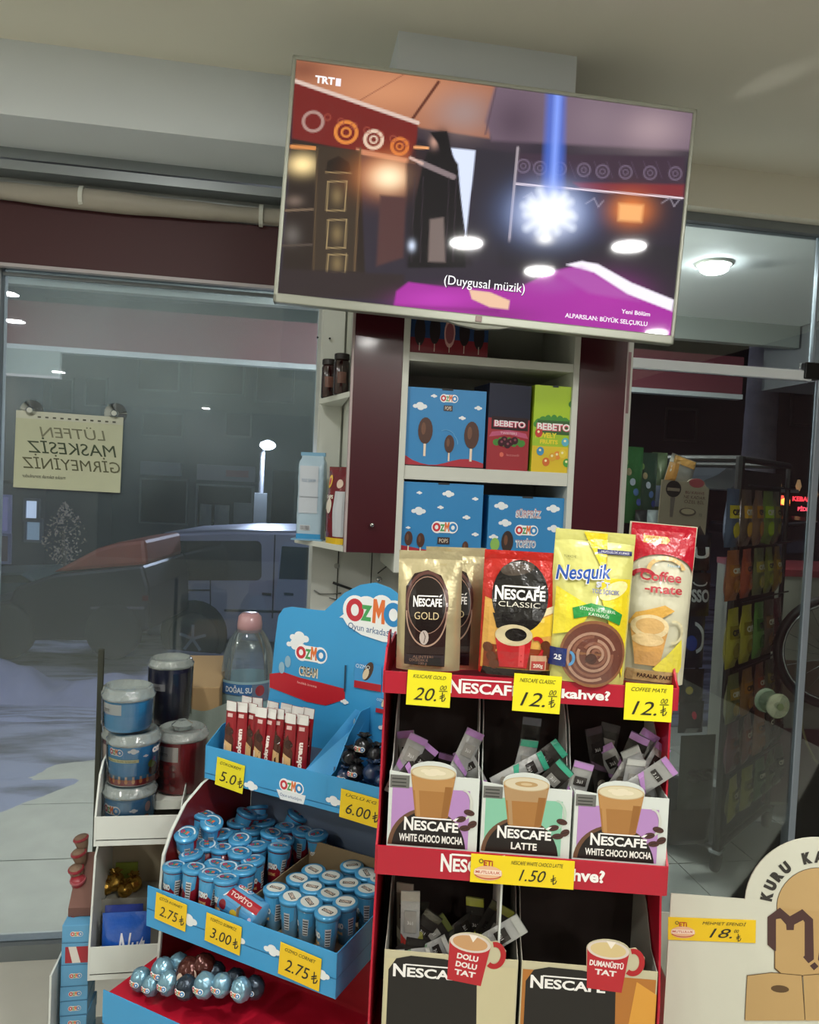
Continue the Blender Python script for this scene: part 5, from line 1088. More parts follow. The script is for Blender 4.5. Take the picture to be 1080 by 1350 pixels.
# lower right part of the header: product pictures on sky
for q, s_ in (((492, 898), .02), ((455, 925), .02), ((508, 960), .03), ((486, 980), .02)): c1 = H(*q); p.cloud(c1[0], c1[1], s_)
for (x0_, y0_), (x1_, y1_) in (((469, 872), (503, 912)), ((497, 918), (520, 943))):
    a_ = H(x0_, y0_); b_ = H(x1_, y1_); p.rect(a_[0], b_[1], b_[0], a_[1], '3f92cc'); p.rect(a_[0], b_[1], b_[0], b_[1]+(a_[1]-b_[1])*.28, 'b01e2c'); w_ = b_[0]-a_[0]
    p.ell(a_[0]+w_*.5, b_[1]+w_*.6, w_*.16, w_*.34, '4a3428', 16, rot=-.4); p.ell(a_[0]+w_*.42, b_[1]+w_*.5, w_*.1, w_*.2, 'd8c8a8', 14, rot=-.4); p.text('OZMO', a_[0]+w_*.3, a_[1]-w_*.12, 'd8e4ec', h=w_*.12)
a_ = H(456, 894); p.rect(a_[0]-.002, a_[1]-.028, a_[0]+.002, a_[1]+.028, '1b3c54')
p.build('print', od, plane((0, hy, 0)))
# lip prints
p = Pr(.00004)
c1 = OF.px(384, 1041, 0); ozmo(p, c1[0], c1[1]+.006, .052); p.poly([(c1[0]-.034, c1[1]-.006), (c1[0]+.034, c1[1]-.004), (c1[0]+.03, c1[1]-.022), (c1[0]-.024, c1[1]-.024)], 'e4ecf0'); p.text('Oyun arkadaşım', c1[0], c1[1]-.014, '2c5c90', h=.006, w=.05)
for q in ((331, 1036), (440, 1056)): c1 = OF.px(*q, 0); p.cloud(c1[0], c1[1], .034)
p.build('lip_print', od, plane((0, 0, 0)))
# lower tray
MB().box(-OW, 0, -S_, -S_+.0015, Z2-.078, Z2).build('lower_lip', BLUE, od, bevel=.0006)
MB().prism([(-S_, Z2-.078), (-S_, Z2), (.03, Z2), (.10, Z2+.04), (hy, Z2+.05), (hy, Z2-.078)], -.0015, 0, 'x').build('tray_side', BLUE, od)
MB().box(-OW, 0, -S_, hy, Z2-.045, Z2-.043).build('lower_tray_floor', mat('tray_inside', '2f6fa4', .6), od)
# maroon curved side panel with white edge, on the left
sm_ = [(.05, -LH), (.0, -LH-.01), (-.05, -LH-.035), (-.085, -LH-.075), (-.105, Z2+.04), (-.110, Z2-.02), (-.105, Z2-.10), (-.112, Z2-.2), (-.125, Z2-.32), (-.13, -OF.o.z), (hy, -OF.o.z), (hy, -LH)]
MB().prism(sm_, -OW-.0035, -OW-.001, 'x').build('side_panel', mat('side_maroon', '6e1a1c', .35, coat=.3), od)
m = MB(); ed = sm_[:10]
for i in range(9):
    (y0, z0), (y1, z1) = ed[i], ed[i+1]; d = Vector((0, y1-y0, z1-z0)).normalized(); n_ = Vector((0, -d.z, d.y))*.0045
    m.prism([(y0, z0), (y1, z1), (y1-abs(n_.y), z1+n_.z*.0), (y0-abs(n_.y), z0)], -OW-.006, -OW+.0, 'x')
m.build('panel_edge', CARD, od)
MB().box(-.006, -.003, .05, hy, -OF.o.z, -LH).build('side_panel', MATS['back_grey'], od)
# blue sloped divider of the top tray
dv = OF.px(440, 1000, .02)[0]
MB().prism([(.0, -LH+.012), (.0, -.01), (.03, .0), (.075, .055), (.12, .09), (DEP, .09), (DEP, -LH+.012)], dv-.0015, dv, 'x').build('divider', BLUE, od)
MB().add([(dv-.055, .004, -.006), (dv+.003, .02, -.03), (dv-.0, DEP-.01, .075), (dv-.018, DEP-.03, .09)], [(0, 1, 2, 3)]).build('sloped_flap', mat('flap_blue', '4aa2d8', .4), od)
p = Pr(.0001); ozmo(p, .085, .045, .03)
for q in ((.03, .0), (.06, .02), (.1, .075), (.04, -.03), (.13, .02)): p.ell(q[0], q[1], .004, .006, 'e4ecf0', 12)
p.build('divider_print', od, lambda u, v, k: Vector((dv-.0016-k, u, v)))
# chocolate cream bars
def bar(label, x, y, z, lean, yaw, seed):
    t = thing('chocolate_bar', label, 'chocolate bar', M=FM(OF, x, y, z, -3, yaw, lean), group='upright chocolate cream bars')
    w, h, T = .0265, .148, .0075
    f = pouch_fn(w, h, T, seed, .0005, bot=.5, tops=.94)
    MB().grid(lambda u, v: f((u-.5)*w, v*h, -1), 8, 16).grid(lambda u, v: f((u-.5)*w, v*h, 1), 8, 16).build('wrapper', mat('bar_maroon', '8c1722', .3, coat=.3), t, smooth=True)
    p = Pr(.00008)
    p.rect(-w/2, h*.87, w/2, h, 'dcdcd8'); p.rect(-w*.2, h*.79, w*.25, h*.84, 'd8b8b4')
    if seed % 3 == 1:
        p.text('çokokrem', 0, h*.38, 'f0e4dc', h=.011, w=.078, rot=pi/2, bold=.05); p.ell(w*.2, h*.1, w*.22, h*.04, '5a3020', 12)
    else:
        p.poly([(-w*.45, h*.1), (w*.4, h*.05), (w*.42, h*.5), (0, h*.72), (-w*.45, h*.62)], '4a2418'); p.poly([(-w*.42, h*.12), (w*.36, h*.06), (w*.34, h*.42), (-w*.3, h*.48)], 'd9b27c')
        p.ell(w*.1, h*.6, w*.3, h*.06, '381a12', 12, rot=.6); p.ell(w*.16, h*.13, w*.24, h*.035, '8a8a40', 12); p.rect(-w*.38, h*.14, -w*.18, h*.42, 'e8d4c0'); p.rect(-w*.4, h*.02, -w*.1, h*.08, 'e4dcd4')
    p.build('print', t, lambda u, v, k: f(u, v, -1, k+.0006), PRG, cuts=(.006, .012))
    MB().grid(lambda u, v: f((u-.5)*w, h*(.94+.06*v), -1, .001), 4, 2).build('crimped_end', CARD, t)
bz = -LH+.013
fxs = [303, 317, 329, 341, 353, 366, 381, 397]
for i, px_ in enumerate(fxs):
    x_ = OF.px(px_, 985, .018+.006*(i % 3))[0]; bar('upright chocolate bar, %s from the left in the front row of the top blue tray' % ORD[i], x_, .018+.006*(i % 3), bz, (-1+.6*i % 3)-1, RN.uniform(-8, 8), i)
for i, px_ in enumerate((322, 338, 354, 372, 388, 402)):
    x_ = OF.px(px_, 960, .055)[0]; bar('chocolate bar with only its white end showing, %s from the left in the back row' % ORD[i], x_, .052+.004*(i % 2), bz+.004, RN.uniform(-3, 3), RN.uniform(-8, 8), 10+i)
# wrapped dark sweets, right compartment
DKB = mat('navy_wrap', '1d3354', .2, coat=.5, bump=.5, bscale=30)
def wrapped(label, fr, x, y, z, r, m, seed, sq=1.0, grp=None, prt=None, name='wrapped_sweet', cat='sweet', tw=True):
    t = thing(name, label, cat, M=FM(fr, x, y, z+r*.9*sq, 0, seed*41 % 360, 0), group=grp)
    MB().grid(lambda u, v: tuple(Vector((cos(2*pi*u)*sin(pi*v), sin(2*pi*u)*sin(pi*v), cos(pi*v)*sq))*(r*(1+.10*mnoise.noise(Vector((cos(2*pi*u)*2.5*sin(pi*v), sin(2*pi*u)*2.5*sin(pi*v), cos(pi*v)*2.5+seed)))))), 22, 14).build('foil', m, t, smooth=True)
    if tw:
        MB().grid(lambda u, v: (cos(2*pi*u)*r*(.15+.5*v)*(1+.25*cos(10*pi*u)), sin(2*pi*u)*r*(.15+.5*v)*(1+.25*cos(10*pi*u)), r*sq*(.92+.35*v)), 24, 3).build('twist', m, t, smooth=True)
    if prt:
        a_ = -fr.a-radians(seed*41 % 360); Rm = Matrix.Rotation(-radians(seed*41 % 360), 3, 'Z')
        p = Pr(.0001); prt(p, r)
        def mp_(u, v, k): 
            q = Vector((u, -sqrt(max(0, (r*1.1)**2-u*u-v*v))-k*1.0, v)); return Rm @ q
        p.build('print', t, mp_, PRG, cuts=(r*.2, r*.2))
    return t
def ozp(p, r): ozmo(p, 0, r*.1, r*1.1)
spots = [(462, 1000, .05, .018), (480, 985, .07, .02), (496, 996, .06, .018), (470, 1018, .035, .018), (492, 1020, .035, .02), (455, 1024, .03, .016), (505, 1030, .03, .017)]
for i, (x_, y_, ly_, r) in enumerate(spots):
    X_, Z_ = OF.px(x_, y_, ly_); wrapped('dark wrapped chocolate %s, in the top blue tray' % ['at the upper left', 'on the very top', 'at the upper right', 'low in the middle', 'low at the right', 'at the left front corner', 'at the right front corner'][i], OF, min(X_, -.018), ly_, Z_-r*.9, r, mat('dark_foil', '2a2c30', .2, .5, bump=.6, bscale=30) if i < 4 else DKB, i+1, grp='dark wrapped chocolates in the top blue tray', prt=ozp if i in (1, 3, 5) else None)
t = thing('sweet_bag', 'navy bag of sweets lying behind the right end of the top blue lip', 'bag', M=FM(OF, OF.px(478, 1040, .02)[0]-.0, .055, -LH+.02, -60, 0, 4))
f = pouch_fn(.085, .07, .016, 3, .002); MB().grid(lambda u, v: f((u-.5)*.085, v*.07, -1), 18, 14).grid(lambda u, v: f((u-.5)*.085, v*.07, 1), 18, 14).build('bag', DKB, t, smooth=True)
p = Pr(.0001); ozmo(p, -.016, .03, .035); p.build('print', t, lambda u, v, k: f(u, v, -1, k+.001), PRG, cuts=(.006, .006))
lab(OF, (303, 1022), 37, 'crooked yellow label marked 50 at the left end of the top blue lip', ly=-.002, asp=.82, roll=4, top='ÇOKOKREM', big='5.0', sup=False, col='e8da22')
lab(OF, (475.5, 1066), 55, 'yellow label marked 6.00 at the right end of the top blue lip', ly=-.002, asp=.62, roll=2, top='ÜÇLÜ KG', big='6.00', sup=False, col='efcf1a')
ly2 = -S_-.002
p = Pr(.00004)
for q, s_ in (((249, 1213), .04), ((313, 1238), .035), ((359, 1253), .035), ((425, 1285), .03)): c1 = OF.px(*q, -S_); p.cloud(c1[0], c1[1], s_)
p.build('lower_lip_print', od, plane((0, -S_, 0)))
lab(OF, (225, 1202), 41, 'yellow label marked 2.75 at the left end of the lower blue lip', ly=ly2, asp=.68, roll=3, top='ÇİTİR KORNET', big='2.75', sup=False, col='f0c81c')
lab(OF, (294, 1231), 47, 'yellow label marked 3.00 in the middle of the lower blue lip', ly=ly2, asp=.66, roll=3, top='TOPİTO SÜRPRİZ', big='3.00', sup=False, col='f0c81c')
lab(OF, (395, 1274), 55, 'yellow label marked 2.75 at the right end of the lower blue lip', ly=ly2, asp=.68, roll=3, top='OZMO CORNET', big='2.75', sup=False, col='f0c81c')

# ---- small chocolate cups
CUPB = mat('cup_red', '7c1420', .3, coat=.4); LIDM = mat('lid_blue', '4a9ccc', .28, .2, coat=.4)
CH, CR = .072, .0225
def make_cup(white):
    t = thing('chocolate_cup', '', 'chocolate cup')
    prof = [(CR*.62, 0), (CR*.66, .001), (CR*.93, CH-.004)]
    MB().lathe(prof, n=22).build('cup_body', CUPB if not white else mat('cup_grey_blue', '4d7f9e', .3, coat=.4), t, smooth=True)
    MB().lathe([(CR*.93, CH-.007), (CR*1.03, CH-.006), (CR*1.05, CH-.001), (CR*.98, CH+.0008), (.0004, CH+.0012)], n=26, cap=False).build('lid', LIDM, t, smooth=True)
    p = Pr(.0001)
    if white:
        p.ell(0, 0, CR*.78, CR*.72, 'cfd6cf', 24); p.rect(-CR*.5, -CR*.22, CR*.5, CR*.16, '3a4a50'); p.text('OZMO', 0, -CR*.0, 'c8b8a8', h=CR*.28, w=CR*.85, bold=.05)
    else:
        p.arc(0, 0, CR*.8, CR*.8, CR*.14, 'cfe0ea', 20, 200); ozmo(p, 0, 0, CR*1.1, ring='2e6f9c'); p.arc(0, 0, CR*.62, CR*.62, CR*.08, 'b8d4e2', 200, 340)
    p.build('lid_print', t, plane((0, 0, CH+.0009), (1, 0, 0), (0, 1, 0), (0, 0, 1)), PRG)
    p = Pr(.0001); R = CR*.8
    p.poly([(-R*1.4, CH*.88), (R*1.5, CH*.88), (R*1.5, CH*.55), (R*.6, CH*.4), (-R*.3, CH*.62), (-R*1.4, CH*.3)], '4a9ccc')
    p.rect(R*.55, CH*.28, R*1.1, CH*.72, 'c8cccc')
    for k in range(6): p.rect(R*.6, CH*(.3+.07*k), R*1.05, CH*(.33+.07*k), '4a4a4c')
    p.text('OZMO', -R*.45, CH*.55, 'e0e4e0', h=CH*.15, w=R*1.1, bold=.08); p.text('cornet', -R*.45, CH*.35, 'd8b070', h=CH*.1, w=R*.9, bold=.03); p.poly([(-R*2.6, CH*.9), (-R*1.7, CH*.9), (-R*1.9, CH*.3), (-R*2.5, CH*.4)], '4a9ccc')
    p.build('side_print', t, lambda u, v, k: Vector(((CR*.62+CR*.31*v/CH+.0005+k)*sin(u/R), -(CR*.62+CR*.31*v/CH+.0005+k)*cos(u/R), v)), PRG, cuts=(.004, 0))
    return t
ca, cbp = make_cup(False), make_cup(True); used = {id(ca): 0, id(cbp): 0}
def put_cup(proto, M, label, group):
    c_ = clone(proto) if used[id(proto)] else proto; used[id(proto)] = 1
    c_.matrix_world = M; c_['label'] = label; c_['group'] = group; return c_
Z3_ = Z2-.043
right_px = [[(800, 485), (720, 440), (650, 420), (580, 388)], [(885, 440), (805, 408), (740, 375), (668, 345)], [(970, 392), (890, 362), (820, 335), (745, 305)], [(1030, 345), (965, 320), (905, 290)]]
rown = ['front', 'second', 'third', 'rear']
zt3 = Z3_+CH
for r_, row in enumerate(right_px):
    for k, (zx, zy) in enumerate(row):
        X_, Y_ = OF.pz(180+zx/3.176, 1050+zy/3.176, zt3)
        put_cup(cbp, FM(OF, min(X_, -.026), Y_, Z3_+.0005, RN.uniform(-3, 3), RN.uniform(-50, 50), RN.uniform(-3, 3)), 'blue cup with white lid in the brown carton, %s row, %s from the right' % (rown[r_], ORD[k]), 'cups with white lids in the brown carton')
# brown inner carton around them (open top)
q = [OF.pz(180+zx/3.176, 1050+zy/3.176, Z3_) for zx, zy in ((560, 560),)][0]
ic = thing('inner_carton', 'open brown carton holding the white-lidded cups in the lower blue tray', 'carton', OF.o, OF.a)
cx0, cx1, cy0, cy1 = -.212, -.004, -S_+.004, .085
for a_ in ((cx0, cx0+.0015, cy0, cy1, Z3_, Z3_+.055), (cx0, cx1, cy1, cy1+.0015, Z3_, Z3_+.085)): MB().box(*a_).build('wall', mat('carton_brown', '8d7a5c', .8), ic)
MB().box(cx0, cx1, cy0, cy1, Z3_, Z3_+.0005).build('base', MATS['carton_brown'], ic)
# left cluster: zigzag rows of cups
n_ = 0; lcups = []
for r_ in range(6):
    for k in range(5):
        x_ = -OW+.034+k*.0415+(.0205 if r_ % 2 else 0)*.6; y_ = -S_+.030+r_*.0455
        if x_ > cx0-.02 and y_ < cy1+.02: continue
        lift = RN.uniform(0, .012)+(.008 if r_ > 2 else 0)
        put_cup(ca, FM(OF, x_+RN.uniform(-.002, .002), y_, Z3_+lift+.001, RN.uniform(-9, 3), RN.uniform(-60, 60), RN.uniform(-6, 6)), 'blue cup in the left cluster, %s row, %s from the left' % (['front', 'second', 'third', 'fourth', 'fifth', 'rear'][r_], ORD[k]), 'blue cups in the left cluster'); n_ += 1
for i, (zx, zy, dz, ti, ro) in enumerate(((205, 138, .045, 14, 8), (245, 82, .055, -8, 6), (295, 85, .052, 12, 16), (400, 70, .04, -20, 10), (500, 60, .035, -24, -14), (600, 70, .03, -20, 20))):
    X_, Y_ = OF.pz(180+zx/3.176, 1050+zy/3.176, zt3+dz)
    put_cup(ca, FM(OF, X_, Y_+.01, Z3_+dz, ti, RN.uniform(-30, 30), ro), 'cup lying tilted on top of the left cluster, %s from the left' % ORD[i], 'cups heaped on top of the left cluster')
# roll pack leaning at the carton front
X_, Z_ = OF.px(322, 1182, -S_+.035)
t = thing('surprise_pack', 'blue and red roll-shaped sweet pack lying between the two groups of cups', 'sweet pack', M=FM(OF, X_, -S_+.038, Z3_+.040, 0, -4, 12))
ln_ = .088; rr_ = .026
Mr = Matrix.Rotation(pi/2, 4, 'Y')
MB().lathe([(.004, -ln_/2), (rr_*.96, -ln_/2+.002), (rr_, -ln_/2+.006), (rr_, ln_/2-.006), (rr_*.96, ln_/2-.002), (.004, ln_/2)], n=26, M=Mr).build('roll', mat('pack_blue', '5b9cc6', .3, coat=.4), t, smooth=True)
p = Pr(.0001)
# u along length, v around (0 = facing front)
def rollmap(u, v, k): a_ = v/rr_; return Vector((u, -(rr_+.0006+k)*cos(a_), (rr_+.0006+k)*sin(a_)))
p.rect(-.04, .018, .042, .034, 'a01e2c'); p.ell(-.036, .024, .006, .009, 'dfe6ea', 14); p.rect(-.03, .044, .03, .058, '4a90bc'); ozmo(p, -.01, .048, .03); p.rect(-.042, -.012, .042, .012, '4a90c2'); p.ell(-.03, .002, .008, .009, '7d1a24', 16); p.ell(-.002, -.002, .009, .008, 'd8b838', 16); p.ell(.02, -.004, .008, .006, 'b8c838', 14); p.rect(-.01, -.020, .04, -.010, '8c1c3c'); p.ell(.034, .006, .004, .004, 'd8c0d8', 10)
p.text('TOPİTO', .0, .026, 'e0c0bc', h=.007, w=.05, bold=.03)
p.build('print', t, rollmap, PRG, cuts=(0, .006))
# bottom tier: red tray back with foil eggs
MB().box(-OW*.62, 0, -.02, -.018, Z2-.243, Z2-.09).build('bottom_riser', mat('riser_red', '9c1624', .5), od)
eggm = [mat('egg_foil_blue', '7fa8bc', .22, .55, bump=.5, bscale=30), mat('egg_foil_brown', '4c2620', .2, .4, bump=.5, bscale=30), mat('egg_foil_dark', '35404c', .22, .5, bump=.5, bscale=30)]
eggs = [(186, 1292, -.17, .019, 0), (215, 1281, -.16, .021, 0), (236, 1274, -.13, .02, 0), (250, 1283, -.155, .024, 1), (268, 1279, -.14, .024, 1), (284, 1285, -.13, .019, 2), (310, 1294, -.13, .019, 2), (222, 1297, -.18, .019, 0), (292, 1300, -.17, .018, 0), (200, 1300, -.18, .017, 0), (270, 1300, -.18, .02, 0), (336, 1303, -.14, .018, 2), (246, 1303, -.19, .019, 2), (318, 1306, -.17, .018, 0)]
eggs.sort(key=lambda e: e[0]); zfl = min(OF.px(e[0], e[1], e[2])[1]-e[3]*1.12 for e in eggs)-.001
MB().box(-OW-.04, 0, -S_-.06, hy, zfl-.003, zfl).build('bottom_tray_floor', RED, od); MB().box(-OW-.04, 0, -S_-.062, -S_-.06, zfl-.05, zfl+.012).build('bottom_lip', BLUE, od)
for i, (x_, y_, ly_, r, mi) in enumerate(eggs):
    X_, Z_ = OF.px(x_, y_, ly_); wrapped('foil chocolate egg %s from the left on the bottom tier' % (ORD+['thirteenth', 'fourteenth'])[i], OF, X_, ly_, Z_-r*.95, r, eggm[mi], i+3, 1.15, 'foil wrapped chocolate eggs', prt=ozp if mi != 1 else (lambda p, r: p.ell(0, 0, r*.3, r*.5, 'c8b0a0', 12)), name='chocolate_egg', cat='chocolate egg', tw=False)

# ================================================================== white carton trays by the window
WF = Fr((-.358, 1.655, .0), 0)
wt = thing('carton_rack', 'tower of white cardboard trays beside the left window', 'display rack', WF.o, 0)
def P2(x, y, ly=0): return WF.px(x, y, ly)
for i, (yt, yb, yi, xl, xr2) in enumerate(((1077, 1116, 1005, 127, 203), (1249, 1293, 1112, 119, 194))):
    a_ = P2(xl, yt); b_ = P2(xr2, yt-3); zt_ = a_[1]; zb_ = P2(xl, yb)[1]; dep = .20; x0, x1 = a_[0], b_[0]+.055
    MB().box(x0, x1, 0, .002, zb_, zt_).build('tray_front', CARD, wt, bevel=.0006)
    hi = P2(xl-5, yi, .05)[1]
    MB().prism([(0, zb_), (0, zt_), (.03, hi-.02), (.06, hi), (dep, hi+.01), (dep, zb_)], x0-.004, x0, 'x').build('tray_side', CARD, wt); MB().prism([(0, zb_), (0, zt_), (.03, zt_+.02), (dep, zt_+.05), (dep, zb_)], x1-.002, x1, 'x').build('tray_side', CARD, wt)
    MB().box(x0, x1, 0, dep, zb_+.012, zb_+.014).build('tray_floor', KRAFTG, wt); MB().box(x0, x1, dep, dep+.002, zb_, (hi if i == 0 else hi+.04)-.0).build('tray_back', mat('tray_back_tan', 'a49a82', .8), wt)
    if i == 0: ZA, XA0, XA1 = zb_+.0145, x0, x1
    else: ZBt, XB0, XB1 = zb_+.0145, x0, x1
q0 = P2(131, 858, .19); q1 = P2(128, 1010, .19)
MB().box(q1[0]-.009, q1[0]+.004, .205, .215, .0, q0[1]).build('post', mat('post_dark', '2c3026', .6), wt, bevel=.002)
MB().box(XB0-.0, XB1, .002, .20, P2(120, 1116)[1]-.02, P2(120, 1116)[1]-.018).build('tray_ceiling', mat('tray_tan', '8d7a58', .8), wt) if False else None
MB().box(XB0, XB1, .095, .097, ZBt, P2(150, 1185, .095)[1]).build('partition', KRAFTG, wt)
# tubs
def tub(name, label, x, y, z, r, h, lidh, colr, paint, group=None, lidc=None):
    t = thing(name, label, 'tub', M=FM(WF, x, y, z), group=group)
    MB().lathe([(r*.86, 0), (r*.9, .002), (r*.97, h)], n=36).build('tub_body', mat('tub_'+colr, colr, .3, coat=.3), t, smooth=True)
    MB().lathe([(r*.97, h-.004), (r*1.05, h-.003), (r*1.07, h+.004), (r*1.0, h+.007), (r*.97, h+lidh), (r*.86, h+lidh+.004), (r*.8, h+lidh*.6), (.001, h+lidh*.6)], n=36, cap=False).build('lid', lidc or GLCL, t, smooth=True)
    MB().lathe([(r*1.0, .0), (r*1.03, .004), (r*1.05, h*.99)], n=30, cap=False).build('clear_sleeve', GLC, t, smooth=True)
    p = Pr(.0001); paint(p, r, h); p.build('print', t, cylmap(r*.9+.0006, r*.97+.0006, h), PRG, cuts=(r*.12, 0))
    return t
GLCL = mat('clear_lid', 'aeb8b4', .08, .0, trans=.45, bump=.8, bscale=40, coat=.6)
def tub_blue1(p, r, h):
    p.text('Bfun', -r*.75, h*.7, '3a3a3c', h=.008); p.rect(-r*1.2, h*.55, -r*.1, h*.88, 'cdd3d6'); p.text('rem', -r*.8, h*.7, '3a3c44', h=.010, w=.018); p.rect(-r*.1, h*.4, r*1.4, h*.9, '3f9fd6'); p.rect(-r*1.5, h*.1, r*1.5, h*.5, '4aa4da'); p.rect(-r*1.5, h*.1, -r*1.3, h*.8, 'b02838')
def tub_blue2(p, r, h):
    p.rect(-r*1.5, h*.25, r*1.5, h*.98, '2c8cc8'); ozmo(p, -r*.55, h*.82, r*.6); p.cloud(r*.15, h*.86, r*.4); p.cloud(r*.6, h*.72, r*.2); p.rect(-r*.95, h*.58, r*.35, h*.66, 'd8d8a0'); p.text('kakaolu fındık kreması', -r*.3, h*.62, '5a6a30', h=.004, w=r*1.1)
    p.rect(-r*1.5, 0, r*1.5, h*.16, '8c2024')
    for k in range(7): p.rect(-r*.9+k*r*.26, h*.1, -r*.82+k*r*.26, h*.24, 'd8c4b0'); p.ell(-r*.86+k*r*.26, h*.12, r*.06, h*.06, 'd88a4a', 10)
    p.ell(r*.95, h*.35, r*.22, h*.16, '5a3a28', 16); p.ell(r*.85, h*.5, r*.16, h*.1, '6a8a3c', 12); p.ell(r*.95, h*.6, r*.08, h*.06, '8a6ab0', 12); p.rect(-r*1.5, -.0, r*1.5, h*.02, 'd0d0cc')
    p.text('OZ', r*1.05, h*.84, 'e8ecec', h=.012, bold=.1)
def tub_blue3(p, r, h):
    p.rect(-r*1.5, 0, r*1.5, h*.9, '3a7fb0'); ozmo(p, -r*.62, h*.66, r*.8); p.text('mini kek', -r*.5, h*.4, '2a6090', h=.006); p.ell(-r*.1, h*.14, r*.36, h*.16, 'c8b090', 18); p.ell(-r*.05, h*.28, r*.24, h*.14, '5a4434', 14); p.ell(r*.6, h*.3, r*.32, h*.16, '2c3448', 16); p.ell(r*.8, h*.4, r*.15, h*.1, '6a4434', 12); p.ell(r*.85, h*.7, r*.13, h*.14, 'c8a8a8', 14); p.cloud(r*.3, h*.66, r*.3)
X_, _ = P2(171, 1060, .06); hT = .082; lh = .018; rT = .054
st = thing
zA = ZA
tub('sweets_tub', 'lowest blue tub of the stack of three in the upper white tray', X_, .062, zA, rT, hT, lh, '3a7fb0', tub_blue3, 'stack of three blue sweets tubs')
tub('sweets_tub', 'middle blue tub of the stack of three, with a row of red and orange pictures', P2(176, 990, .06)[0], .062, zA+hT+lh+.008, rT, hT+.006, lh, '2c8cc8', tub_blue2, 'stack of three blue sweets tubs')
tub('sweets_tub', 'top blue tub of the stack of three, with a small white label', P2(170, 920, .06)[0], .062, zA+2*(hT+lh+.008)+.006, rT*.97, hT-.012, lh, '3a9ad6', tub_blue1, 'stack of three blue sweets tubs')
def tub_dark(p, r, h):
    p.rect(-r*.9, h*.6, -r*.1, h*.72, 'c8c8cc'); p.text('rem', -r*.5, h*.66, '3a3a44', h=.008); p.rect(r*.2, h*.1, r*1.2, h*.9, '1c2040')
def tub_red(p, r, h):
    p.rect(-r*1.5, h*.62, r*.0, h*.9, 'c8c4c4'); p.text('rem', -r*.6, h*.76, '3a2a30', h=.010); p.rect(r*.1, h*.0, r*1.5, h*.95, 'a8202c')
    for k in range(16): p.ell(-r*.9+(k % 4)*r*.24, h*.12+(k//4)*h*.13, r*.11, h*.06, '7d1a20' if k % 2 else 'c4383c', 10)
for i, (yp, yy, nm) in enumerate(((1020, .15, 'lower'), (960, .15, 'middle'), (900, .15, 'upper'))):
    tub('sweets_tub', '%s clear-lidded tub half hidden behind the left side of the blue stack' % nm, P2(163, yp, .165)[0], .168, zA+i*(.098), .046, .072, .016, '6a3a44', lambda p, r, h: (p.rect(-r*1.4, h*.2, -r*.5, h*.8, 'b8a8a4'), p.rect(-r*1.5, 0, -r*.6, h*.2, 'a03040')), 'tubs behind the blue stack')
# carton box and cloth behind, with the tall tubs and water jug on it
BF = Fr((0, 0, 0), 0)
cbx = thing('cardboard_box', 'brown cardboard box with a grey cloth over its front, under the water bottle', 'cardboard box', (0, 0, 0))
b0_ = onY(205, 910, 2.02); b1_ = onY(290, 905, 2.02); zbx = onY(270, 906, 2.02).z
MB().box(b0_.x, b1_.x, 2.02, 2.38, .3, zbx).build('carton', mat('box_brown', 'ab8f66', .8), cbx, bevel=.003)
zcl = onY(260, 932, 2.0).z
MB().grid(lambda u, v: (b0_.x-.01+(b1_.x-b0_.x+.03)*u, 2.005-.012*v+.006*mnoise.noise(Vector((u*6, v*4, 0))), zcl+.012*sin(u*7)-.34*v), 30, 16).build('cloth', mat('grey_green_cloth', '8d9a90', .7, bump=.2), cbx, smooth=True)
tbl = thing('low_counter', 'pale low counter carrying the cardboard box by the window', 'counter', (0, 0, 0))
MB().box(b0_.x-.02, b1_.x+.02, 1.99, 2.40, 0, .3).build('body', WHITE, tbl, bevel=.003)
zwb = onY(330, 950, 2.16).z; MB().box(b1_.x+.022, b1_.x+.24, 2.02, 2.38, 0, zwb).build('raised_end', WHITE, tbl, bevel=.003)
X_, Z_ = P2(226, 905, .33); zb_ = P2(226, 955, .33)[1]
def freetub(label, px, pyt, pyb, Y, r, col, paint, ped=None):
    a_ = onY(px, pyt, Y); b_ = onY(px, pyb, Y); h = a_.z-b_.z
    t = tub('sweets_tub', label, a_.x-WF.o.x, Y-WF.o.y, b_.z, r, h-.014, .014, col, paint); return a_, b_, t
r1 = (onY(250, 900, 1.93).x-onY(198, 900, 1.93).x)/2*.95
sh = thing('side_shelf', 'narrow grey shelf carrying the red and navy tubs beside the cardboard box', 'shelf', (0, 0, 0))
a_, b_, RT = freetub('red tub with a dark domed lid right of the blue stack', 240, 960, 1036, 1.80, .058, 'a8202c', tub_red)
MB().box(a_.x-.075, a_.x+.06, 1.72, 1.985, b_.z-.02, b_.z-.0005).build('board', WHITE, sh); MB().box(a_.x-.01, a_.x+.05, 1.80, 1.88, 0, b_.z-.02).build('post', WHITE, sh)
MB().lathe([(.02, 0), (.024, .01), (.01, .02)], c=(0, 0, a_.z-b_.z), n=14).build('lid_knob', GLCL, RT)
a2, b2, _t = freetub('tall navy tub with a clear lid right of the blue stack', 226, 868, 948, 1.93, .052, '20244a', tub_dark)
MB().lathe([(.045, b_.z), (.045, b2.z-.0005)], c=(a2.x, 1.93, 0), n=24).build('tin', mat('dark_tin', '1d2034', .35), sh)
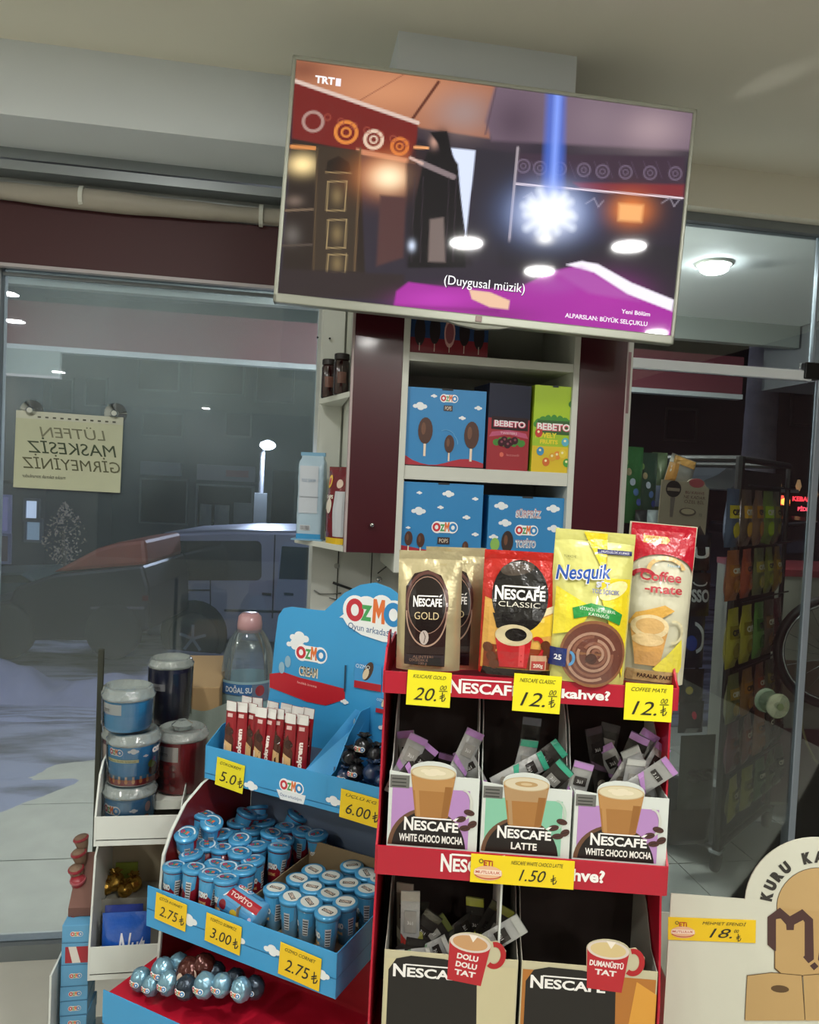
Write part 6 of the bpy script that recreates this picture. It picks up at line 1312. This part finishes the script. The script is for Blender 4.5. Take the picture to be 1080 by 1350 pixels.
# water bottle, five litres
a_ = onY(328, 808, 2.16); bt_ = zwb+.001; Hb = a_.z-bt_; rb = (onY(364, 880, 2.16).x-onY(296, 880, 2.16).x)/2*1.06
wb = thing('water_bottle', 'big clear plastic water bottle with a pinkish cap behind the blue display', 'bottle', (a_.x+.004, 2.16, bt_))
k_ = Hb
prof = [(rb*.8, 0), (rb*.97, k_*.03), (rb, k_*.1), (rb*.98, k_*.25), (rb, k_*.3), (rb*.96, k_*.5), (rb*.9, k_*.62), (rb*.72, k_*.76), (rb*.5, k_*.84), (rb*.42, k_*.87)]
WB = GLB
MB().lathe(prof, n=36).build('bottle_body', WB, wb, smooth=True)
MB().lathe([(rb*.45, k_*.83), (rb*.46, k_*.9), (rb*.42, k_*.97), (rb*.3, k_)], n=20).build('cap', mat('pink_cap', 'b58d90', .3, coat=.3), wb, smooth=True)
MB().lathe([(rb*1.005, k_*.08), (rb*1.005, k_*.42)], n=36, cap=False).build('label_band', mat('bottle_label', '8fb0b8', .35), wb, smooth=True)
p = Pr(.0003); p.rect(-rb*1.2, k_*.3, rb*.2, k_*.4, '3f6ea4'); p.rect(rb*.2, k_*.24, rb*.9, k_*.4, '6a7a94'); p.ell(rb*.5, k_*.34, rb*.18, k_*.05, 'a04048', 14); p.text('DOĞAL SU', -rb*.3, k_*.35, 'd8e4ec', h=k_*.05, w=rb*1.0, bold=.03); p.text('5 L', rb*.2, k_*.2, '3c5c6c', h=k_*.05)
p.rect(-rb*1.1, k_*.12, rb*.0, k_*.2, 'a8c4b8'); p.build('print', wb, cylmap(rb*1.005+.0012), PRG, cuts=(rb*.12, 0))
# lower tray: gold sweets and the blue pack
gold = mat('gold_wrap', 'b08a3c', .25, .8, bump=.6, bscale=30)
for i, (x_, y_, ly_, r) in enumerate(((152, 1166, .15, .021), (176, 1168, .15, .019), (140, 1172, .14, .017), (165, 1176, .13, .017))):
    X_, Z_ = P2(x_, y_, ly_); wrapped('gold wrapped chocolate %s in the lower white tray' % ['with a tall twist, at the left', 'round one at the right', 'smaller one at the far left', 'small one between the large ones'][i], WF, X_, ly_, Z_-r*.6, r, gold, i+2, grp='gold wrapped chocolates')
gb = thing('sweets_carton', 'grey card insert carrying the gold chocolates in the lower white tray', 'carton', WF.o, 0)
MB().box(XB0+.002, XB1-.004, .098, .195, ZBt, P2(160, 1178, .13)[1]-.008).build('insert', KRAFTG, gb)
MB().box(XB0+.01, XB0+.06, .188, .192, P2(160, 1178, .13)[1]-.006, P2(160, 1143, .15)[1]-.01).build('green_strip', mat('green_yellow', '8a9a3c', .5), gb)
for i, (y0_, zt__, lb) in enumerate(((.012, 1206, 'front blue pack lettered in white in the lower white tray'), (.05, 1196, 'blue purple pack standing behind the front blue pack'))):
    t = thing('biscuit_pack', lb, 'sweet pack', M=FM(WF, P2(158-4*i, 1230, y0_)[0]+.012, y0_+.01, ZBt, 0, 0, 0), group='blue packs in the lower white tray')
    h_ = P2(158, zt__, y0_)[1]-ZBt; w_ = .10 if i == 0 else .08; f = pouch_fn(w_, h_, .012, i+5, .001)
    MB().grid(lambda u, v: f((u-.5)*w_, v*h_, -1), 14, 12).grid(lambda u, v: f((u-.5)*w_, v*h_, 1), 14, 12).build('wrapper', mat('pack_royal%d' % i, ('1c56b4', '3c4c9c')[i], .25, coat=.5, bump=.3), t, smooth=True)
    if i == 0: p = Pr(.0001); p.text('Nut', .012, h_*.42, 'dfe4ee', h=h_*.5, w=.055, shear=.25, bold=.01); p.text('u', .032, h_*.38, 'b0283c', h=h_*.3); p.build('print', t, lambda u, v, k: f(u, v, -1, k+.0008), PRG, cuts=(.008, .008))
# left neighbour: column of boxes with cones
lf = thing('side_tray', 'white edged tray at the bottom left below the stacked blue boxes', 'tray', WF.o, 0)
q = P2(77, 1273, .05); MB().box(q[0]-.004, q[0]+.085, .0, .16, q[1]-.2, q[1]-.198).box(q[0]-.004, q[0], .0, .16, q[1]-.2, q[1]+.01).build('tray', CARD, lf)
zq = [1325, 1296, 1270, 1243, 1225]; XL = P2(82, 1260, .03)[0]
hs = [P2(100, 1300, .03)[1], P2(100, 1272, .03)[1], P2(100, 1243, .03)[1], P2(100, 1219, .03)[1]]
zb0 = q[1]-.197
lev = [zb0+k*(hs[0]-zb0)/5 for k in range(5)]+hs
for i in range(len(lev)-1):
    za_, zb_ = lev[i], lev[i+1]-.0008
    t = thing('wafer_box', 'small blue box, %s from the bottom of the stack at the lower left' % ORD[i], 'box', M=FM(WF, XL+.026, .03, za_, 0, RN.uniform(-3, 3)), group='stacked small blue boxes')
    MB().box(-.028, .028, 0, .08, 0, zb_-za_).build('carton', mat('box_skyblue', '5d9cc4', .4), t, bevel=.0015)
    h_ = zb_-za_; p = Pr(.0001)
    if i == 6: p.rect(-.02, h_*.1, .028, h_*.85, '9c2430'); p.poly([(-.005, h_*.1), (.012, h_*.1), (.002, h_*.85), (-.014, h_*.85)], 'd4d0c8')
    else: ozmo(p, .002, h_*.5, .024, ring='d8d8cc')
    p.rect(-.028, 0, .028, .0012, '3a6a8c'); p.build('print', t, plane((0, 0, 0)))
cone_m = [mat('cone_tan', '7a6250', .7, bump=.4), mat('cone_red', '8c2430', .35, coat=.3, bump=.3), mat('cone_pink', 'a05058', .4, bump=.3)]
ty = [(112, 1108, 0), (109, 1126, 0), (104, 1146, 0), (104, 1160, 1), (108, 1184, 1), (106, 1200, 2), (98, 1196, 0), (96, 1212, 0)]
for i, (x_, y_, mi) in enumerate(ty):
    X_, Z_ = P2(x_, y_, .07+.01*(7-i)); t = thing('wafer_cone', 'wafer cone beside the white tray, %s from the top of the row' % ORD[i], 'wafer cone', M=FM(WF, X_, .07+.01*(7-i), Z_-.03, 0, i*30, -14), group='row of wafer cones')
    MB().lathe([(.006, 0), (.013, .02), (.016, .036), (.013, .042), (.001, .044)], n=14).build('cone', cone_m[mi], t, smooth=True); MB().lathe([(.0165, .033), (.0175, .036), (.0165, .039)], n=14).build('rim', cone_m[(mi+1) % 3], t)
cc_ = thing('wafer_carton', 'narrow tan carton strip holding the wafer cones', 'carton', WF.o, 0)
zz = P2(100, 1219, .03)[1]
XW = XB0-.008
MB().prism([(.06, zz+.001), (.06, zz+.02), (.15, P2(112, 1112, .15)[1]-.02), (.16, zz+.001)], XL+.002, XW, 'x').build('holder', mat('holder_brown', '6d4a40', .7), cc_)
# mirrored notice stuck inside the glass
N4 = [onY(x_, y_, GY-.012) for x_, y_ in ((22, 540), (163, 551), (158, 652), (17, 640))]
wN = ((N4[1]-N4[0]).length+(N4[2]-N4[3]).length)/2; hN = ((N4[0]-N4[3]).length+(N4[1]-N4[2]).length)/2; cN = sum(N4, Vector())/4
t = thing('paper_notice', 'yellowed paper notice on the left window with mirrored lettering showing through', 'notice', M=Matrix.Translation(cN) @ Matrix.Rotation(radians(.8), 4, 'Y'))
MB().box(-wN/2, wN/2, -.0005, .0005, -hN/2, hN/2).build('sheet', mat('notice_paper', 'a9ae94', .6, var=.08), t)
MB().box(-wN/2, wN/2, -.0012, -.0006, hN*.40, hN/2).build('plastic_pocket_edge', mat('pocket_edge', 'b4b8a8', .2, coat=.5), t)
p = Pr(.0001)
for tx_, yy, hh_, ww, cc2 in (('LÜTFEN', .24, .13, .62, '6c6e58'), ('MASKESİZ', .04, .15, .84, '35432e'), ('GİRMEYİNİZ', -.17, .14, .92, '55573f')): p.text(tx_, wN*.03, hN*yy, cc2, h=hN*hh_, w=wN*ww, shear=.2, bold=0, mirror=True)
p.text('maske takmak zorunludur', -wN*.22, -hN*.34, '4a4a40', h=hN*.045, w=wN*.4, mirror=True)
for k in range(11): p.rect(-wN*.3+k*wN*.07, hN*.42, -wN*.27+k*wN*.07, hN*.44, '4a4c44')
p.build('lettering', t, plane((0, -.0013, 0)))
for x_, y_, lb in ((40, 541, 'left'), (151, 545, 'right')):
    a_ = onY(x_, y_, GY-.02); t = thing('suction_cup', 'clear suction cup holding the %s corner of the mirrored notice' % lb, 'suction cup', (a_.x, GY-.0045, a_.z))
    MB().lathe([(.035, .0), (.03, .004), (.016, .009), (.009, .012), (.009, .02), (.001, .021)], n=22, M=Matrix.Rotation(pi/2, 4, 'X')).build('cup', GLC, t, smooth=True); MB().lathe([(.008, .021), (.008, .026)], n=12, M=Matrix.Rotation(pi/2, 4, 'X')).build('stud', mat('stud_grey', 'b8bcb4', .3), t)
# wires and marker on the pier below the cabinet
def wire(label, pts, r, m, Y=2.234): 
    q = [onY(x_, y_, Y) for x_, y_ in pts]; t = thing('wire', label, 'wire', q[0]); MB().tube([v-q[0] for v in q], r, 6).build('cord', m, t, smooth=True)
dkw = mat('wire_dark', '2c2e2e', .5)
wire('thin grey wire sagging across the white pier', [(414, 778), (422, 783), (440, 783), (450, 782)], .0018, mat('wire_grey', '6a6c68', .5)); wire('short dark wire end below the thin grey wire', [(434, 788), (445, 791), (452, 790)], .0015, dkw)
wire('black cable running down right behind the blue header', [(439, 768), (450, 772), (464, 777)], .004, dkw); wire('dark slanted wire rising to the maroon door', [(498, 756), (508, 748), (520, 740)], .0018, dkw)
q = onY(444, 746, 2.235); t = thing('cable_clip', 'small grey clip on the white pier', 'clip', q); MB().lathe([(.008, 0), (.008, .003), (.005, .004)], n=14, M=Matrix.Rotation(pi/2, 4, 'X')).build('clip', mat('clip_grey', '8a8c86', .5), t)
q = onY(499, 763, 2.235); t = thing('wall_knob', 'small shiny knob on the pier just above the blue header', 'hook', q); MB().lathe([(.004, 0), (.004, .01), (.009, .014), (.009, .02), (.004, .024)], n=14, M=Matrix.Rotation(pi/2, 4, 'X')).build('knob', CHROME, t, smooth=True)  # round shiny knob on the pier, not a hook

# ================================================================== white coffee carton at the lower right
KF = Fr(atD(885, 1178, 1.2), -13)
kt = thing('coffee_carton', 'white card display box with an arched header and tan coffee bag picture', 'display box', KF.o, KF.a)
cK = KF.px(1076, 1194, 0); rK = .1085; wK = .40
tb = KF.px(985, 1186, 0)
ang0 = math.acos((tb[0]-cK[0])/rK) if abs(tb[0]-cK[0]) < rK else pi
a1_ = math.asin(max(-1, min(1, (0-cK[1])/rK))); 
outl = [(0, -.4), (wK, -.4), (wK, 0), (cK[0]+rK*cos(a1_), 0)]+[(cK[0]+rK*cos(a_), cK[1]+rK*sin(a_)) for a_ in [a1_+(pi-2*a1_)*k/26 for k in range(1, 26)]]+[(cK[0]-rK*cos(a1_), 0), (0, 0)]
KW = mat('cream_card', 'd2d3c2', .6)
MB().prism(outl, 0, .002).build('front_panel', KW, kt)
MB().box(0, .002, .002, .2, -.4, -.14).box(wK-.002, wK, .002, .2, -.4, -.14).build('side_panel', KW, kt); MB().box(0, wK, .198, .2, -.4, -.14).build('back_panel', KW, kt); MB().box(0, wK, .002, .2, -.4, -.398).build('base', KW, kt)
p = Pr(.00004); K = lambda zx, zy: KF.px(860+zx/4.909, 1080+zy/4.909, 0)
cI = K(1080, 575); rI = .064
p.ell(cI[0], cI[1], rI*1.015, rI*1.015, '4a3c26', 44); p.ell(cI[0], cI[1], rI, rI, 'c0a06c', 44)
tx_ = 'KURU KAHVECİ'
for i, ch in enumerate(tx_):
    if ch == ' ': continue
    a_ = radians(171-12.6*i*1.02); r_ = .0835; p.text(ch, cI[0]+r_*cos(a_), cI[1]+r_*sin(a_), '33302c', h=.0185, w=.014, rot=a_-pi/2, bold=.09)
mm = cI[0]
def mir(pts): return pts+[(2*mm-a_, b_) for a_, b_ in pts[::-1]]
bodyL = [K(*q) for q in ((820, 590), (800, 640), (790, 960), (840, 1000), (965, 1003))]
p.poly(mir([K(*q) for q in ((822, 575), (790, 640), (788, 965), (835, 1004))]), '5a4224'); p.poly(mir([K(*q) for q in ((828, 575), (797, 640), (795, 960), (838, 997))]), 'bd9c66')
Mp = [(745, 630), (745, 810), (790, 850), (800, 850), (800, 645), (830, 640), (865, 680), (868, 715), (915, 715), (918, 680), (975, 650), (985, 665), (985, 880), (975, 890), (1010, 930), (1045, 905), (1040, 645), (970, 580), (890, 625), (825, 570)]
p.poly([K(*q) for q in Mp][::-1], '4a2f2c'); p.poly([(2*mm-K(*q)[0], K(*q)[1]) for q in Mp], '4a2f2c')
p.poly([K(*q) for q in ((1018, 945), (1045, 975), (1075, 950), (1050, 922))], '4a2f2c'); 
lowb = [K(*q) for q in ((615, 1012), (770, 992), (965, 1010), (985, 1300), (600, 1300))]
p.poly([(a_+(-.001 if i in (0, 4) else .001), b_+.0012) for i, (a_, b_) in enumerate(lowb)], '5a4224'); p.poly(lowb, 'bd9c66'); l2 = [K(*q) for q in ((975, 1010), (1100, 1000), (1300, 1010), (1330, 1300), (990, 1300))]
p.poly([(a_, b_+.0012) for a_, b_ in l2], '5a4224'); p.poly(l2, 'bd9c66'); c1 = K(825, 1095); p.ell(c1[0], c1[1], .014, .006, '5a4224', 16)
p.build('print', kt, plane((0, 0, 0)))
lab(KF, (938.5, 1226), 116, 'wide yellow label marked 18 on the white coffee carton', ly=-.001, asp=.27, roll=-2.5, top='MEHMET EFENDİ', big='18.', logo=True, col='ecc51a')

# ================================================================== snack rack outside the glass door
RB = onZ(945, 1118, .1); RB2 = onZ(1015, 1060, .1)
ang = math.degrees(atan2(RB2.y-RB.y, RB2.x-RB.x)); RF = Fr((RB.x, RB.y, 0), ang)   # x runs along the right-hand face, away
rk = thing('snack_rack', 'black wire snack rack on castors outside the glass door', 'rack', RF.o, RF.a)
LX = .62; WY = .55; HT = onY(945, 600, RB.y).z
def rod(a, b, r=.008): return MB().tube([a, b], r, 8)
for x_, y_ in ((0, 0), (LX, 0), (0, WY), (LX, WY)): rod((x_, y_, .1), (x_, y_, HT), .019 if (x_, y_) == (0, 0) else .012).build('post', BLACK, rk)
for z_ in (.1, HT-.01):
    for a_, b_ in (((0, 0), (LX, 0)), ((LX, 0), (LX, WY)), ((LX, WY), (0, WY)), ((0, WY), (0, 0))): rod((*a_, z_), (*b_, z_), .014).build('frame_rail', BLACK, rk)
MB().box(.0, LX, .0, WY, .1, .106).build('base_plate', BLACK, rk); MB().box(.05, LX-.03, .02, .03, .1, HT-.05).build('mesh_panel', mat('rack_dark', '171a18', .6), rk)
for x_, y_ in ((0, 0), (LX, 0), (0, WY), (LX, WY)):
    MB().lathe([(.01, -.012), (.042, -.012), (.046, 0), (.042, .012), (.01, .012)], c=(x_, y_, .046), M=Matrix.Rotation(pi/2, 4, 'X'), n=20).build('castor', mat('castor', '1a1a1a', .5), rk, smooth=True); MB().box(x_-.03, x_+.03, y_-.022, y_+.022, .085, .1).build('castor_fork', CHROME, rk)
def RL(px, py): return RF.px(px, py, 0)
rows = [(640, 722, ['4a5a70', '5c4a3c', '7a5a44', '6a7a3c', '54543c'], ['c8b028', 'd09a30', 'b87a30', 'a8c030', '8a7a3c']), (722, 792, ['9a5a30', 'a04a30', '6a6a44', '7a7a38', '806028'], ['a86a2c', 'b05a38', 'a8943c', 'a8a43c', 'b0862c']), (798, 880, ['a89a2c', 'a89a2c', '5c8a3c', '5a4a3c', '5a2c30'], ['8a7a1c', '8a7a1c', '3c6a2c', '7a5a3c', '6a3a3c']),
        (886, 952, ['6a6a3c', '8a6030', '7a4830', '54503c', '4a3c34'], ['a88a3c', 'a8702c', '9a4c30', '7a6a3c', '5c4a3c']), (950, 1016, ['5c3038', '6a3834', '7a4a30', '403830', '3c3430'], ['6a4034', '8a4a34', '8a5a34', '504034', '4a3c34']), (1022, 1080, ['8a842c', '84802c', '3f5a34', '4a5034', '3c3c34'], ['6c661c', '6c661c', '2c4a24', '3c4034', '34342c'])]
for r_, (yt, yb, cs_, ds_) in enumerate(rows):
    z1_ = RL(952, yt)[1]; z0_ = RL(952, yb)[1]; 
    rod((.02, -.03, z1_+.006), (LX, -.03, z1_+.006), .004).build('hook_rail', BLACK, rk)
    for k in range(5):
        px_ = (956, 974, 990, 1003, 1014)[k]; x_ = RL(px_, yt+20)[0]; wd_ = (.105, .105, .1, .095, .09)[k]; h_ = (z1_-z0_)*.94
        t = thing('snack_bag', 'snack bag on the outdoor rack, %s shelf from the top, %s from the front post' % (ORD[r_], ORD[k]), 'snack bag', M=FM(RF, x_, -.03, z0_+.004, 0, RN.uniform(-6, 6)), group='snack bags on the outdoor rack')
        f = pouch_fn(wd_, h_, .022, r_*5+k, .002, bot=.1)
        MB().grid(lambda u, v: f((u-.5)*wd_, v*h_, -1), 8, 10).grid(lambda u, v: f((u-.5)*wd_, v*h_, 1), 8, 10).build('bag', mat('snack_'+cs_[k], cs_[k], .3, coat=.3, bump=.3), t, smooth=True)
        p = Pr(.0002); p.rect(-wd_*.42, h_*.5, wd_*.42, h_*.72, ds_[k]); p.ell(0, h_*.3, wd_*.3, h_*.14, ds_[k], 14); p.text('CIPS', 0, h_*.61, 'd8d0b8' if (r_+k) % 2 else '2a2420', h=h_*.1, w=wd_*.6, bold=.05)
        p.build('print', t, lambda u, v, k_: f(u, v, -1, k_+.0015), PRG, cuts=(.02, .03))
# front-left face of the rack: hanging coffee and snack bags
LFc = Fr((RB.x, RB.y, 0), ang-90-12+0)
LFc = Fr((RB.x-.02, RB.y-.02, 0), -9.5+14)
def hang(name, label, x0, x1, y0, y1, col, dep=.0, cat='snack bag', txt=None, tc='e0e0dc', roll=0, rough=.3, metal=.1, extra=None):
    a_ = LFc.px(x0, y0, dep); b_ = LFc.px(x1, y1, dep); w_, h_ = b_[0]-a_[0], a_[1]-b_[1]
    t = thing(name, label, cat, M=FM(LFc, (a_[0]+b_[0])/2, dep, b_[1], 0, 0, roll)); f = pouch_fn(w_, h_, min(.03, w_*.2), x0 % 17, .003, bot=.2)
    MB().grid(lambda u, v: f((u-.5)*w_, v*h_, -1), 12, 14).grid(lambda u, v: f((u-.5)*w_, v*h_, 1), 12, 14).build('bag', mat('hang_%s_%d' % (col, metal*10), col, rough, metal, coat=.3, bump=.5, bscale=14), t, smooth=True)
    p = Pr(.0003)
    if txt: p.text(txt, 0, h_*.5, tc, h=min(h_*.3, .05), w=w_*.7, bold=.04)
    if extra: extra(p, w_, h_)
    if p.items: p.build('print', t, lambda u, v, k_: f(u, v, -1, k_+.002), PRG, cuts=(.02, .02))
def leaf(p, w, h):
    for k in range(5): p.ell(w*(-.3+.15*k), h*(.8-.13*k), w*.12, h*.05, ['7a9a5c', '9a8a6c', 'a8b0c0', '5c7ab0', '44549c'][k], 10)
hang('snack_bag', 'green and blue patterned bag hanging next to the maroon door, outside', 818, 843, 588, 690, '2f6a38', .02, extra=leaf)
hang('snack_bag', 'dark green bag with blue stripes, second from the maroon door outside', 841, 862, 596, 690, '2c4a3c', .03, extra=leaf)
hang('snack_bag', 'olive and pale bag hanging between the green bag and the silver bag', 860, 876, 596, 676, '55694a', .05, extra=lambda p, w, h: p.rect(-w*.4, h*.1, w*.4, h*.45, '8a9ac0'))
hang('snack_bag', 'crumpled silver and orange bag hanging highest on the outdoor rack', 876, 908, 600, 642, 'b8b4ac', .0, roll=16, metal=.5, extra=lambda p, w, h: (p.rect(-w*.4, h*.7, w*.45, h*.97, 'b88a4a'), p.rect(-w*.5, 0, -w*.2, h*.7, 'b8803c')))
hang('snack_bag', 'small white bag standing above the red creamer pouch, outside', 854, 871, 672, 700, 'b4bcc0', -.02)
hang('snack_bag', 'dark pouch left of the small white bag, outside', 838, 855, 672, 700, '2c2e30', -.01)
hang('coffee_bag', 'black espresso bag hanging below the tan coffee sign', 905, 935, 702, 752, '151413', .0, cat='coffee bag', txt='U', tc='d8d8d4')
hang('coffee_bag', 'black espresso bag with white ring, second below the tan sign', 905, 934, 755, 812, '181818', .0, cat='coffee bag', txt='SSO', tc='b8b8b8', extra=lambda p, w, h: p.arc(0, h*.8, w*.3, h*.1, .006, 'b8b8b8', 180, 360))
hang('coffee_bag', 'dark bag with a blue and silver crescent on the outdoor rack', 895, 926, 812, 880, '1c2230', .0, cat='coffee bag', extra=lambda p, w, h: (p.arc(0, h*.6, w*.42, h*.3, w*.12, 'b8bcc0', -80, 80), p.ell(-w*.1, h*.5, w*.2, h*.15, '2c4490', 14)))
hang('coffee_bag', 'dark bag with a small yellow spot below the crescent bag', 896, 926, 882, 925, '20201e', .0, cat='coffee bag', extra=lambda p, w, h: p.ell(-w*.2, h*.4, w*.14, h*.12, 'a09030', 12))
hang('coffee_bag', 'dark bag with a small red spot low on the outdoor rack', 896, 926, 925, 965, '222022', .0, cat='coffee bag', extra=lambda p, w, h: (p.ell(.0, h*.6, w*.1, h*.12, 'c02848', 12), p.rect(-w*.3, 0, w*.2, h*.2, '8a8a88')))
hang('snack_box', 'flat dark grey box at the bottom of the outdoor rack', 898, 938, 970, 1065, '34372f', .0, cat='box', txt='SS', tc='14140f')
hang('snack_box', 'dark brown box low behind the red display, on the outdoor rack', 885, 934, 1068, 1110, '241a18', .02, cat='box')
a_ = LFc.px(871, 632, -.05); b_ = LFc.px(930, 703, -.05)
t = thing('coffee_sign', 'tan cardboard coffee sign with a dark cup picture hanging on the outdoor rack', 'sign', M=FM(LFc, a_[0], -.05, b_[1], 0, 0, 2)); w_, h_ = b_[0]-a_[0], a_[1]-b_[1]
MB().prism([(0, 0), (w_, 0), (w_, h_*.9), (w_*.9, h_*.96)]+[(w_*.72+w_*.2*cos(q), h_*.95+h_*.13*sin(q)) for q in [pi*k/8 for k in range(1, 8)]]+[(w_*.5, h_), (0, h_)], 0, .006).build('board', mat('sign_tan', '988a74', .7), t)
p = Pr(.0003); p.ell(w_*.25, h_*.84, w_*.16, h_*.16, '1c1816', 20); p.rect(w_*.12, h_*.8, w_*.38, h_*.86, '8a7a68'); p.poly([(w_*.2, h_*.68), (w_*.3, h_*.68), (w_*.28, h_*.3), (w_*.22, h_*.3)], '6a6058'); p.ell(w_*.72, h_*.99, w_*.16, h_*.09, '9c4448', 20)
p.text('BU KAHVE', w_*.7, h_*.80, '6a2c28', h=h_*.05, w=w_*.4); p.text('NE KADAR', w_*.7, h_*.71, '5a3c30', h=h_*.06, w=w_*.45); p.text('ÖZEL BİL', w_*.7, h_*.62, '5a3c30', h=h_*.06, w=w_*.42)
p.ell(w_*.58, h_*.42, w_*.18, h_*.08, '5a4c40', 18); p.ell(w_*.58, h_*.43, w_*.14, h_*.055, 'a8987c', 18); p.text('72', w_*.85, h_*.38, '4a3c34', h=h_*.05); p.ell(w_*.6, h_*.12, w_*.14, h_*.05, 'a85a50', 14); p.poly([(w_*.75, h_*.0), (w_*.98, h_*.0), (w_*.86, h_*.18)], '3c342c')
p.build('print', t, plane((0, 0, 0)))
bd = thing('side_post', 'blue strip of a display standing close behind the maroon door, outside', 'post', (onY(817, 650, 2.6).x, 2.66, 0)); MB().box(-.01, .012, 0, .02, 0, onY(817, 640, 2.66).z).build('strip', mat('teal_strip', '2c5c74', .5), bd)
# counter under the displays
ct = thing('counter', 'white counter under the white coffee carton, below the frame', 'counter', KF.w(0, 0, -KF.o.z), KF.a)
MB().box(0.0, wK+.3, .0, .3, 0, KF.o.z-.401).build('body', WHITE, ct, bevel=.004);
